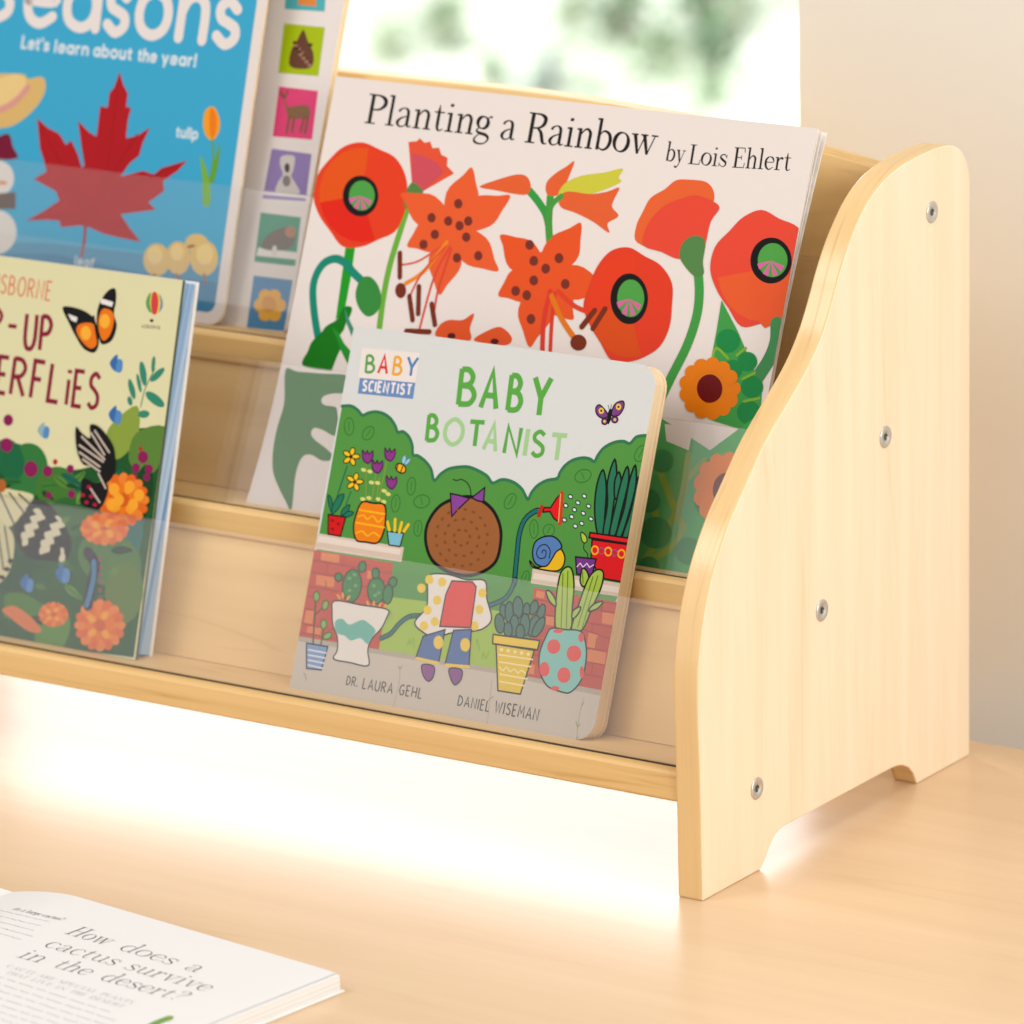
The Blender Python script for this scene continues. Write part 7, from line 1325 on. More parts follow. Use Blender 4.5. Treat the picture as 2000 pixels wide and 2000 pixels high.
C e06a2c -386.2,11.5 -384.9,12.8 -382.6,13.3 -380.2,12.9 -378.5,11.6 -378.2,10.1 -379.5,8.7 -381.8,8.2 -384.2,8.6 -385.9,9.9
C e8843a -383.4,16.2 -381.6,17.1 -379.3,16.9 -377.3,15.7 -376.4,14.1 -376.9,12.5 -378.6,11.6 -381,11.8 -383,13 -383.9,14.7
C e06a2c -378.6,19.8 -376.6,20.1 -374.6,19.2 -373.4,17.5 -373.3,15.6 -374.6,14.3 -376.6,14 -378.6,14.9 -379.8,16.6 -379.8,18.5
C e8843a -372.7,21.7 -370.7,21.3 -369.3,19.9 -369,17.9 -369.9,16.1 -371.7,15.2 -373.6,15.6 -375,17 -375.3,19 -374.4,20.8
C e06a2c -366.4,21.5 -364.8,20.6 -364.3,18.8 -365,16.8 -366.6,15.4 -368.6,15.1 -370.2,16.1 -370.7,17.9 -370.1,19.8 -368.4,21.3
C e8843a -360.8,19.4 -359.8,18.1 -360.2,16.2 -361.7,14.5 -363.9,13.7 -365.8,14 -366.8,15.4 -366.5,17.3 -364.9,18.9 -362.8,19.8
C e06a2c -356.7,15.6 -356.5,14.1 -357.7,12.4 -359.9,11.3 -362.2,11.2 -363.8,12.1 -364,13.7 -362.8,15.4 -360.6,16.4 -358.3,16.6
C e87a24 -361,7.5 -361.8,6.4 -363.5,5.9 -365.4,6.1 -366.8,6.9 -367.2,8.1 -366.3,9.2 -364.6,9.7 -362.7,9.5 -361.3,8.7
C f0a038 -364.3,2.6 -365.7,2.2 -367.4,2.6 -368.7,3.8 -369,5.2 -368.3,6.3 -366.9,6.7 -365.2,6.2 -364,5.1 -363.6,3.7
C e87a24 -370.6,0.4 -372,0.9 -372.8,2.1 -372.8,3.6 -371.9,4.9 -370.6,5.5 -369.2,5.1 -368.3,3.8 -368.3,2.3 -369.2,1
C f0a038 -376.9,2.1 -377.5,3.1 -377.2,4.6 -375.9,5.8 -374.3,6.4 -372.8,6.1 -372.1,5.1 -372.5,3.6 -373.7,2.4 -375.4,1.8
C e87a24 -380.2,6.7 -379.9,7.9 -378.5,8.9 -376.5,9.3 -374.8,8.9 -374,7.9 -374.4,6.7 -375.8,5.7 -377.7,5.4 -379.4,5.8
C f0a038 -379.1,12.2 -377.9,13 -376.1,13.1 -374.4,12.3 -373.4,11.2 -373.6,9.9 -374.8,9.2 -376.6,9.1 -378.3,9.8 -379.3,11
C e87a24 -374,16 -372.5,16 -371.1,15.1 -370.5,13.7 -370.7,12.2 -371.8,11.3 -373.3,11.3 -374.7,12.2 -375.3,13.7 -375.1,15.1
C f0a038 -367.3,16.2 -366.2,15.5 -365.9,14 -366.6,12.6 -367.9,11.5 -369.4,11.4 -370.5,12.2 -370.8,13.6 -370.1,15.1 -368.8,16.1
C e87a24 -362.2,12.9 -362,11.7 -362.9,10.4 -364.6,9.6 -366.4,9.5 -367.6,10.1 -367.8,11.3 -366.9,12.6 -365.2,13.4 -363.4,13.6
C d4602c -393.2,10.8 -394.2,7.8 -397.6,5.5 -402.2,4.9 -406.2,6.1 -408.1,8.7 -407.1,11.6 -403.6,13.9 -399,14.5 -395,13.3
C e8843a -391.1,11.1 -391.4,10.1 -392.6,9.4 -394.1,9.2 -395.4,9.6 -396,10.4 -395.6,11.3 -394.5,12 -393,12.2 -391.7,11.9
C e06a2c -391.5,8.5 -392.2,7.7 -393.6,7.4 -395,7.7 -396,8.4 -396.2,9.3 -395.4,10.1 -394.1,10.4 -392.6,10.2 -391.6,9.4
C e8843a -393.2,6.1 -394.2,5.6 -395.6,5.7 -396.8,6.4 -397.4,7.4 -397,8.4 -396,8.9 -394.6,8.8 -393.4,8.1 -392.9,7.1
C e06a2c -396.1,4.3 -397.2,4.1 -398.4,4.7 -399.2,5.7 -399.2,6.8 -398.5,7.6 -397.3,7.8 -396.1,7.2 -395.3,6.2 -395.3,5.1
C e8843a -399.6,3.3 -400.8,3.5 -401.6,4.4 -401.8,5.6 -401.3,6.6 -400.2,7.1 -399.1,6.9 -398.2,6.1 -398,4.9 -398.6,3.8
C e06a2c -403.3,3.3 -404.3,3.8 -404.6,4.9 -404.2,6.1 -403.2,6.9 -402,7.1 -401.1,6.5 -400.8,5.5 -401.2,4.3 -402.1,3.4
C e8843a -406.7,4.2 -407.2,5 -407,6.1 -406.1,7.1 -404.8,7.6 -403.6,7.4 -403.1,6.6 -403.3,5.5 -404.2,4.5 -405.5,4
C e06a2c -409.1,6 -409.2,6.9 -408.5,7.9 -407.1,8.6 -405.7,8.7 -404.8,8.1 -404.6,7.2 -405.4,6.2 -406.7,5.5 -408.1,5.5
C e8843a -410.2,8.4 -409.8,9.3 -408.7,10 -407.2,10.2 -405.9,9.9 -405.3,9 -405.6,8.1 -406.8,7.4 -408.3,7.2 -409.6,7.6
C e06a2c -409.8,10.9 -409.1,11.7 -407.7,12 -406.3,11.8 -405.3,11 -405.1,10.1 -405.8,9.3 -407.2,9 -408.7,9.2 -409.7,10
C e8843a -408.1,13.3 -407,13.8 -405.6,13.7 -404.5,13 -403.9,12 -404.2,11.1 -405.3,10.6 -406.7,10.7 -407.9,11.4 -408.4,12.4
C e06a2c -405.2,15.1 -404,15.3 -402.8,14.8 -402.1,13.7 -402.1,12.6 -402.8,11.8 -404,11.7 -405.2,12.2 -405.9,13.2 -405.9,14.3
C e8843a -401.6,16.1 -400.5,15.9 -399.7,15.1 -399.5,13.9 -400,12.8 -401,12.3 -402.2,12.5 -403,13.4 -403.2,14.6 -402.7,15.6
C e06a2c -397.9,16.2 -397,15.6 -396.6,14.5 -397,13.4 -398,12.5 -399.2,12.3 -400.2,12.9 -400.5,14 -400.1,15.1 -399.1,16
C e8843a -394.6,15.2 -394,14.4 -394.2,13.3 -395.2,12.3 -396.5,11.8 -397.6,12 -398.2,12.8 -398,13.9 -397.1,14.9 -395.8,15.4
C e06a2c -392.2,13.4 -392.1,12.5 -392.8,11.5 -394.1,10.8 -395.5,10.8 -396.5,11.3 -396.6,12.3 -395.9,13.2 -394.6,13.9 -393.2,14
C e87a24 -394.9,9.3 -395.4,8.7 -396.4,8.4 -397.6,8.5 -398.4,9 -398.6,9.7 -398.1,10.3 -397.1,10.6 -396,10.5 -395.1,10
C f0a038 -397,6.8 -397.8,6.6 -398.8,6.9 -399.6,7.5 -399.8,8.4 -399.4,9 -398.5,9.3 -397.5,9 -396.8,8.3 -396.6,7.5
C e87a24 -400.7,5.7 -401.6,5.9 -402.1,6.7 -402.1,7.6 -401.6,8.4 -400.7,8.7 -399.9,8.4 -399.4,7.7 -399.4,6.8 -399.9,6
C f0a038 -404.5,6.4 -404.9,7 -404.6,7.9 -403.9,8.6 -402.9,9 -402,8.8 -401.6,8.2 -401.8,7.3 -402.6,6.6 -403.6,6.2
C e87a24 -406.4,8.7 -406.2,9.4 -405.3,10 -404.2,10.2 -403.2,10 -402.7,9.4 -402.9,8.7 -403.7,8.1 -404.9,7.9 -405.9,8.1
C f0a038 -405.6,11.5 -404.9,11.9 -403.8,11.9 -402.8,11.5 -402.3,10.8 -402.4,10.1 -403.1,9.6 -404.2,9.6 -405.2,10 -405.7,10.7
C e87a24 -402.5,13.4 -401.6,13.4 -400.8,12.9 -400.4,12 -400.6,11.2 -401.2,10.6 -402.1,10.6 -402.9,11.2 -403.3,12 -403.2,12.9
C f0a038 -398.5,13.6 -397.9,13.1 -397.7,12.3 -398.1,11.4 -398.9,10.8 -399.8,10.7 -400.5,11.2 -400.6,12 -400.2,12.9 -399.4,13.5
C e87a24 -395.5,12 -395.4,11.3 -396,10.5 -397,10 -398.1,10 -398.8,10.4 -398.9,11.1 -398.3,11.8 -397.3,12.3 -396.3,12.4
C d97a48 -433.6,7.5 -426.3,10.4 -414.8,6.5 -406.8,0.3 -415.2,-0.9 -428.5,4.5
C f2a63a -369,77.7 -369.4,75.8 -370.8,74.5 -372.9,74.2 -374.7,75.1 -375.6,76.9 -375.2,78.8 -373.8,80.1 -371.8,80.4 -369.9,79.4
C f2a63a -359.6,80.1 -359.9,78.3 -361.4,76.9 -363.4,76.7 -365.2,77.6 -366.1,79.3 -365.8,81.2 -364.3,82.5 -362.3,82.8 -360.5,81.9
C f2a63a -353,76.8 -353.4,74.9 -354.8,73.6 -356.8,73.3 -358.6,74.2 -359.5,75.9 -359.2,77.8 -357.7,79.1 -355.7,79.4 -353.9,78.5
C f2a63a -365.2,72.8 -365.6,70.9 -367,69.6 -369,69.3 -370.9,70.2 -371.8,71.9 -371.4,73.8 -370,75.1 -367.9,75.4 -366.1,74.5
C f2a63a -356,71.6 -356.3,69.7 -357.8,68.3 -359.8,68.1 -361.6,69 -362.5,70.7 -362.1,72.6 -360.7,73.9 -358.7,74.2 -356.9,73.3
C f2a63a -369.3,69.8 -369.7,67.9 -371.1,66.6 -373.1,66.3 -374.9,67.2 -375.9,69 -375.5,70.9 -374.1,72.2 -372,72.5 -370.2,71.6
C 3f8a72 -361.5,137.4 -360.7,133.8 -360.9,131.4 -362.1,131.1 -363.9,133 -365.5,136.4 -366.4,140 -366.2,142.4 -364.9,142.7 -363.1,140.8
C 3f8a72 -356.7,142.4 -356.9,140 -357.4,138.6 -358.2,138.5 -358.8,140 -359.1,142.4 -359,144.8 -358.4,146.2 -357.7,146.3 -357,144.8
C 3f8a72 -352.9,136.4 -355.4,134.3 -357.6,133.5 -358.6,134.1 -358.1,136 -356.2,138.4 -353.7,140.4 -351.5,141.3 -350.5,140.7 -351.1,138.8
C 3f8a72 -352.6,127.1 -349.3,125 -347.9,123 -348.8,121.7 -351.8,121.7 -355.7,123 -359,125 -360.4,127.1 -359.5,128.4 -356.5,128.4
C 3f8a72 -367.6,129 -366.5,126 -366.5,124 -367.5,123.6 -369.2,125.1 -371,127.9 -372.1,130.8 -372.1,132.9 -371.1,133.2 -369.4,131.7
C 3f8a72 -364.2,132.2 -363.3,129.5 -363.1,127.7 -363.8,127.5 -365.1,129 -366.4,131.6 -367.3,134.3 -367.5,136.1 -366.8,136.3 -365.5,134.8
C 3f8a72 -356.4,117.6 -356.8,116.4 -358.3,115.3 -360.5,114.9 -362.4,115.2 -363.4,116.2 -363.1,117.4 -361.5,118.4 -359.4,118.9 -357.4,118.5
C 3f8a72 -368.1,122.8 -367.8,121.4 -368.2,120.3 -369.1,120.1 -370.1,120.7 -371,121.9 -371.3,123.3 -370.9,124.4 -370,124.6 -369,124
S 4f7f6a 0.59 -356.5,140.2 -360.9,130 -362.4,120.2
C 1f1a1c -397.4,159.6 -404.2,163.7 -413.6,165.1 -419.3,163.9 -413.8,156.6 -409.1,151 -402.8,145.1 -395.7,143.8 -393.5,149.2
C e8791e -397.9,157.8 -406.3,157.4 -408.8,154.1 -405,149.1 -398.3,145.6 -394.6,149.1
P e8e4e0 -415.3,161.3 -409,160.2 -409.4,157.7 -412.9,158.5
C 1f1a1c -396.7,159.7 -396.5,168.2 -392.3,175.3 -387.7,177.3 -386,171.8 -386.3,164.5 -383.6,158.8 -385.5,151.3 -391.1,148.5 -393.9,151.6
C e8791e -395.5,158.6 -393.9,166.1 -387.7,165.6 -385.8,160.9 -387.3,153.5 -391.5,150.6
P e8e4e0 -395.5,171.4 -387.7,170.4 -388.1,167.9 -395.6,168.9
L 2a2220 1.18 -399,161.9 -394,149.1
C f4b040 -399.2,153.4 -399.5,151.2 -401,149.7 -403,149.5 -404.9,150.6 -405.8,152.6 -405.5,154.8 -404.1,156.3 -402,156.5 -400.2,155.4
C f4b040 -388.2,160.7 -388.5,158.5 -389.9,157 -391.9,156.8 -393.8,157.9 -394.7,159.9 -394.4,162.1 -393,163.6 -391,163.8 -389.1,162.7
C 231c1e -401.1,105.2 -396.9,102.7 -391.3,100.9 -392.3,107.5 -386.1,107 -377.4,100.2 -374.1,93.4 -373.5,85 -378.7,79.5 -386,87 -393.7,87.3 -399.2,95.1
C 2c2426 -378.9,80.7 -384.7,78.7 -392.6,80.1 -392.7,71.6 -391.2,67 -379.7,66.6 -375.9,76.2
L c8b8ac 1.06 -396.6,100.9 -380.6,91.4
L c8b8ac 1.06 -397.4,96.5 -381.2,90.1
L c8b8ac 1.06 -396.9,93 -383,87.4
L c8b8ac 1.06 -390.9,103.4 -381,93.7
L c8b8ac 1.06 -388.8,104.9 -378.2,95.3
L c8b8ac 1.06 -394.1,89.7 -382.6,85
L c8b8ac 1.06 -383.2,83.8 -377.6,77.2
L c8b8ac 1.06 -387.3,76 -380.2,69.6
C b02c4a -387.1,68.7 -387.3,68.1 -387.9,67.7 -388.7,67.6 -389.4,67.8 -389.8,68.4 -389.6,69 -389,69.4 -388.2,69.5 -387.4,69.2
C b02c4a -384.6,72.1 -384.7,71.5 -385.4,71 -386.2,70.9 -386.9,71.2 -387.3,71.7 -387.1,72.3 -386.5,72.8 -385.6,72.9 -384.9,72.6
C b02c4a -386.8,76.6 -387,76 -387.6,75.6 -388.4,75.5 -389.2,75.8 -389.5,76.3 -389.3,76.9 -388.7,77.3 -387.9,77.4 -387.2,77.2
C b02c4a -381.7,68.2 -381.8,67.6 -382.5,67.2 -383.3,67.1 -384,67.3 -384.4,67.9 -384.2,68.4 -383.6,68.9 -382.7,69 -382,68.7
C b02c4a -389.9,72 -390.1,71.4 -390.7,71 -391.5,70.9 -392.2,71.1 -392.6,71.6 -392.4,72.2 -391.8,72.7 -391,72.8 -390.2,72.5
C d8d2a8 -444.6,67.3 -433.9,68.7 -422.9,67.7 -425.2,62.5 -432.8,51.7 -438.7,49.7 -448.7,53.3
C 1f2a2a -432.6,50.5 -426.3,59.9 -421,65.5 -411.6,64.3 -401,55.9 -395,47 -396.7,38.3 -408.6,36 -421,36.2 -430,43.5
C d6d0b4 -426.6,58.8 -427.5,58.5 -428.8,58.9 -430,59.6 -430.8,60.5 -430.7,61.2 -429.9,61.4 -428.6,61.1 -427.3,60.4 -426.6,59.5
C d6d0b4 -408.8,40.4 -409.6,40.6 -410.2,41.6 -410.4,42.8 -410.2,43.9 -409.5,44.4 -408.7,44.1 -408.1,43.2 -407.9,41.9 -408.2,40.8
C d6d0b4 -419.5,46.9 -420.4,47 -421.3,47.8 -421.9,48.9 -421.9,50 -421.5,50.6 -420.6,50.5 -419.7,49.7 -419.1,48.5 -419,47.5
C d6d0b4 -402.7,49.9 -403.6,49.8 -404.7,50.4 -405.6,51.4 -406,52.4 -405.7,53.1 -404.9,53.1 -403.8,52.5 -402.8,51.5 -402.4,50.5
C d6d0b4 -413.6,56.6 -414.4,56.4 -415.7,56.7 -416.9,57.5 -417.6,58.4 -417.5,59.1 -416.7,59.3 -415.4,59 -414.2,58.2 -413.5,57.3
C d6d0b4 -423.4,41.8 -424.1,42.1 -424.7,43.1 -424.9,44.3 -424.6,45.4 -424,45.9 -423.2,45.6 -422.6,44.7 -422.4,43.4 -422.7,42.3
C d6d0b4 -406.5,44.7 -407.3,44.9 -408.2,45.7 -408.8,46.8 -408.8,47.9 -408.3,48.5 -407.5,48.4 -406.6,47.6 -406,46.4 -406,45.3
C d6d0b4 -417.2,51.3 -418.1,51.3 -419.2,51.9 -420.1,52.9 -420.5,54 -420.2,54.6 -419.3,54.7 -418.2,54.1 -417.3,53 -416.9,52
C d6d0b4 -400.5,54.4 -401.4,54.2 -402.6,54.6 -403.8,55.4 -404.5,56.3 -404.4,57 -403.6,57.2 -402.3,56.8 -401.1,56 -400.4,55.1
C d6d0b4 -410.3,39.7 -411.1,40 -411.6,41 -411.8,42.3 -411.5,43.3 -410.8,43.8 -410.1,43.5 -409.5,42.5 -409.3,41.3 -409.6,40.2
C d6d0b4 -421,46.2 -421.9,46.4 -422.7,47.2 -423.3,48.4 -423.3,49.5 -422.8,50 -421.9,49.9 -421.1,49.1 -420.5,47.9 -420.5,46.8
C d6d0b4 -404.2,49.2 -405.1,49.2 -406.2,49.8 -407,50.8 -407.4,51.9 -407.1,52.5 -406.2,52.5 -405.1,51.9 -404.2,50.9 -403.9,49.9
C d6d0b4 -415,55.9 -415.9,55.7 -417.1,56.1 -418.3,56.9 -419,57.9 -418.9,58.5 -418,58.7 -416.8,58.3 -415.6,57.5 -414.9,56.6
C d6d0b4 -424.9,41.2 -425.7,41.5 -426.2,42.5 -426.3,43.8 -426,44.8 -425.3,45.3 -424.6,45 -424,44 -423.9,42.7 -424.2,41.7
C d6d0b4 -408,44.1 -408.8,44.2 -409.7,45.1 -410.2,46.3 -410.2,47.4 -409.6,47.9 -408.8,47.8 -408,46.9 -407.5,45.7 -407.5,44.7
C d6d0b4 -418.7,50.7 -419.6,50.7 -420.7,51.3 -421.6,52.4 -421.9,53.4 -421.5,54.1 -420.7,54.1 -419.6,53.4 -418.7,52.4 -418.4,51.3
C d6d0b4 -402,53.7 -402.9,53.6 -404.1,54 -405.3,54.8 -405.9,55.8 -405.8,56.4 -404.9,56.6 -403.7,56.2 -402.5,55.4 -401.9,54.4
C d6d0b4 -411.8,39.1 -412.6,39.4 -413.1,40.4 -413.2,41.7 -412.8,42.8 -412.1,43.2 -411.4,42.9 -410.9,41.9 -410.8,40.6 -411.1,39.6
C d6d0b4 -422.6,45.6 -423.4,45.7 -424.2,46.6 -424.7,47.8 -424.7,48.9 -424.1,49.5 -423.3,49.3 -422.5,48.4 -422,47.2 -422,46.1
C d6d0b4 -405.7,48.5 -406.6,48.5 -407.6,49.2 -408.5,50.3 -408.8,51.3 -408.4,52 -407.5,51.9 -406.5,51.3 -405.6,50.2 -405.4,49.2
C d6d0b4 -416.5,55.2 -417.4,55.1 -418.6,55.5 -419.8,56.4 -420.4,57.3 -420.2,58 -419.4,58.2 -418.1,57.7 -417,56.9 -416.4,55.9
C d6d0b4 -398.8,37 -399.6,37.4 -400.1,38.3 -400.1,39.6 -399.7,40.7 -399,41.1 -398.3,40.8 -397.8,39.8 -397.7,38.5 -398.1,37.4
C d6d0b4 -409.5,43.4 -410.3,43.6 -411.1,44.5 -411.6,45.7 -411.5,46.8 -411,47.3 -410.1,47.2 -409.3,46.3 -408.9,45.1 -408.9,44
C d6d0b4 -420.3,50 -421.1,50.1 -422.2,50.7 -423,51.8 -423.3,52.9 -422.9,53.5 -422,53.5 -421,52.8 -420.2,51.7 -419.9,50.7
C d6d0b4 -403.5,53.1 -404.3,52.9 -405.6,53.4 -406.7,54.2 -407.3,55.2 -407.1,55.9 -406.2,56 -405,55.6 -403.9,54.7 -403.3,53.8
C d6d0b4 -413.4,38.5 -414.1,38.8 -414.5,39.8 -414.6,41.1 -414.2,42.2 -413.5,42.6 -412.7,42.2 -412.3,41.2 -412.2,40 -412.6,38.9
C d6d0b4 -424.1,44.9 -424.9,45.1 -425.7,46 -426.1,47.2 -426,48.3 -425.4,48.9 -424.6,48.7 -423.8,47.8 -423.4,46.6 -423.5,45.5
C d6d0b4 -407.2,47.9 -408.1,47.9 -409.1,48.6 -409.9,49.7 -410.1,50.8 -409.7,51.4 -408.9,51.4 -407.8,50.7 -407.1,49.6 -406.8,48.5
C d6d0b4 -418,54.6 -418.9,54.4 -420.1,54.9 -421.2,55.8 -421.8,56.8 -421.6,57.5 -420.7,57.6 -419.5,57.1 -418.4,56.2 -417.8,55.3
C d6d0b4 -400.3,36.4 -401.1,36.8 -401.5,37.8 -401.5,39 -401.1,40.1 -400.3,40.5 -399.6,40.1 -399.2,39.1 -399.2,37.9 -399.6,36.8
C d6d0b4 -411,42.8 -411.8,43 -412.6,43.9 -413,45.1 -412.8,46.2 -412.3,46.8 -411.5,46.5 -410.7,45.7 -410.3,44.4 -410.4,43.4
C d6d0b4 -421.8,49.4 -422.6,49.4 -423.6,50.1 -424.4,51.2 -424.6,52.3 -424.2,52.9 -423.3,52.9 -422.3,52.2 -421.6,51.1 -421.4,50
C d6d0b4 -405,52.4 -405.8,52.3 -407,52.8 -408.1,53.7 -408.6,54.7 -408.4,55.3 -407.6,55.5 -406.4,55 -405.3,54.1 -404.8,53.1
C d6d0b4 -415.9,59.2 -416.7,58.9 -418,59.1 -419.3,59.8 -420.2,60.6 -420.2,61.3 -419.4,61.6 -418.1,61.4 -416.7,60.7 -415.9,59.9
C d6d0b4 -425.6,44.3 -426.4,44.5 -427.1,45.4 -427.5,46.7 -427.4,47.8 -426.8,48.3 -426,48.1 -425.2,47.2 -424.9,45.9 -425,44.8
C d6d0b4 -408.7,47.2 -409.6,47.3 -410.6,48 -411.3,49.1 -411.5,50.2 -411.1,50.8 -410.2,50.8 -409.2,50 -408.5,48.9 -408.3,47.9
C d6d0b4 -419.5,53.9 -420.4,53.8 -421.6,54.3 -422.6,55.2 -423.1,56.2 -422.9,56.9 -422.1,57 -420.9,56.5 -419.8,55.6 -419.3,54.6
C d6d0b4 -402.8,57 -403.7,56.7 -405,57 -406.3,57.7 -407.1,58.5 -407.1,59.2 -406.3,59.5 -404.9,59.2 -403.6,58.5 -402.8,57.7
C d6d0b4 -412.5,42.2 -413.3,42.4 -414,43.3 -414.4,44.6 -414.2,45.7 -413.6,46.2 -412.8,45.9 -412.1,45 -411.8,43.8 -411.9,42.7
C d6d0b4 -423.3,48.7 -424.1,48.8 -425.1,49.5 -425.8,50.7 -426,51.7 -425.5,52.4 -424.7,52.3 -423.7,51.5 -423,50.4 -422.9,49.3
C d6d0b4 -406.5,51.7 -407.3,51.7 -408.5,52.2 -409.5,53.1 -410,54.1 -409.8,54.8 -408.9,54.9 -407.7,54.4 -406.7,53.4 -406.2,52.4
C d6d0b4 -417.4,58.5 -418.2,58.3 -419.5,58.5 -420.8,59.2 -421.6,60.1 -421.6,60.8 -420.7,61.1 -419.4,60.8 -418.1,60.1 -417.3,59.2
C d6d0b4 -399.5,40.1 -400.3,40.3 -401,41.2 -401.3,42.5 -401.1,43.6 -400.5,44.1 -399.7,43.8 -399,42.9 -398.7,41.7 -398.9,40.6
C d6d0b4 -410.2,46.6 -411.1,46.7 -412,47.4 -412.7,48.6 -412.8,49.6 -412.4,50.3 -411.5,50.2 -410.6,49.4 -409.9,48.3 -409.8,47.2
C cfc9a0 -452.1,55.3 -438.9,50.9 -431.7,44.5 -431.1,31.1 -435.9,21.9 -446.4,19.2
L 2a2a22 0.94 -444.5,66.1 -432.8,51.7
L 2a2a22 0.94 -438.3,66.9 -427.7,58.5
L 2a2a22 0.94 -438.7,49.7 -431.9,31
L 2a2a22 0.94 -443.3,49.1 -436.1,28
L 2a2a22 0.94 -432.1,67.1 -422,61.7
C 1f2a2a -431.9,28.6 -432.2,27.8 -433,27.2 -434.2,27.1 -435.1,27.4 -435.6,28.1 -435.4,28.8 -434.5,29.4 -433.4,29.5 -432.4,29.2
C 1f2a2a -434.3,23.9 -434.6,23.2 -435.4,22.6 -436.5,22.5 -437.5,22.8 -438,23.4 -437.8,24.2 -436.9,24.8 -435.8,24.9 -434.8,24.6
C 1f2a2a -430.3,33.1 -430.6,32.3 -431.4,31.8 -432.5,31.6 -433.5,31.9 -434,32.6 -433.7,33.3 -432.9,33.9 -431.8,34 -430.8,33.7
C 1f2a2a -437.5,24.1 -437.7,23.4 -438.6,22.8 -439.7,22.6 -440.7,23 -441.1,23.6 -440.9,24.4 -440.1,24.9 -438.9,25.1 -437.9,24.8
C b0683a -440.9,70.3 -441.2,68.2 -442.7,66.8 -444.8,66.5 -446.7,67.5 -447.6,69.4 -447.3,71.5 -445.8,72.9 -443.7,73.2 -441.8,72.2
C 3f6fae -380.8,136.1 -385.2,139.8 -380.9,144.6
C 5a8cc4 -380.8,136.1 -380.2,142.2 -377.1,141.4 -377.2,136.3
C 3f6fae -377.5,110.5 -381.9,114.2 -377.6,119
C 5a8cc4 -377.5,110.5 -377,116.6 -373.8,115.8 -373.9,110.7
C 8fb0b8 -421.5,97.6 -425.5,100.9 -421.6,105.2
C 5a8cc4 -421.5,97.6 -420.9,103.1 -418,102.4 -418.1,97.8
C 3f6fae -419.9,19.2 -424.4,22.9 -420,27.8
C 5a8cc4 -419.9,19.2 -419.3,25.4 -416.1,24.6 -416.2,19.5
C 3f6fae -397.9,26.8 -402.8,30.8 -398.1,36.1
C 5a8cc4 -397.9,26.8 -397.3,33.6 -393.8,32.7 -393.9,27.1
S 3a3440 5.9 -383.8,43.7 -378.3,38.3 -379.1,28.5 -379.6,17.5
S 4a7fa8 3.07 -379.3,39.4 -378.2,32.3 -379.1,23.7 -380.4,17.4
C 9a4a5a -374.5,41.3 -374.7,40.7 -375.2,40.3 -376,40.2 -376.6,40.4 -376.9,41 -376.8,41.6 -376.2,42 -375.5,42.1 -374.9,41.8
C 9a4a5a -373.3,37.6 -373.5,37 -374,36.6 -374.8,36.5 -375.4,36.7 -375.7,37.3 -375.6,37.8 -375,38.3 -374.3,38.4 -373.7,38.1
C 9a4a5a -373.3,33.7 -373.5,33.1 -374,32.7 -374.8,32.6 -375.4,32.8 -375.7,33.4 -375.6,34 -375,34.4 -374.3,34.5 -373.7,34.2
C 9a4a5a -372.2,30 -372.3,29.4 -372.8,29 -373.6,28.9 -374.2,29.1 -374.5,29.7 -374.4,30.2 -373.9,30.7 -373.1,30.8 -372.5,30.5
C 9a4a5a -372.2,26.1 -372.3,25.5 -372.8,25.1 -373.6,25 -374.2,25.3 -374.5,25.8 -374.4,26.4 -373.9,26.8 -373.1,26.9 -372.5,26.6
C 9a4a5a -371,22.4 -371.1,21.8 -371.6,21.4 -372.4,21.3 -373,21.5 -373.3,22.1 -373.2,22.7 -372.7,23.1 -371.9,23.2 -371.3,22.9
C e0c84a -356.6,173.2 -357.1,169.9 -359.5,167.6 -362.7,167.3 -365.7,169 -367.2,172 -366.7,175.4 -364.4,177.6 -361.1,178 -358.1,176.3
C 5aa05a -367.3,172.6 -366.6,175.7 -365.1,177.5 -364.9,172.3 -362.9,167.7 -365.9,169.2
C d04a50 -363.9,177.6 -361.5,177.9 -359.6,173.5 -359.9,167.7 -362.3,167.4 -364,172.4
C 6a8ac0 -359.6,177.3 -357.5,174.9 -356.6,171.7 -358.3,168.6 -358.1,173.1
C 3a3a3a -361.1,163.9 -361.3,163.4 -361.8,163.1 -362.6,163 -363.2,163.2 -363.5,163.7 -363.4,164.2 -362.8,164.6 -362.1,164.6 -361.4,164.4
T caps 4a4a4a 1.65 0.16 -368,159.6 -356.3,160.1 USBORNE
T caps d88468 9.91 0.1 -466.7,166.9 -427.4,166.5 USBORNE
T caps 8a2e42 16.51 0.13 -494.4,142.6 -445.8,143.7 POP-
T caps 8a2e42 18.87 0.13 -441.8,140 -423.3,140.7 UP
T caps 8a2e42 19.46 0.12 -504.4,115.5 -448,116 BUTTE
T caps 8a2e42 20.05 0.12 -446.9,116.1 -413.8,115.5 RFL
T caps 8a2e42 18.87 0.12 -410.6,115 -388.6,115.2 iES
"""
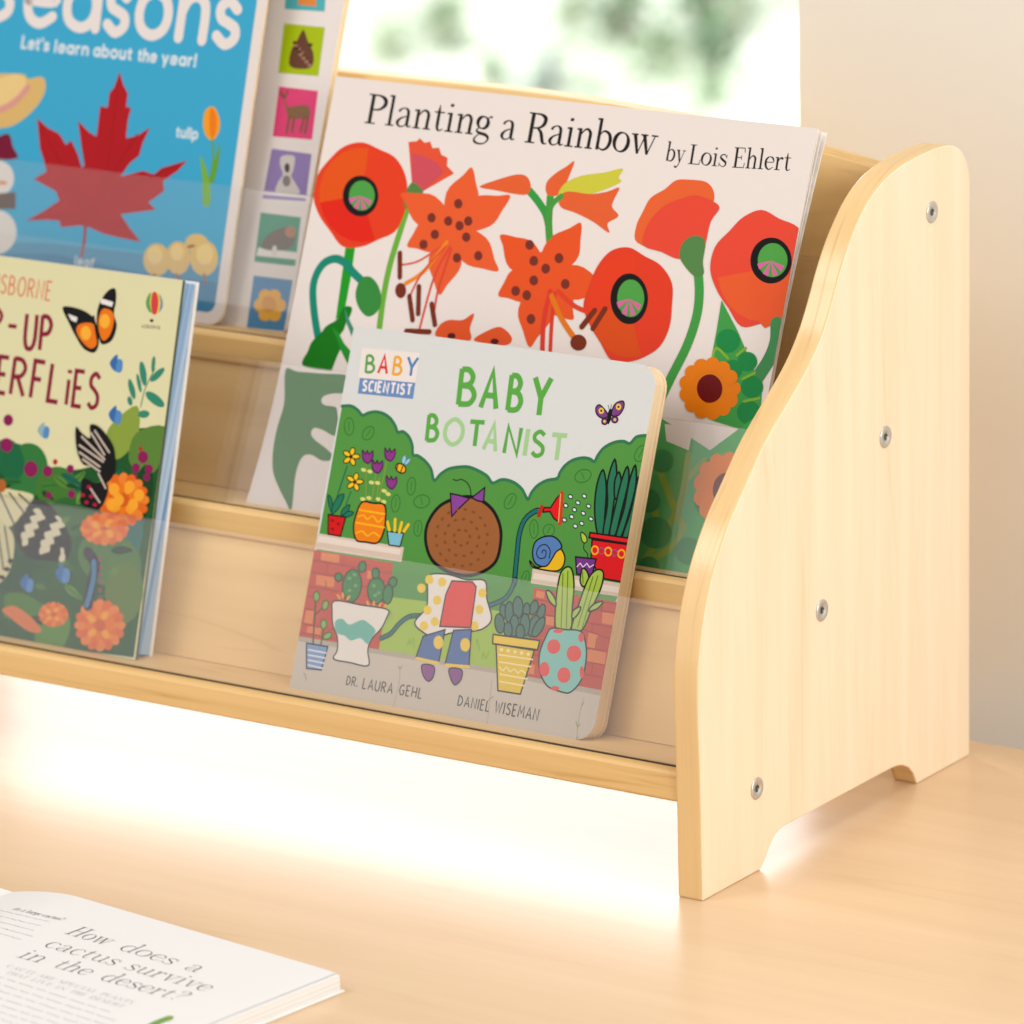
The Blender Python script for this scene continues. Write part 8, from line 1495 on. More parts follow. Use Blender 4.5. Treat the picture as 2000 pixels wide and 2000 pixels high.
ART['pag'] = """
T serif 4a3e40 11.65 0.62 -133.7,-37.6 -107.5,-37.6 How
T serif 4a3e40 11.65 0.62 -99.7,-37.6 -65.6,-37.6 does
T serif 4a3e40 11.65 0.62 -57.9,-37.6 -49.5,-37.6 a
T serif 4a3e40 11.65 0.62 -129.5,-55.7 -85.3,-54.2 cactus
T serif 4a3e40 11.65 0.62 -79.5,-54 -29.3,-52.3 survive
T serif 4a3e40 11.65 0.62 -128.5,-72.8 -114.4,-72.1 in
T serif 4a3e40 11.65 0.62 -106.7,-71.8 -85.9,-70.8 the
T serif 4a3e40 11.65 0.62 -78.4,-70.4 -30.8,-68.2 desert?
T serif 58504f 3.8 1 -178.4,-27.6 -173.9,-28.2 in
T serif 58504f 3.8 1 -172.2,-28.4 -170.2,-28.5 a
T serif 58504f 3.8 1 -168.6,-28.6 -159.9,-27.9 large
T serif 58504f 3.8 1 -158.6,-27.8 -146.8,-26.4 cactus?
T serif a9a6a8 3.29 0.8 -122.9,-84.8 -105.7,-84.5 CACTI
T serif a9a6a8 3.29 0.8 -103,-84.4 -92.8,-84.2 ARE
T serif a9a6a8 3.29 0.8 -90.1,-84.2 -66.6,-83.7 SPECIAL
T serif a9a6a8 3.29 0.8 -63.9,-83.7 -44,-83.3 PLANTS
T serif a9a6a8 3.29 0.8 -116.8,-90.5 -103.9,-90.3 THAT
T serif a9a6a8 3.29 0.8 -101.3,-90.2 -88.4,-90 LIVE
T serif a9a6a8 3.29 0.8 -85.9,-90 -79.5,-89.9 IN
T serif a9a6a8 3.29 0.8 -76.9,-89.8 -67.4,-89.7 THE
T serif a9a6a8 3.29 0.8 -64.9,-89.6 -42.9,-89.3 DESERT.
S c9c6c8 0.56 -200.1,-25.1 -198.4,-25.9 -197.4,-26.1 -196.2,-26.5 -194.6,-27.3
S c9c6c8 0.56 -192.4,-28.3 -190.3,-28.9 -188.8,-28.9 -186.5,-29.8 -184.9,-30
S c9c6c8 0.56 -183.5,-30.2 -182.5,-30.5 -180.9,-31.3 -180.1,-31.4 -179.2,-31.6
S c9c6c8 0.56 -178.3,-31.3 -176.7,-31.7 -174.9,-32.1 -173.4,-32.4 -171.9,-32.6
S c9c6c8 0.56 -171.2,-32.1 -169.4,-32.6 -168,-32.6 -166.8,-32.5 -165.7,-32.3
S c9c6c8 0.56 -164.7,-32.1 -163.3,-32.5 -162.5,-32.4 -161.8,-32.1 -161.1,-31.9
S c9c6c8 0.56 -159.9,-31.9 -158.5,-32 -157.3,-31.8 -156.3,-31.5 -155.2,-31.3
S c9c6c8 0.56 -154.1,-31.2 -153.3,-31 -152.3,-30.9 -151,-31.1 -150.5,-30.6
S c9c6c8 0.56 -189.8,-34.6 -188.1,-35.3 -186.6,-35.7 -185.3,-35.9 -183.3,-36.8
S c9c6c8 0.56 -182.5,-36.7 -181.8,-36.7 -180.5,-37.2 -180,-37.1 -179,-37.3
S c9c6c8 0.56 -177.8,-37.5 -176.2,-38 -174.6,-38.4 -174,-38 -172.7,-38.1
S c9c6c8 0.56 -171,-38.7 -170.4,-38.6 -169.9,-38.4 -169.1,-38.5 -168.5,-38.5
S c9c6c8 0.56 -167.6,-38.4 -166.3,-38.8 -165.3,-38.9 -164.4,-38.9 -163.8,-38.6
S c9c6c8 0.56 -163.3,-38.1 -162,-38.2 -160.4,-38.5 -159.3,-38.3 -158.4,-38
S c9c6c8 0.56 -157.3,-38 -156.1,-38 -155.2,-37.6 -154.1,-37.4 -152.8,-37.5
S c9c6c8 0.56 -152,-37.3 -151.1,-37.6 -150.9,-37.2 -150.5,-37 -149.9,-36.9
S c9c6c8 0.56 -181.1,-42.7 -179.8,-43 -178.7,-43.1 -176.6,-44 -175.8,-43.8
S c9c6c8 0.56 -175,-43.7 -174.3,-43.8 -173.5,-44 -172.4,-44.4 -172.1,-44.1
S c9c6c8 0.56 -170.8,-44.5 -170.4,-44.3 -169.4,-44.9 -169.5,-44.3 -168.6,-44.6
S c9c6c8 0.56 -167.8,-44.6 -166.3,-45 -165.7,-44.6 -164.8,-44.5 -163.8,-44.5
S c9c6c8 0.56 -162.9,-44.4 -162.6,-44.3 -161.8,-44.6 -161.3,-44.6 -161.1,-44.3
S c9c6c8 0.56 -160.4,-44.1 -160,-44.1 -159.6,-44 -159.1,-44 -158.3,-44.4
S c9c6c8 0.56 -157.9,-43.8 -156.9,-44.3 -156.6,-44.1 -155.8,-44.3 -155.6,-43.9
S c9c6c8 0.56 -154.6,-44 -153.5,-44 -152.5,-43.9 -151.7,-43.6 -150.9,-43.3
S c9c6c8 0.56 -149.6,-43.7 -149,-43.7 -148.4,-43.7 -148.2,-43.3 -147.4,-43.4
S c9c6c8 0.56 -173.3,-50 -172.5,-50 -171.5,-50.2 -170.5,-50.3 -169.9,-50.1
S c9c6c8 0.56 -168.5,-50.6 -168,-50.1 -166.4,-50.7 -165.4,-50.7 -164.6,-50.5
S c9c6c8 0.56 -163.7,-50.6 -163.7,-50.1 -162.8,-50.6 -162.6,-50.4 -162.5,-50
S c9c6c8 0.56 -161.4,-50.3 -161,-50.3 -160.4,-50.3 -159.8,-50.4 -159.7,-50
S c9c6c8 0.56 -158.5,-50.4 -158.7,-49.8 -157.8,-50.3 -157.9,-49.8 -157.1,-50.2
S c9c6c8 0.56 -156.2,-50.2 -155.6,-50 -154.5,-50.1 -154.1,-49.7 -152.9,-49.9
S c9c6c8 0.56 -152,-50 -151.5,-49.9 -151.1,-49.7 -150.5,-49.7 -150.2,-49.4
S c9c6c8 0.56 -149.1,-49.7 -148.7,-49.6 -148.1,-49.8 -147.9,-49.6 -147.7,-49.3
S c9c6c8 0.56 -146.6,-49.7 -146.1,-49.5 -145.8,-49.2 -144.7,-49.6 -144.2,-49.6
S c9c6c8 0.56 -143.6,-49.4 -143.2,-49.2 -142.5,-49.5 -142.4,-49.2 -142,-49.1
S c9c6c8 0.56 -166.7,-56.2 -166.6,-55.7 -165.9,-55.7 -165,-56 -164.2,-56.2
S c9c6c8 0.56 -163.8,-55.9 -162.9,-56.1 -162.3,-56.1 -162.1,-55.7 -161,-56.1
S c9c6c8 0.56 -160.6,-55.8 -159.8,-56 -159.6,-55.8 -159,-56 -158.9,-55.6
S c9c6c8 0.56 -158.2,-55.6 -157.4,-55.6 -156.3,-55.8 -155.6,-55.7 -154.6,-55.7
S c9c6c8 0.56 -153.8,-55.8 -153.4,-55.4 -152.4,-55.6 -151.4,-55.7 -150.6,-55.6
S c9c6c8 0.56 -149.9,-55.6 -149.4,-55.4 -148.6,-55.4 -147.5,-55.8 -147,-55.5
S c9c6c8 0.56 -146,-55.8 -145.4,-55.6 -144.6,-55.6 -143.9,-55.5 -143.3,-55.3
S c6c3c5 0.61 -130.2,-95.5 -128.5,-95.1 -126.1,-95.5 -124.2,-95.4 -122.2,-95.4
S c6c3c5 0.61 -120.2,-95.1 -117.8,-95.5 -116.1,-95.3 -114,-95.5 -112.3,-95.2
S c6c3c5 0.61 -110,-95.2 -108.3,-95.6 -107.4,-95.2 -105.6,-95.7 -104.6,-95.4
S c6c3c5 0.61 -102.4,-95.4 -100,-95.5 -98.1,-95.3 -95.7,-95.5 -93.2,-95.8
S c6c3c5 0.61 -91.1,-95.6 -89.8,-95.5 -88.4,-95.5 -87.1,-95.3 -85.6,-95.3
S c6c3c5 0.61 -82.9,-95.8 -80,-95.8 -77.2,-95.8 -74.3,-95.9 -71.9,-95.5
S c6c3c5 0.61 -69.4,-95.7 -67.2,-95.8 -64.8,-96 -62.7,-95.9 -60.5,-96.1
S c6c3c5 0.61 -58.4,-95.9 -57.1,-95.9 -55.7,-96 -54.4,-95.9 -53,-96
S c6c3c5 0.61 -50.7,-96.1 -49.3,-95.9 -47.6,-96 -45.8,-96.1 -44.2,-96.1
S c6c3c5 0.61 -123.9,-101.4 -122.2,-101.5 -120.4,-101.7 -118.9,-101.7 -117.6,-101.4
S c6c3c5 0.61 -115.1,-101.7 -113.6,-101.4 -111.6,-101.5 -110,-101.3 -108,-101.4
S c6c3c5 0.61 -105.5,-101.7 -103.4,-101.7 -101.5,-101.6 -99,-101.9 -97.1,-101.7
S c6c3c5 0.61 -95.2,-101.4 -93.3,-101.9 -91.9,-102 -90.5,-101.9 -89.3,-101.8
S c6c3c5 0.61 -87.3,-101.5 -85.6,-101.6 -83.9,-101.6 -81.8,-102 -80.2,-102
S c6c3c5 0.61 -78.4,-101.6 -75.8,-101.7 -73.3,-101.7 -70.5,-102.1 -68.4,-101.7
S c6c3c5 0.61 -65.9,-102 -63.5,-101.9 -60.8,-102.2 -58.7,-101.8 -56,-102
S c6c3c5 0.61 -54.1,-101.8 -52.7,-101.8 -51.2,-101.9 -49.9,-101.8 -48.6,-101.8
S c6c3c5 0.61 -46.3,-101.9 -43.1,-102.3 -40.4,-102.2 -37.6,-102.2 -34.8,-102.2
S c6c3c5 0.61 -117,-107.8 -114.3,-107.8 -111.6,-107.7 -108.7,-107.8 -105.9,-107.8
S c6c3c5 0.61 -103.8,-107.7 -101.9,-107.5 -99.4,-107.9 -97.5,-107.8 -95.7,-107.6
S c6c3c5 0.61 -93,-108 -92,-107.7 -90.5,-107.8 -88.9,-107.9 -87.4,-108
S c6c3c5 0.61 -85.5,-107.8 -83.8,-107.8 -82.4,-107.6 -80.2,-108.1 -79,-107.7
S c6c3c5 0.61 -76.8,-107.7 -74,-107.8 -70.9,-108.2 -68.1,-108.2 -65.7,-107.9
S c6c3c5 0.61 -63.4,-108 -61.2,-108.2 -59.5,-107.9 -57.1,-108.2 -54.9,-108.3
S c6c3c5 0.61 -52.8,-108.3 -50.5,-108.3 -48.5,-108.1 -46,-108.3 -43.7,-108.3
S c6c3c5 0.61 -42,-108 -39.6,-108.3 -37.4,-108.4 -35.6,-108.1 -33.4,-108.3
S c6c3c5 0.61 -110.9,-113.5 -108.5,-113.8 -106.5,-113.7 -104.1,-114 -102.1,-113.9
S c6c3c5 0.61 -99.7,-114 -98.3,-113.9 -96.8,-113.8 -94.9,-114 -93.3,-114.1
S c6c3c5 0.61 -91.1,-114.1 -88.6,-114 -86,-114 -83.4,-114 -80.9,-114
S c6c3c5 0.61 -78.8,-113.9 -76.2,-113.8 -73.1,-114.1 -70.4,-114 -67.7,-114.1
S c6c3c5 0.61 -65.7,-113.9 -63.6,-113.9 -61.6,-113.9 -59.1,-114.3 -57,-114.3
S c6c3c5 0.61 -55.3,-113.9 -52.6,-114.4 -50.4,-114.3 -48.4,-114.2 -46.4,-113.9
S c6c3c5 0.61 -44,-114.3 -41.5,-114.3 -39.4,-114 -36.5,-114.4 -34.4,-114
S c6c3c5 0.61 -104.3,-119.8 -102.7,-120.1 -101.4,-120 -100.1,-120 -99.1,-119.8
S c6c3c5 0.61 -96.8,-119.9 -95.3,-119.7 -93.4,-119.9 -91.4,-120.2 -89.8,-120.1
S c6c3c5 0.61 -87.9,-119.8 -85.2,-120.1 -82.6,-120.1 -80.1,-120.1 -77.8,-120
S c6c3c5 0.61 -75.9,-119.8 -74.1,-120.2 -72.7,-120.3 -71.7,-119.9 -70.1,-120.2
S c6c3c5 0.61 -68.1,-120.1 -66.3,-120.3 -64.8,-120 -62.9,-120.2 -61.4,-120
S c6c3c5 0.61 -59.4,-119.9 -57.4,-120 -55.5,-120.1 -53.3,-120.4 -51.8,-120
S c6c3c5 0.61 -49.8,-120 -47,-120.5 -45.1,-120.1 -42.9,-120 -40.5,-120.1
S c6c3c5 0.61 -38.2,-120.4 -35.5,-120.5 -33.2,-120.3 -30.8,-120.1 -28.2,-120.3
S c6c3c5 0.61 -97.9,-125.7 -95.2,-125.8 -92.2,-126.1 -89.9,-125.7 -86.7,-126.2
S c6c3c5 0.61 -84.9,-126 -83.3,-126.1 -81.6,-126.2 -80.6,-125.8 -78.6,-126.2
S c6c3c5 0.61 -76.6,-126.1 -75.7,-125.8 -73.9,-126.2 -72.9,-125.9 -71.6,-125.9
S c6c3c5 0.61 -69.5,-126 -68.4,-126 -66.9,-126.3 -66,-126.1 -65.1,-126
S c6c3c5 0.61 -63.2,-125.9 -60.5,-126 -57.4,-126.4 -54.8,-126.4 -52.3,-126.3
S c6c3c5 0.61 -50.6,-126 -47.5,-126.4 -45,-126.3 -42.5,-126.3 -39.8,-126.4
S c6c3c5 0.61 -38.1,-126.1 -36.9,-126.1 -35.6,-126.3 -34.4,-126.3 -33.2,-126.3
S c6c3c5 0.61 -31.1,-126.4 -29.4,-126.5 -27.9,-126.5 -26.7,-126.1 -25,-126.2
S c6c3c5 0.61 -23,-126.2 -21.4,-126.4 -20.3,-126.2 -18.7,-126.4 -17.5,-126.3
S c6c3c5 0.61 -91.3,-132 -89.5,-132.1 -88.3,-131.7 -86.6,-131.8 -84.6,-132.2
S c6c3c5 0.61 -83.1,-131.7 -81.7,-131.8 -80,-132.1 -78.7,-132.1 -77.2,-132.2
S c6c3c5 0.61 -75.7,-131.7 -73.7,-131.9 -71.7,-132.1 -70,-132 -68.3,-131.8
S c6c3c5 0.61 -66.1,-132 -64.6,-132 -62.9,-132 -61.5,-131.9 -59.9,-131.8
S c6c3c5 0.61 -57.6,-132.2 -55.5,-132.1 -53.4,-131.9 -51,-132 -48.6,-132.2
S c6c3c5 0.61 -46.7,-132.1 -44,-132.4 -41.8,-132.2 -39.6,-132 -36.9,-132.3
S c6c3c5 0.61 -35,-132.3 -32.9,-132.4 -31.4,-132 -29.2,-132.2 -27.1,-132.4
S c6c3c5 0.61 -25.5,-132 -24.3,-132.1 -23,-132.2 -21.7,-132.3 -20.6,-132.2
S c6c3c5 0.61 -85.1,-137.8 -83.7,-137.9 -82.5,-137.9 -81,-138.1 -79.7,-138.1
S c6c3c5 0.61 -78,-137.8 -76.5,-137.9 -75.1,-137.9 -73.8,-137.8 -72.1,-138.1
S c6c3c5 0.61 -70.4,-137.9 -69.3,-137.7 -67.5,-138.1 -66.4,-138 -64.9,-138.2
S c6c3c5 0.61 -63.1,-138.1 -61.9,-138 -61,-137.7 -59.4,-138.2 -58.1,-138.2
S c6c3c5 0.61 -56.1,-138.2 -55.1,-138.2 -54.1,-138.1 -53,-138 -52.1,-137.9
S c6c3c5 0.61 -50,-138 -48.7,-138.2 -48,-137.9 -46.8,-138 -45.8,-138
S c6c3c5 0.61 -43.5,-138.3 -41.5,-138.3 -39.7,-138 -37.6,-138.1 -35.8,-137.9
S c6c3c5 0.61 -33.4,-138.3 -31.6,-138.3 -30.2,-137.9 -28.3,-138.1 -26.7,-138
S c6c3c5 0.61 -24.3,-138.4 -23,-138.1 -21.1,-138.4 -19.4,-138.5 -17.9,-138.4
S c6c3c5 0.61 -15.9,-138.5 -14.6,-138.5 -13.3,-138.5 -12.5,-138 -11.3,-138
S c6c3c5 0.61 -78.8,-143.7 -77.2,-143.6 -75.1,-143.8 -73.3,-143.9 -71.5,-143.9
S c6c3c5 0.61 -69.6,-143.8 -67.8,-143.9 -66.4,-143.6 -64.4,-143.8 -62.8,-143.7
S c6c3c5 0.61 -60.5,-144 -59.6,-143.8 -58.5,-143.8 -57.4,-143.8 -56.1,-143.9
S c6c3c5 0.61 -54.2,-144 -53.3,-143.7 -51.7,-144.1 -51,-143.7 -49.5,-144.1
S c6c3c5 0.61 -47.8,-143.9 -46,-143.8 -44.2,-143.9 -42.2,-144.1 -40.6,-144
S c6c3c5 0.61 -38.8,-143.9 -36.8,-144.1 -35.3,-143.8 -33.4,-144 -31.5,-144.1
S c6c3c5 0.61 -29.6,-144.1 -27.9,-144.1 -26.3,-143.9 -24.1,-144.3 -22.5,-144.2
S c6c3c5 0.61 -20.4,-144.3 -18.7,-144.1 -16.7,-144 -14.7,-144 -12.6,-144
S c6c3c5 0.61 -10.8,-144 -9.4,-144 -7.9,-144.2 -6.6,-144.1 -5.2,-144.1
C 86aa50 -19.9,-96.8 -21,-89.6 -20.6,-83.5 -17.9,-83 -15.9,-86.6 -16.2,-92.8 -12.2,-100 -11.1,-109.3
S 5f8f86 0.76 -20.1,-96.6 -19,-90 -19.3,-85.6
"""
# ------------------------------------------------------------------ setting: table, wall with window, garden outside
MAPLE_X0 = -.80          # left end of the shelf, outside the frame
def rounded_rect(x0, y0, x1, y1, r, n=5, which=(1, 1, 1, 1)):
    P = []
    for i, (cx, cy, a) in enumerate(((x1 - r, y0 + r, -90), (x1 - r, y1 - r, 0), (x0 + r, y1 - r, 90), (x0 + r, y0 + r, 180))):
        if which[i]:
            for k in range(n + 1):
                t = radians(a + 90 * k / n); P.append((cx + r * cos(t), cy + r * sin(t)))
        else: P.append(((x1, y0), (x1, y1), (x0, y1), (x0, y0))[i])
    return P
tb = empty('table', (-.2, -.4, -.03)); tag(tb, 'pale birch wood table that everything else stands on', 'table')
bm = bmesh.new(); prism(bm, rounded_rect(-1.5, -1.3, 1.0, .2775, .02), lambda p: (p[0], p[1], -.026), lambda p: (p[0], p[1], 0), (1, 0, 1))
link('tabletop', bm, [M_table, M_tedge], tb, .0022, seg=3)
bm = bmesh.new()
for x, y in ((-1.4, -1.2), (.9, -1.2), (-1.4, .18), (.9, .18)): pass
for x, y in ((-1.4, -1.2), (.9, -1.2), (-1.4, .18), (.9, .18)):
    bm = bmesh.new(); box(bm, (x - .025, y - .025, -.70), (x + .025, y + .025, -.0262)); link('leg', bm, M_tedge, tb, .003)

WX0, WX1, WZ0, WZ1, WY = -.80, -.142, .02, .44, .33
wl = empty('wall', (.5, WY, -.72)); tag(wl, 'plain beige wall behind the table, pierced by the bright window', 'wall')
bm = bmesh.new()
for lo, hi in (((-2.6, WY, -.72), (WX0, WY + .12, 2.2)), ((WX1, WY, -.72), (2.4, WY + .12, 2.2)), ((WX0, WY, -.72), (WX1, WY + .12, WZ0)), ((WX0, WY, WZ1), (WX1, WY + .12, 2.2))): box(bm, lo, hi)
link('wall_surface', bm, M_wall, wl)
wn = empty('window', (WX0, WY + .09, WZ0)); tag(wn, 'bright white framed window in the beige wall looking onto the garden', 'window')
bm = bmesh.new(); f = .012; y0, y1 = WY + .085, WY + .115
for lo, hi in (((WX0, y0, WZ0), (WX0 + f, y1, WZ1)), ((WX1 - f, y0, WZ0), (WX1, y1, WZ1)), ((WX0 + f, y0, WZ0), (WX1 - f, y1, WZ0 + f)), ((WX0 + f, y0, WZ1 - f), (WX1 - f, y1, WZ1))): box(bm, lo, hi)
link('frame', bm, M_white, wn, .001)
bm = bmesh.new(); box(bm, (WX0 + f, WY + .098, WZ0 + f), (WX1 - f, WY + .102, WZ1 - f))
def pane_mat():
    m = bpy.data.materials.new('window_glass'); m.use_nodes = True; nt = m.node_tree; N, Lk = nt.nodes, nt.links
    N.remove(N['Principled BSDF']); tr = N.new('ShaderNodeBsdfTransparent'); tr.inputs[0].default_value = (.97, .985, .975, 1)
    gl = N.new('ShaderNodeBsdfGlossy'); gl.inputs['Roughness'].default_value = .02; fr = thin_fresnel(nt, 1.3)
    mx = N.new('ShaderNodeMixShader'); Lk.new(fr.outputs[0], mx.inputs[0]); Lk.new(tr.outputs[0], mx.inputs[1]); Lk.new(gl.outputs[0], mx.inputs[2]); Lk.new(mx.outputs[0], N['Material Output'].inputs[0]); return m
link('pane', bm, pane_mat(), wn)

def emit(name, c, st):
    m = bpy.data.materials.new(name); m.use_nodes = True; nt = m.node_tree; nt.nodes.remove(nt.nodes['Principled BSDF'])
    e = nt.nodes.new('ShaderNodeEmission'); e.inputs[0].default_value = (*c, 1); e.inputs[1].default_value = st; nt.links.new(e.outputs[0], nt.nodes['Material Output'].inputs[0]); return m
bm = bmesh.new()
n = 24; ring = [(-2 + 16 * cos(pi * (.15 + .7 * k / n)), 1.2 + 16 * sin(pi * (.15 + .7 * k / n))) for k in range(n + 1)]
va = [bm.verts.new((x, y, -2)) for x, y in ring]; vb = [bm.verts.new((x, y, 12)) for x, y in ring]
for k in range(n): bm.faces.new((va[k], va[k+1], vb[k+1], vb[k]))
tag(link('sky', bm, emit('overcast_sky', (1.0, .975, 1.02), SKY_STRENGTH)), kind='structure')
bm = bmesh.new(); vs = [bm.verts.new(p) for p in ((-20, .46, -.75), (14, .46, -.75), (14, 18, -.75), (-20, 18, -.75))]; bm.faces.new(vs)
M_lawn = flat('dry_pale_lawn', (.54, .59, .50), .9, .1, 0, .40, 9)
tag(link('garden_ground', bm, M_lawn), kind='structure')
def leaf_mat(name, c): return flat(name, c, .6, .25, 0, .35, 9)
LM_ = [leaf_mat('leaf_dark', (.06, .125, .07)), leaf_mat('leaf_mid', (.15, .25, .15)), leaf_mat('leaf_pale', (.36, .44, .31)), leaf_mat('leaf_grey', (.34, .40, .38))]
def shrub(loc, r, h, mi, seed, label, nleaf=260, ls=.05):
    rg = random.Random(seed); t = empty('shrub', loc); tag(t, label, 'shrub', 'shrubs in the garden outside')
    bm = bmesh.new()
    for _ in range(nleaf):
        a = rg.uniform(0, 2 * pi); q = rg.random() ** .45; z = rg.random(); e = math.sqrt(max(0, 1 - (z * 1.6 - .6) ** 2)) * (.75 + .35 * rg.random())
        p = Vector((loc[0] + r * q * e * cos(a), loc[1] + r * q * e * sin(a), loc[2] + .01 + h * z))
        d = Vector((rg.uniform(-1, 1), rg.uniform(-1, 1), rg.uniform(-.3, 1))).normalized(); s_ = d.cross(Vector((rg.uniform(-1, 1), rg.uniform(-1, 1), .3))).normalized()
        l = ls * rg.uniform(.6, 1.4)
        v = [bm.verts.new(p), bm.verts.new(p + d * l * .5 + s_ * l * .3), bm.verts.new(p + d * l), bm.verts.new(p + d * l * .5 - s_ * l * .3)]
        fc = bm.faces.new(v); fc.material_index = rg.choice(mi)
    link('foliage', bm, LM_, t)
    bm = bmesh.new()
    for k in range(5):
        a = k * 1.26 + seed; b = Vector(loc); e = b + Vector((cos(a) * r * .5, sin(a) * r * .5, h * .6)); w = .002
        q = [b + Vector((w, 0, 0)), b + Vector((0, w, 0)), b + Vector((-w, -w, 0))]; u = [x + (e - b) for x in q]
        prism(bm, [0, 1, 2], lambda i: q[i], lambda i: u[i])
    link('stems', bm, flat('shrub_stem', (.16, .11, .07), .8), t); return t
def agave(loc, r, seed, label):
    rg = random.Random(seed); t = empty('spiky_plant', loc); tag(t, label, 'plant')
    bm = bmesh.new()
    for k in range(34):
        a = rg.uniform(0, 2 * pi); el = rg.uniform(.5, 1.35); d = Vector((cos(a) * cos(el), sin(a) * cos(el), sin(el))); s_ = Vector((-sin(a), cos(a), 0)); L_ = r * rg.uniform(.7, 1.1); prev = None
        for j in range(6):
            q = j / 5; p = Vector(loc) + d * L_ * q - Vector((0, 0, 1)) * L_ * .25 * q * q; w = .0065 * (1 - q) + .0005
            cur = [bm.verts.new(p - s_ * w), bm.verts.new(p + s_ * w)]
            if prev: fc = bm.faces.new((prev[0], prev[1], cur[1], cur[0]))
            prev = cur
    link('leaves', bm, LM_[3], t); return t
GARDEN()

# ------------------------------------------------------------------ the display shelf
T_, D_, Y0, Z0, SY, SZ, TH, LB, LL, DEP = .01345, .2546, .00241, .06092, .06068, .0717, .01487, .36, .085, .0392
sh = empty('display_shelf', (-.4, .125, 0)); tag(sh, 'three tier maple book display shelf with clear guards and curved end panel', 'display shelf')
OUT_ = [(254.6, 0), (254.6, 285.1), (254.4, 295.4), (253.0, 301.7), (250.0, 307.2), (245.5, 311.8), (239.5, 315), (232.7, 316.7), (224.3, 317.3), (214.2, 317.2), (202.5, 316.5), (189.2, 315.2), (179.4, 313.2), (171.2, 310.9), (164.6, 308.2), (158.1, 304.6), (152.4, 300.5), (146.7, 295.4), (140.6, 289.3), (135.6, 283.4), (131.3, 277.6), (127.2, 271.2), (123.6, 264.9), (118.8, 257), (113.4, 249), (107.6, 242.2), (101.2, 236), (93.3, 229.8), (83.6, 223.2), (73.0, 216.1), (62.2, 208.6), (54.0, 201.8), (47.6, 195.6), (40.8, 189.0), (33.0, 181.6), (26.3, 174.6), (19.4, 165.8), (13.4, 156.6), (8.6, 147.2), (4.9, 138.2), (1.7, 127), (-.5, 116.2), (-1.5, 104), (-1.5, 90), (-1, 76.6), (-.5, 62), (-.1, 43), (0, 22), (.2, 0),
        (52, 0), (56.6, 3.4), (60.6, 8.4), (64.6, 12.2), (68.8, 14.4), (73.5, 15.1), (120, 15.2), (175, 15.2), (181.7, 14.8), (187.7, 13.4), (193.4, 10.6), (197.9, 6.2), (201.3, 0)]
OUT_ = [(a / 1000, b / 1000) for a, b in OUT_]
k0 = next(i for i, p in enumerate(OUT_) if p[1] > .28); k1 = max(i for i, p in enumerate(OUT_) if p[0] < .0003 and p[1] > .01)
OUT_ = OUT_[:k0] + catmull(OUT_[k0:k1 + 1], False, 4) + OUT_[k1 + 1:]
def side_panel(x0, x1, label=None):
    bm = bmesh.new(); prism(bm, OUT_, lambda p: (x0, p[0], p[1]), lambda p: (x1, p[0], p[1]), (0, 0, 1))
    o = link('side_panel', bm, [M_panel, M_edgev], sh, .0009, seg=2); return tag(o, label)
bolt_mesh = None
def bolt(parent, x, y, z, sgn=1):
    bm = bmesh.new(); prof = [(5.4, 0), (5.35, .35), (5.0, .62), (4.4, .72), (3.1, .62), (2.7, .42), (2.55, .30)]; n = 28; rows = []
    for r, h in prof: rows.append([bm.verts.new((x + sgn * h / 1000, y + r / 1000 * cos(2 * pi * k / n), z + r / 1000 * sin(2 * pi * k / n))) for k in range(n)])
    for i in range(len(rows) - 1):
        for k in range(n): bm.faces.new((rows[i][k], rows[i][(k+1) % n], rows[i+1][(k+1) % n], rows[i+1][k]))
    hexv = [bm.verts.new((x + sgn * .00024, y + .0019 * cos(2 * pi * k / 6 + .3), z + .0019 * sin(2 * pi * k / 6 + .3))) for k in range(6)]
    inn = rows[-1]
    for k in range(6):
        i0 = round((k + .3 / (pi / 3)) * n / 6) % n; i1 = round((k + 1 + .3 / (pi / 3)) * n / 6) % n; seq = []; j = i0
        while True:
            seq.append(inn[j])
            if j == i1: break
            j = (j + 1) % n
        bm.faces.new([hexv[k]] + seq + [hexv[(k+1) % 6]])
    low = [bm.verts.new((x + sgn * -.0000 + sgn * .00002, v.co.y, v.co.z)) for v in hexv]
    for k in range(6):
        fc = bm.faces.new((hexv[k], hexv[(k+1) % 6], low[(k+1) % 6], low[k])); fc.material_index = 1
    fc = bm.faces.new(low); fc.material_index = 1
    o = link('bolt', bm, [M_steel, M_sock], parent, smooth=True)
    return o
pan = side_panel(0, -T_)
for y, z in ((.2166, .2865), (.171, .1846), (.1102, .1131), (.0494, .0413)): bolt(pan, 0.00003, y, z)
side_panel(MAPLE_X0, MAPLE_X0 - T_)
cL, sL, cB, sB = cos(LL), sin(LL), cos(LB), sin(LB)
XA, XB = MAPLE_X0 - .001, -T_ + .001
def ledge_pt(i, a, b): return (Y0 + i * SY + a * cL + b * sL, Z0 + i * SZ - a * sL + b * cL)
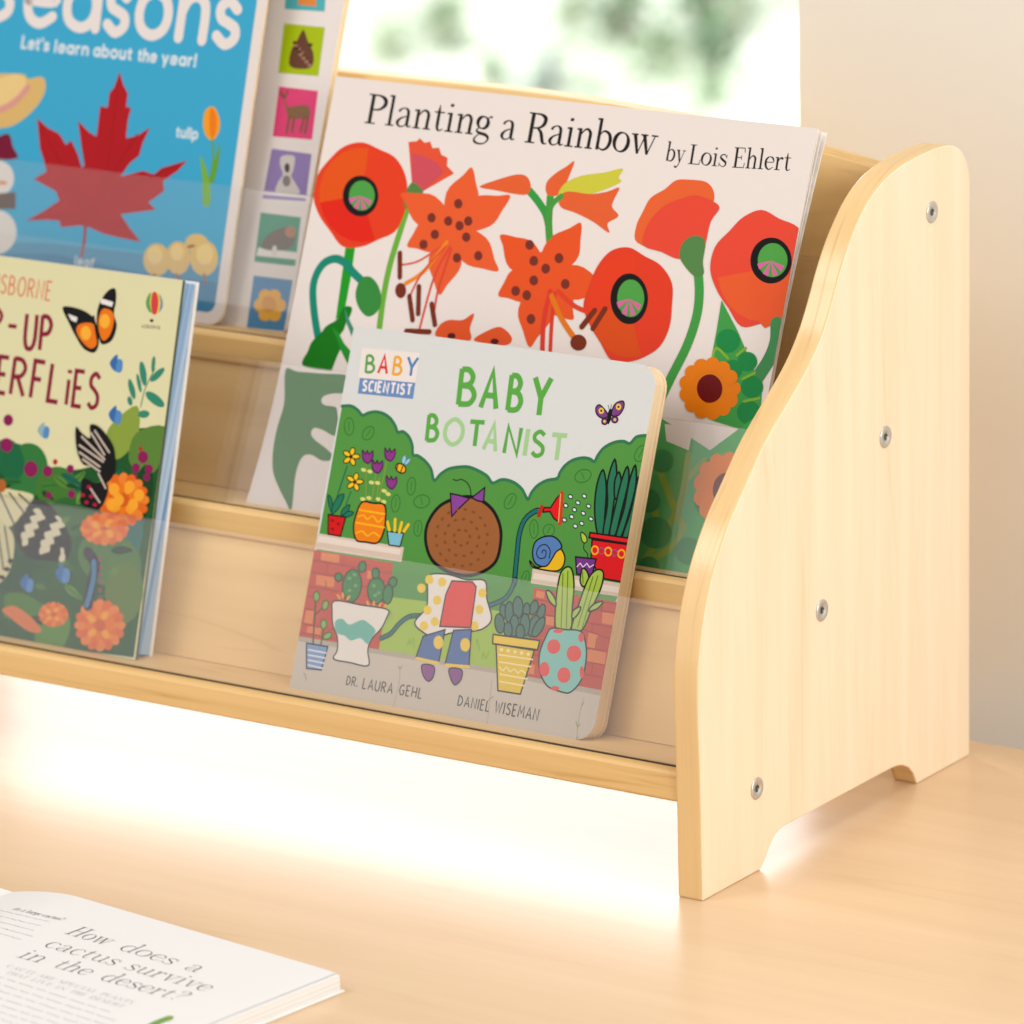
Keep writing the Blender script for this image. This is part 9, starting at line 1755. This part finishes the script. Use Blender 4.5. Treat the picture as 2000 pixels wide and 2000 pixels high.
for i in range(3):
    prof = [(.0006, -TH), (0, -TH + .0008), (0, -.0022), (.0007, -.0007), (.0022, 0), (.0062, 0), (.0062, -.006), (.0102, -.006), (.0102, 0), (DEP + .011, 0), (DEP + .011, -TH)]
    P = [ledge_pt(i, a, b) for a, b in prof]
    bm = bmesh.new(); prism(bm, P, lambda p: (XA, p[0], p[1]), lambda p: (XB, p[0], p[1]), (0, 0, 0))
    for fc in bm.faces:
        c = fc.calc_center_median(); ys = [v.co.y for v in fc.verts]
        if len(fc.verts) == 4 and max(ys) < Y0 + i * SY + .004: fc.material_index = 1
    link('ledge', bm, [M_board, M_edge], sh)
    # back board, leaning, its foot just above the ledge
    fy, fz = ledge_pt(i, DEP, .0003)
    if i < 2:
        by, bz = ledge_pt(i + 1, 0, -TH)                  # underside of the ledge above: the board stops right under it
        hgt = (bz - fz) / cB
        for _ in range(4): hgt = (bz - (fy + hgt * sB - by) * sL / cL - .0002 - fz) / cB
        ty = fy + hgt * sB; under = lambda y: bz - (y - by) * sL / cL - .0002
        P = [(fy, fz), (ty, under(ty)), (ty + .012, under(ty + .012)), (fy + .0125, ledge_pt(i, DEP + .0125, .0003)[1])]
        bm = bmesh.new(); prism(bm, P, lambda p: (XA, p[0], p[1]), lambda p: (XB, p[0], p[1])); link('back_board', bm, M_board, sh)
    else:
        XC = (MAPLE_X0 - T_) / 2
        def ztop(x):
            a = min(1, max(0, (abs(x - XC) - (XB - XC) + .26) / .26)); return .3265 - .0195 * a ** 2.2
        xs = [XA + (XB - XA) * k / 60 for k in range(61)]
        bm = bmesh.new(); rows = []
        for x in xs:
            h = (ztop(x) - fz) / cB; off = Vector((0, .012 * cB, -.012 * sB)); a = Vector((x, fy, fz)); b = Vector((x, fy + h * sB, fz + h * cB))
            rows.append([bm.verts.new(a), bm.verts.new(b), bm.verts.new(b + Vector((0, .012, 0))), bm.verts.new((x, fy + .0125, fz))])
        for k in range(60):
            for j in range(4):
                fc = bm.faces.new((rows[k][j], rows[k][(j+1) % 4], rows[k+1][(j+1) % 4], rows[k+1][j])); fc.material_index = 1 if j == 1 else 0
        bm.faces.new(rows[0]); bm.faces.new(rows[-1][::-1])
        link('back_board', bm, [M_board, M_edge], sh, .0008)
    # added dark strip painting in the groove and contact shade at the guard's foot
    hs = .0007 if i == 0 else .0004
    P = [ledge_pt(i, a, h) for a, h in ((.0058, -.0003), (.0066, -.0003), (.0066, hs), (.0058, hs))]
    bm = bmesh.new(); prism(bm, P, lambda p: (XA, p[0], p[1]), lambda p: (XB, p[0], p[1])); link('groove_shade_strip', bm, M_groove_shade, sh)
    # clear guard standing in the groove
    gy, gz = ledge_pt(i, .0070, -.0055); H = GUARD_H; tk = .0028
    A_ = Vector((0, gy, gz)); U = Vector((0, sB, cB)); Nn = Vector((0, cB, -sB))
    q = [A_, A_ + U * H, A_ + U * H + Nn * tk, A_ + Nn * tk]
    bm = bmesh.new(); prism(bm, q, lambda v: (XA, v.y, v.z), lambda v: (XB, v.y, v.z), (0, 0, 0))
    for fc in bm.faces:
        if fc.calc_center_median().z > (A_ + U * (H - .0012)).z and len(fc.verts) == 4 and abs(fc.calc_center_median().x - (XA + XB) / 2) < .01: fc.material_index = 1
    link('clear_guard', bm, [M_acr, M_rim], sh)

# ------------------------------------------------------------------ books
class Frame:
    def __init__(s, o, yaw, lean, roll=0, bend=None):
        u = Vector((cos(yaw), sin(yaw), 0)); b = Vector((-sin(yaw), cos(yaw), 0)); v = Vector((0, 0, cos(lean))) + b * sin(lean)
        s.u = cos(roll) * u + sin(roll) * v; s.v = -sin(roll) * u + cos(roll) * v; s.n = s.u.cross(s.v); s.o = Vector(o); s.bend = bend
    def at(s, u, v, h=0):
        """u, v in metres along the cover, h metres towards the reader"""
        if s.bend: h += s.bend(u, v)
        return s.o + s.u * u + s.v * v + s.n * h
def slab(name, fr, outline, h0, h1, m, parent, mi=(0, 0, 0), bevel=.0003):
    bm = bmesh.new(); prism(bm, outline, lambda p: fr.at(p[0], p[1], h0), lambda p: fr.at(p[0], p[1], h1), mi)
    return link(name, bm, m, parent, bevel)
def cover(name, fr, outline, thick, base, key, parent, gain, mats, m_print=None, cuts=None, artbox=None, edge_mi=1):
    """cover board whose front face carries the printed design"""
    bm = bmesh.new(); lay = bm.loops.layers.float_color.new('Col')
    rgb = [min(.9, x / gain) for x in lin(base)] + [1]
    if not cuts: prism(bm, outline, lambda p: fr.at(p[0], p[1], -thick), lambda p: fr.at(p[0], p[1], 0), (edge_mi, 0, edge_mi))
    else:
        x0 = min(p[0] for p in outline); x1 = max(p[0] for p in outline); y0 = min(p[1] for p in outline); y1 = max(p[1] for p in outline)
        vs = [y0] + [c for c in cuts if y0 < c < y1] + [y1]
        R_ = [[bm.verts.new(fr.at(x, v, h)) for x, h in ((x0, 0), (x1, 0), (x1, -thick), (x0, -thick))] for v in vs]
        for a, b in zip(R_, R_[1:]):
            for j in range(4):
                fc = bm.faces.new((a[j], a[(j+1) % 4], b[(j+1) % 4], b[j])); fc.material_index = 0 if j == 0 else edge_mi
        bm.faces.new(R_[0]); bm.faces.new(R_[-1])
    bmesh.ops.recalc_face_normals(bm, faces=bm.faces)
    for fc in bm.faces:
        for lp in fc.loops: lp[lay] = rgb
    art = Art(gain).parse(ART[key])
    box_ = artbox or [(p[0] * 1000, p[1] * 1000) for p in outline]
    art.bounds(box_)
    if cuts:
        it = []
        for c, V, F, l in art.items:
            lo = min(p[1] for p in V); hi = max(p[1] for p in V); cs = [k * 1000 for k in cuts if lo < k * 1000 < hi]
            if not cs: it.append((c, V, F, l)); continue
            b_ = [lo - 1] + cs + [hi + 1]; NV = []; NF = []
            for f_ in F:
                for a, b in zip(b_, b_[1:]):
                    P = clip([V[i] for i in f_], [(-9e3, a), (9e3, a), (9e3, b), (-9e3, b)])
                    if len(P) >= 3: NF.append(list(range(len(NV), len(NV) + len(P)))); NV += P
            it.append((c, NV, NF, l))
        art.items = it
    art.build(bm, lambda u, v, h: fr.at(u / 1000, v / 1000, h), .00002)
    me = bpy.data.meshes.new(name); bm.to_mesh(me); bm.free()
    for x in mats: me.materials.append(x)
    o = bpy.data.objects.new(name, me); COL.objects.link(o); o.parent = parent; o.matrix_parent_inverse = world_of(parent).inverted()
    return o

# square board book, front right of the lowest ledge
fr = Frame((-0.25185, 0.02235, 0.05893), .0032, .3646, .0015)
bk = empty('board_book', fr.at(.09, 0)); tag(bk, 'square board book with green hedge and potted plants on its pale cover', 'book', 'books on the display shelf')
o1 = rounded_rect(0, 0, .1768, .1814, .0105, 7, (1, 1, 0, 0))
cover('front_cover', fr, o1, .0014, 'd4d6d5', 'bot', bk, GAIN, [M_print, M_cream])
slab('page_block', fr, rounded_rect(.0004, .0004, .1766, .1812, .0104, 7, (1, 1, 0, 0)), -.0095, -.0015, M_pgcream, bk)
slab('back_cover', fr, o1, -.0112, -.0097, M_cream, bk)

# large white paperback on the middle ledge, lower part sagging forward
bend = lambda u, v: .0075 * max(0, (.08 - v) / .08) ** 2
fr = Frame((-0.31817, 0.08775, 0.12971), -.0009, .3735, -.0022, bend)
pb = empty('picture_book', fr.at(.14, 0)); tag(pb, 'large white paperback with red and orange flowers standing behind the square board book', 'book', 'books on the display shelf')
cuts = [.004 * k for k in range(1, 21)]
ctop = [(0, -.0035), (.2838, -.0035), (.2804, .2188), (0, .2201)]
cover('front_cover', fr, [(0, -.0038), (.2832, -.0038), (.2832, .2192), (0, .2192)], .0005, 'e5dbd6', 'pla', pb, GAIN, [M_print, M_pgwhite], cuts=cuts)
def fan(h):                       # the leaves spread a little above the ledge they lean on
    return lambda u, v: bend(u, v) - h * max(0, (v - .13) / .09) ** 1.4 * (.25 + .75 * max(0, u / .28) ** 2)
for k, (h, s_) in enumerate(((-.0008, .0015), (-.0017, .0040))):
    f2 = Frame(fr.o, -.0009, .3735, -.0022, fan(s_)); bm = bmesh.new(); NU, NV = 12, 26
    g = [[[bm.verts.new(f2.at(.0006 + .2820 * i / NU, -.0036 + .2224 * j / NV, h - dh)) for j in range(NV + 1)] for i in range(NU + 1)] for dh in (0, .0007)]
    for i in range(NU):
        for j in range(NV):
            bm.faces.new((g[0][i][j], g[0][i+1][j], g[0][i+1][j+1], g[0][i][j+1])); bm.faces.new((g[1][i][j], g[1][i][j+1], g[1][i+1][j+1], g[1][i+1][j]))
    for i in range(NU):
        for j in (0, NV): bm.faces.new((g[0][i][j], g[0][i+1][j], g[1][i+1][j], g[1][i][j]))
    for j in range(NV):
        for i in (0, NU): bm.faces.new((g[0][i][j], g[0][i][j+1], g[1][i][j+1], g[1][i][j]))
    link('pages', bm, M_pgwhite, pb, smooth=False)
f2 = Frame(fr.o, -.0009, .3735, -.0022, fan(.0070)); bm = bmesh.new(); NU, NV = 12, 26
g = [[[bm.verts.new(f2.at(.2832 * i / NU, -.0038 + .2228 * j / NV, -.0024 - dh)) for j in range(NV + 1)] for i in range(NU + 1)] for dh in (0, .0005)]
for i in range(NU):
    for j in range(NV):
        bm.faces.new((g[0][i][j], g[0][i+1][j], g[0][i+1][j+1], g[0][i][j+1])); bm.faces.new((g[1][i][j], g[1][i][j+1], g[1][i+1][j+1], g[1][i+1][j]))
for i in range(NU):
    for j in (0, NV): bm.faces.new((g[0][i][j], g[0][i+1][j], g[1][i+1][j], g[1][i][j]))
for j in range(NV):
    for i in (0, NU): bm.faces.new((g[0][i][j], g[0][i][j+1], g[1][i][j+1], g[1][i][j]))
link('back_cover', bm, M_pgwhite, pb)

# tall blue tabbed board book on the top ledge
frc = Frame((0, 0.13965, 0.20982), 0, .29); frt = Frame((0, 0.14714, 0.20701), 0, .345)
sb = empty('tabbed_board_book', frc.at(-.5, 0)); tag(sb, 'tall blue board book with red maple leaf and picture tabs on the top ledge', 'book', 'books on the display shelf')
oc = rounded_rect(-.62, -.0066, -.3735, .285, .009, 6, (1, 1, 0, 0)); oi = rounded_rect(-.62, -.0004, -.3795, .2790, .005, 6, (1, 1, 0, 0))
cover('front_cover', frc, oc, .0018, 'e3d9d4', 'sea', sb, GAIN, [M_print, M_cream], artbox=[(p[0] * 1000, p[1] * 1000) for p in oi])
for k in range(3):
    t = (k + 1) / 4; f2 = Frame(frc.o.lerp(frt.o, t), 0, .29 + .055 * t)
    slab('page', f2, rounded_rect(-.62, -.0062, -.3772 - .003 * k, .285, .008, 6, (1, 1, 0, 0)), -.0018, -.0002, M_paper if k % 2 else M_cream, sb)
ot = rounded_rect(-.62, -.0058, -.3374, .285, .006, 6, (1, 1, 0, 0))
cover('tab_page', frt, ot, .0022, 'e4dcd8', 'tab', sb, GAIN, [M_print, M_cream])
slab('back_cover', frt, ot, -.0052, -.0026, M_cream, sb)

# hardback with butterflies, lowest ledge, left
frb = Frame((0, 0.02203, 0.06502), 0, .27)
hb = empty('hardback_book', frb.at(-.45, 0)); tag(hb, 'pale yellow hardback with butterflies and flowers at left of the lowest ledge', 'book', 'books on the display shelf')
oh = [(-.56, -.0056), (-.3462, -.0056), (-.3462, .1858), (-.56, .1858)]
cover('front_cover', frb, oh, .0022, 'dcd8ae', 'but', hb, GAIN, [M_print, M_coverdark])
slab('page_block', frb, [(-.557, -.0030), (-.3470, -.0030), (-.3470, .1846), (-.557, .1846)], -.0118, -.0024, M_pgblue, hb)
slab('back_cover', frb, oh, -.0142, -.0120, M_paper, hb)
slab('spine', frb, [(-.5625, -.0056), (-.5603, -.0056), (-.5603, .1858), (-.5625, .1858)], -.0142, 0, M_coverdark, hb)

# open book lying on the table, front left
pgh = lambda u: -.012 * min(1, max(0, (-u - .165) / .06)) ** 1.6
class PageFrame(Frame):
    def __init__(s): s.o = Vector((-.078, -.185, .009)); a = -.13; s.u = Vector((cos(a), sin(a), 0)); s.v = Vector((-sin(a), cos(a), 0)); s.n = Vector((0, 0, 1))
    def at(s, u, v, h=0):
        z = s.o.z + (pgh(u) if u > -.235 else pgh(-.47 - u)) + h
        if u > -.006: z -= (u + .006) * .05
        p = s.o + s.u * u + s.v * v; return Vector((p.x, p.y, z))
fp = PageFrame(); PW, PH = .235, .285
ob = empty('open_book', (fp.at(-PW, -.14).x, fp.at(-PW, -.14).y, 0)); tag(ob, 'open book with white pages of text lying flat on the table', 'book')
def page_leaf(name, u0, u1, key=None):
    bm = bmesh.new(); lay = bm.loops.layers.float_color.new('Col'); n = 60; us = [u0 + (u1 - u0) * k / n for k in range(n + 1)]
    R_ = [[bm.verts.new(fp.at(u, v, 0)) for v in (-PH, .0015)] for u in us]
    rgb = [min(.9, x / GAIN_PAGE) for x in lin('ecebeb')] + [1]
    for a, b in zip(R_, R_[1:]): bm.faces.new((a[0], b[0], b[1], a[1]))
    for fc in bm.faces:
        for lp in fc.loops: lp[lay] = rgb
    if key:
        art = Art(GAIN_PAGE).parse(ART[key]); art.bounds([(u0 * 1000, -PH * 1000), (u1 * 1000, -PH * 1000), (u1 * 1000, 0), (u0 * 1000, 0)])
        art.build(bm, lambda u, v, h: fp.at(u / 1000, v / 1000, h), .00005)
    me = bpy.data.meshes.new(name); bm.to_mesh(me); bm.free(); me.materials.append(M_printm)
    o = bpy.data.objects.new(name, me); COL.objects.link(o); o.parent = ob; o.matrix_parent_inverse = world_of(ob).inverted()
def block(name, u0, u1):
    bm = bmesh.new(); n = 60; us = [u0 + (u1 - u0) * k / n for k in range(n + 1)]
    R_ = []
    for u in us:
        t, b = fp.at(u, 0, -.0004).z, .0014
        R_.append([bm.verts.new((*fp.at(u, v).xy, max(z, .0016) if z != b else b)) for v, z in ((-PH, t), (.0015, t), (.0015, b), (-PH, b))])
    for a, b in zip(R_, R_[1:]):
        for j in range(4): bm.faces.new((a[j], a[(j+1) % 4], b[(j+1) % 4], b[j]))
    bm.faces.new(R_[0]); bm.faces.new(R_[-1]); link(name, bm, M_pgflat, ob)
page_leaf('right_page', -PW, 0, 'pag'); page_leaf('left_page', -2 * PW, -PW)
block('page_block', -PW + .0002, .0022); block('page_block', -2 * PW - .0022, -PW - .0002)
bm = bmesh.new(); q = [fp.at(u, v) for u, v in ((-2 * PW - .004, -PH - .002), (.0036, -PH - .002), (.0036, .0028), (-2 * PW - .004, .0028))]
prism(bm, q, lambda p: (p.x, p.y, .0001), lambda p: (p.x, p.y, .0013)); link('cover', bm, M_paper, ob, .0004)
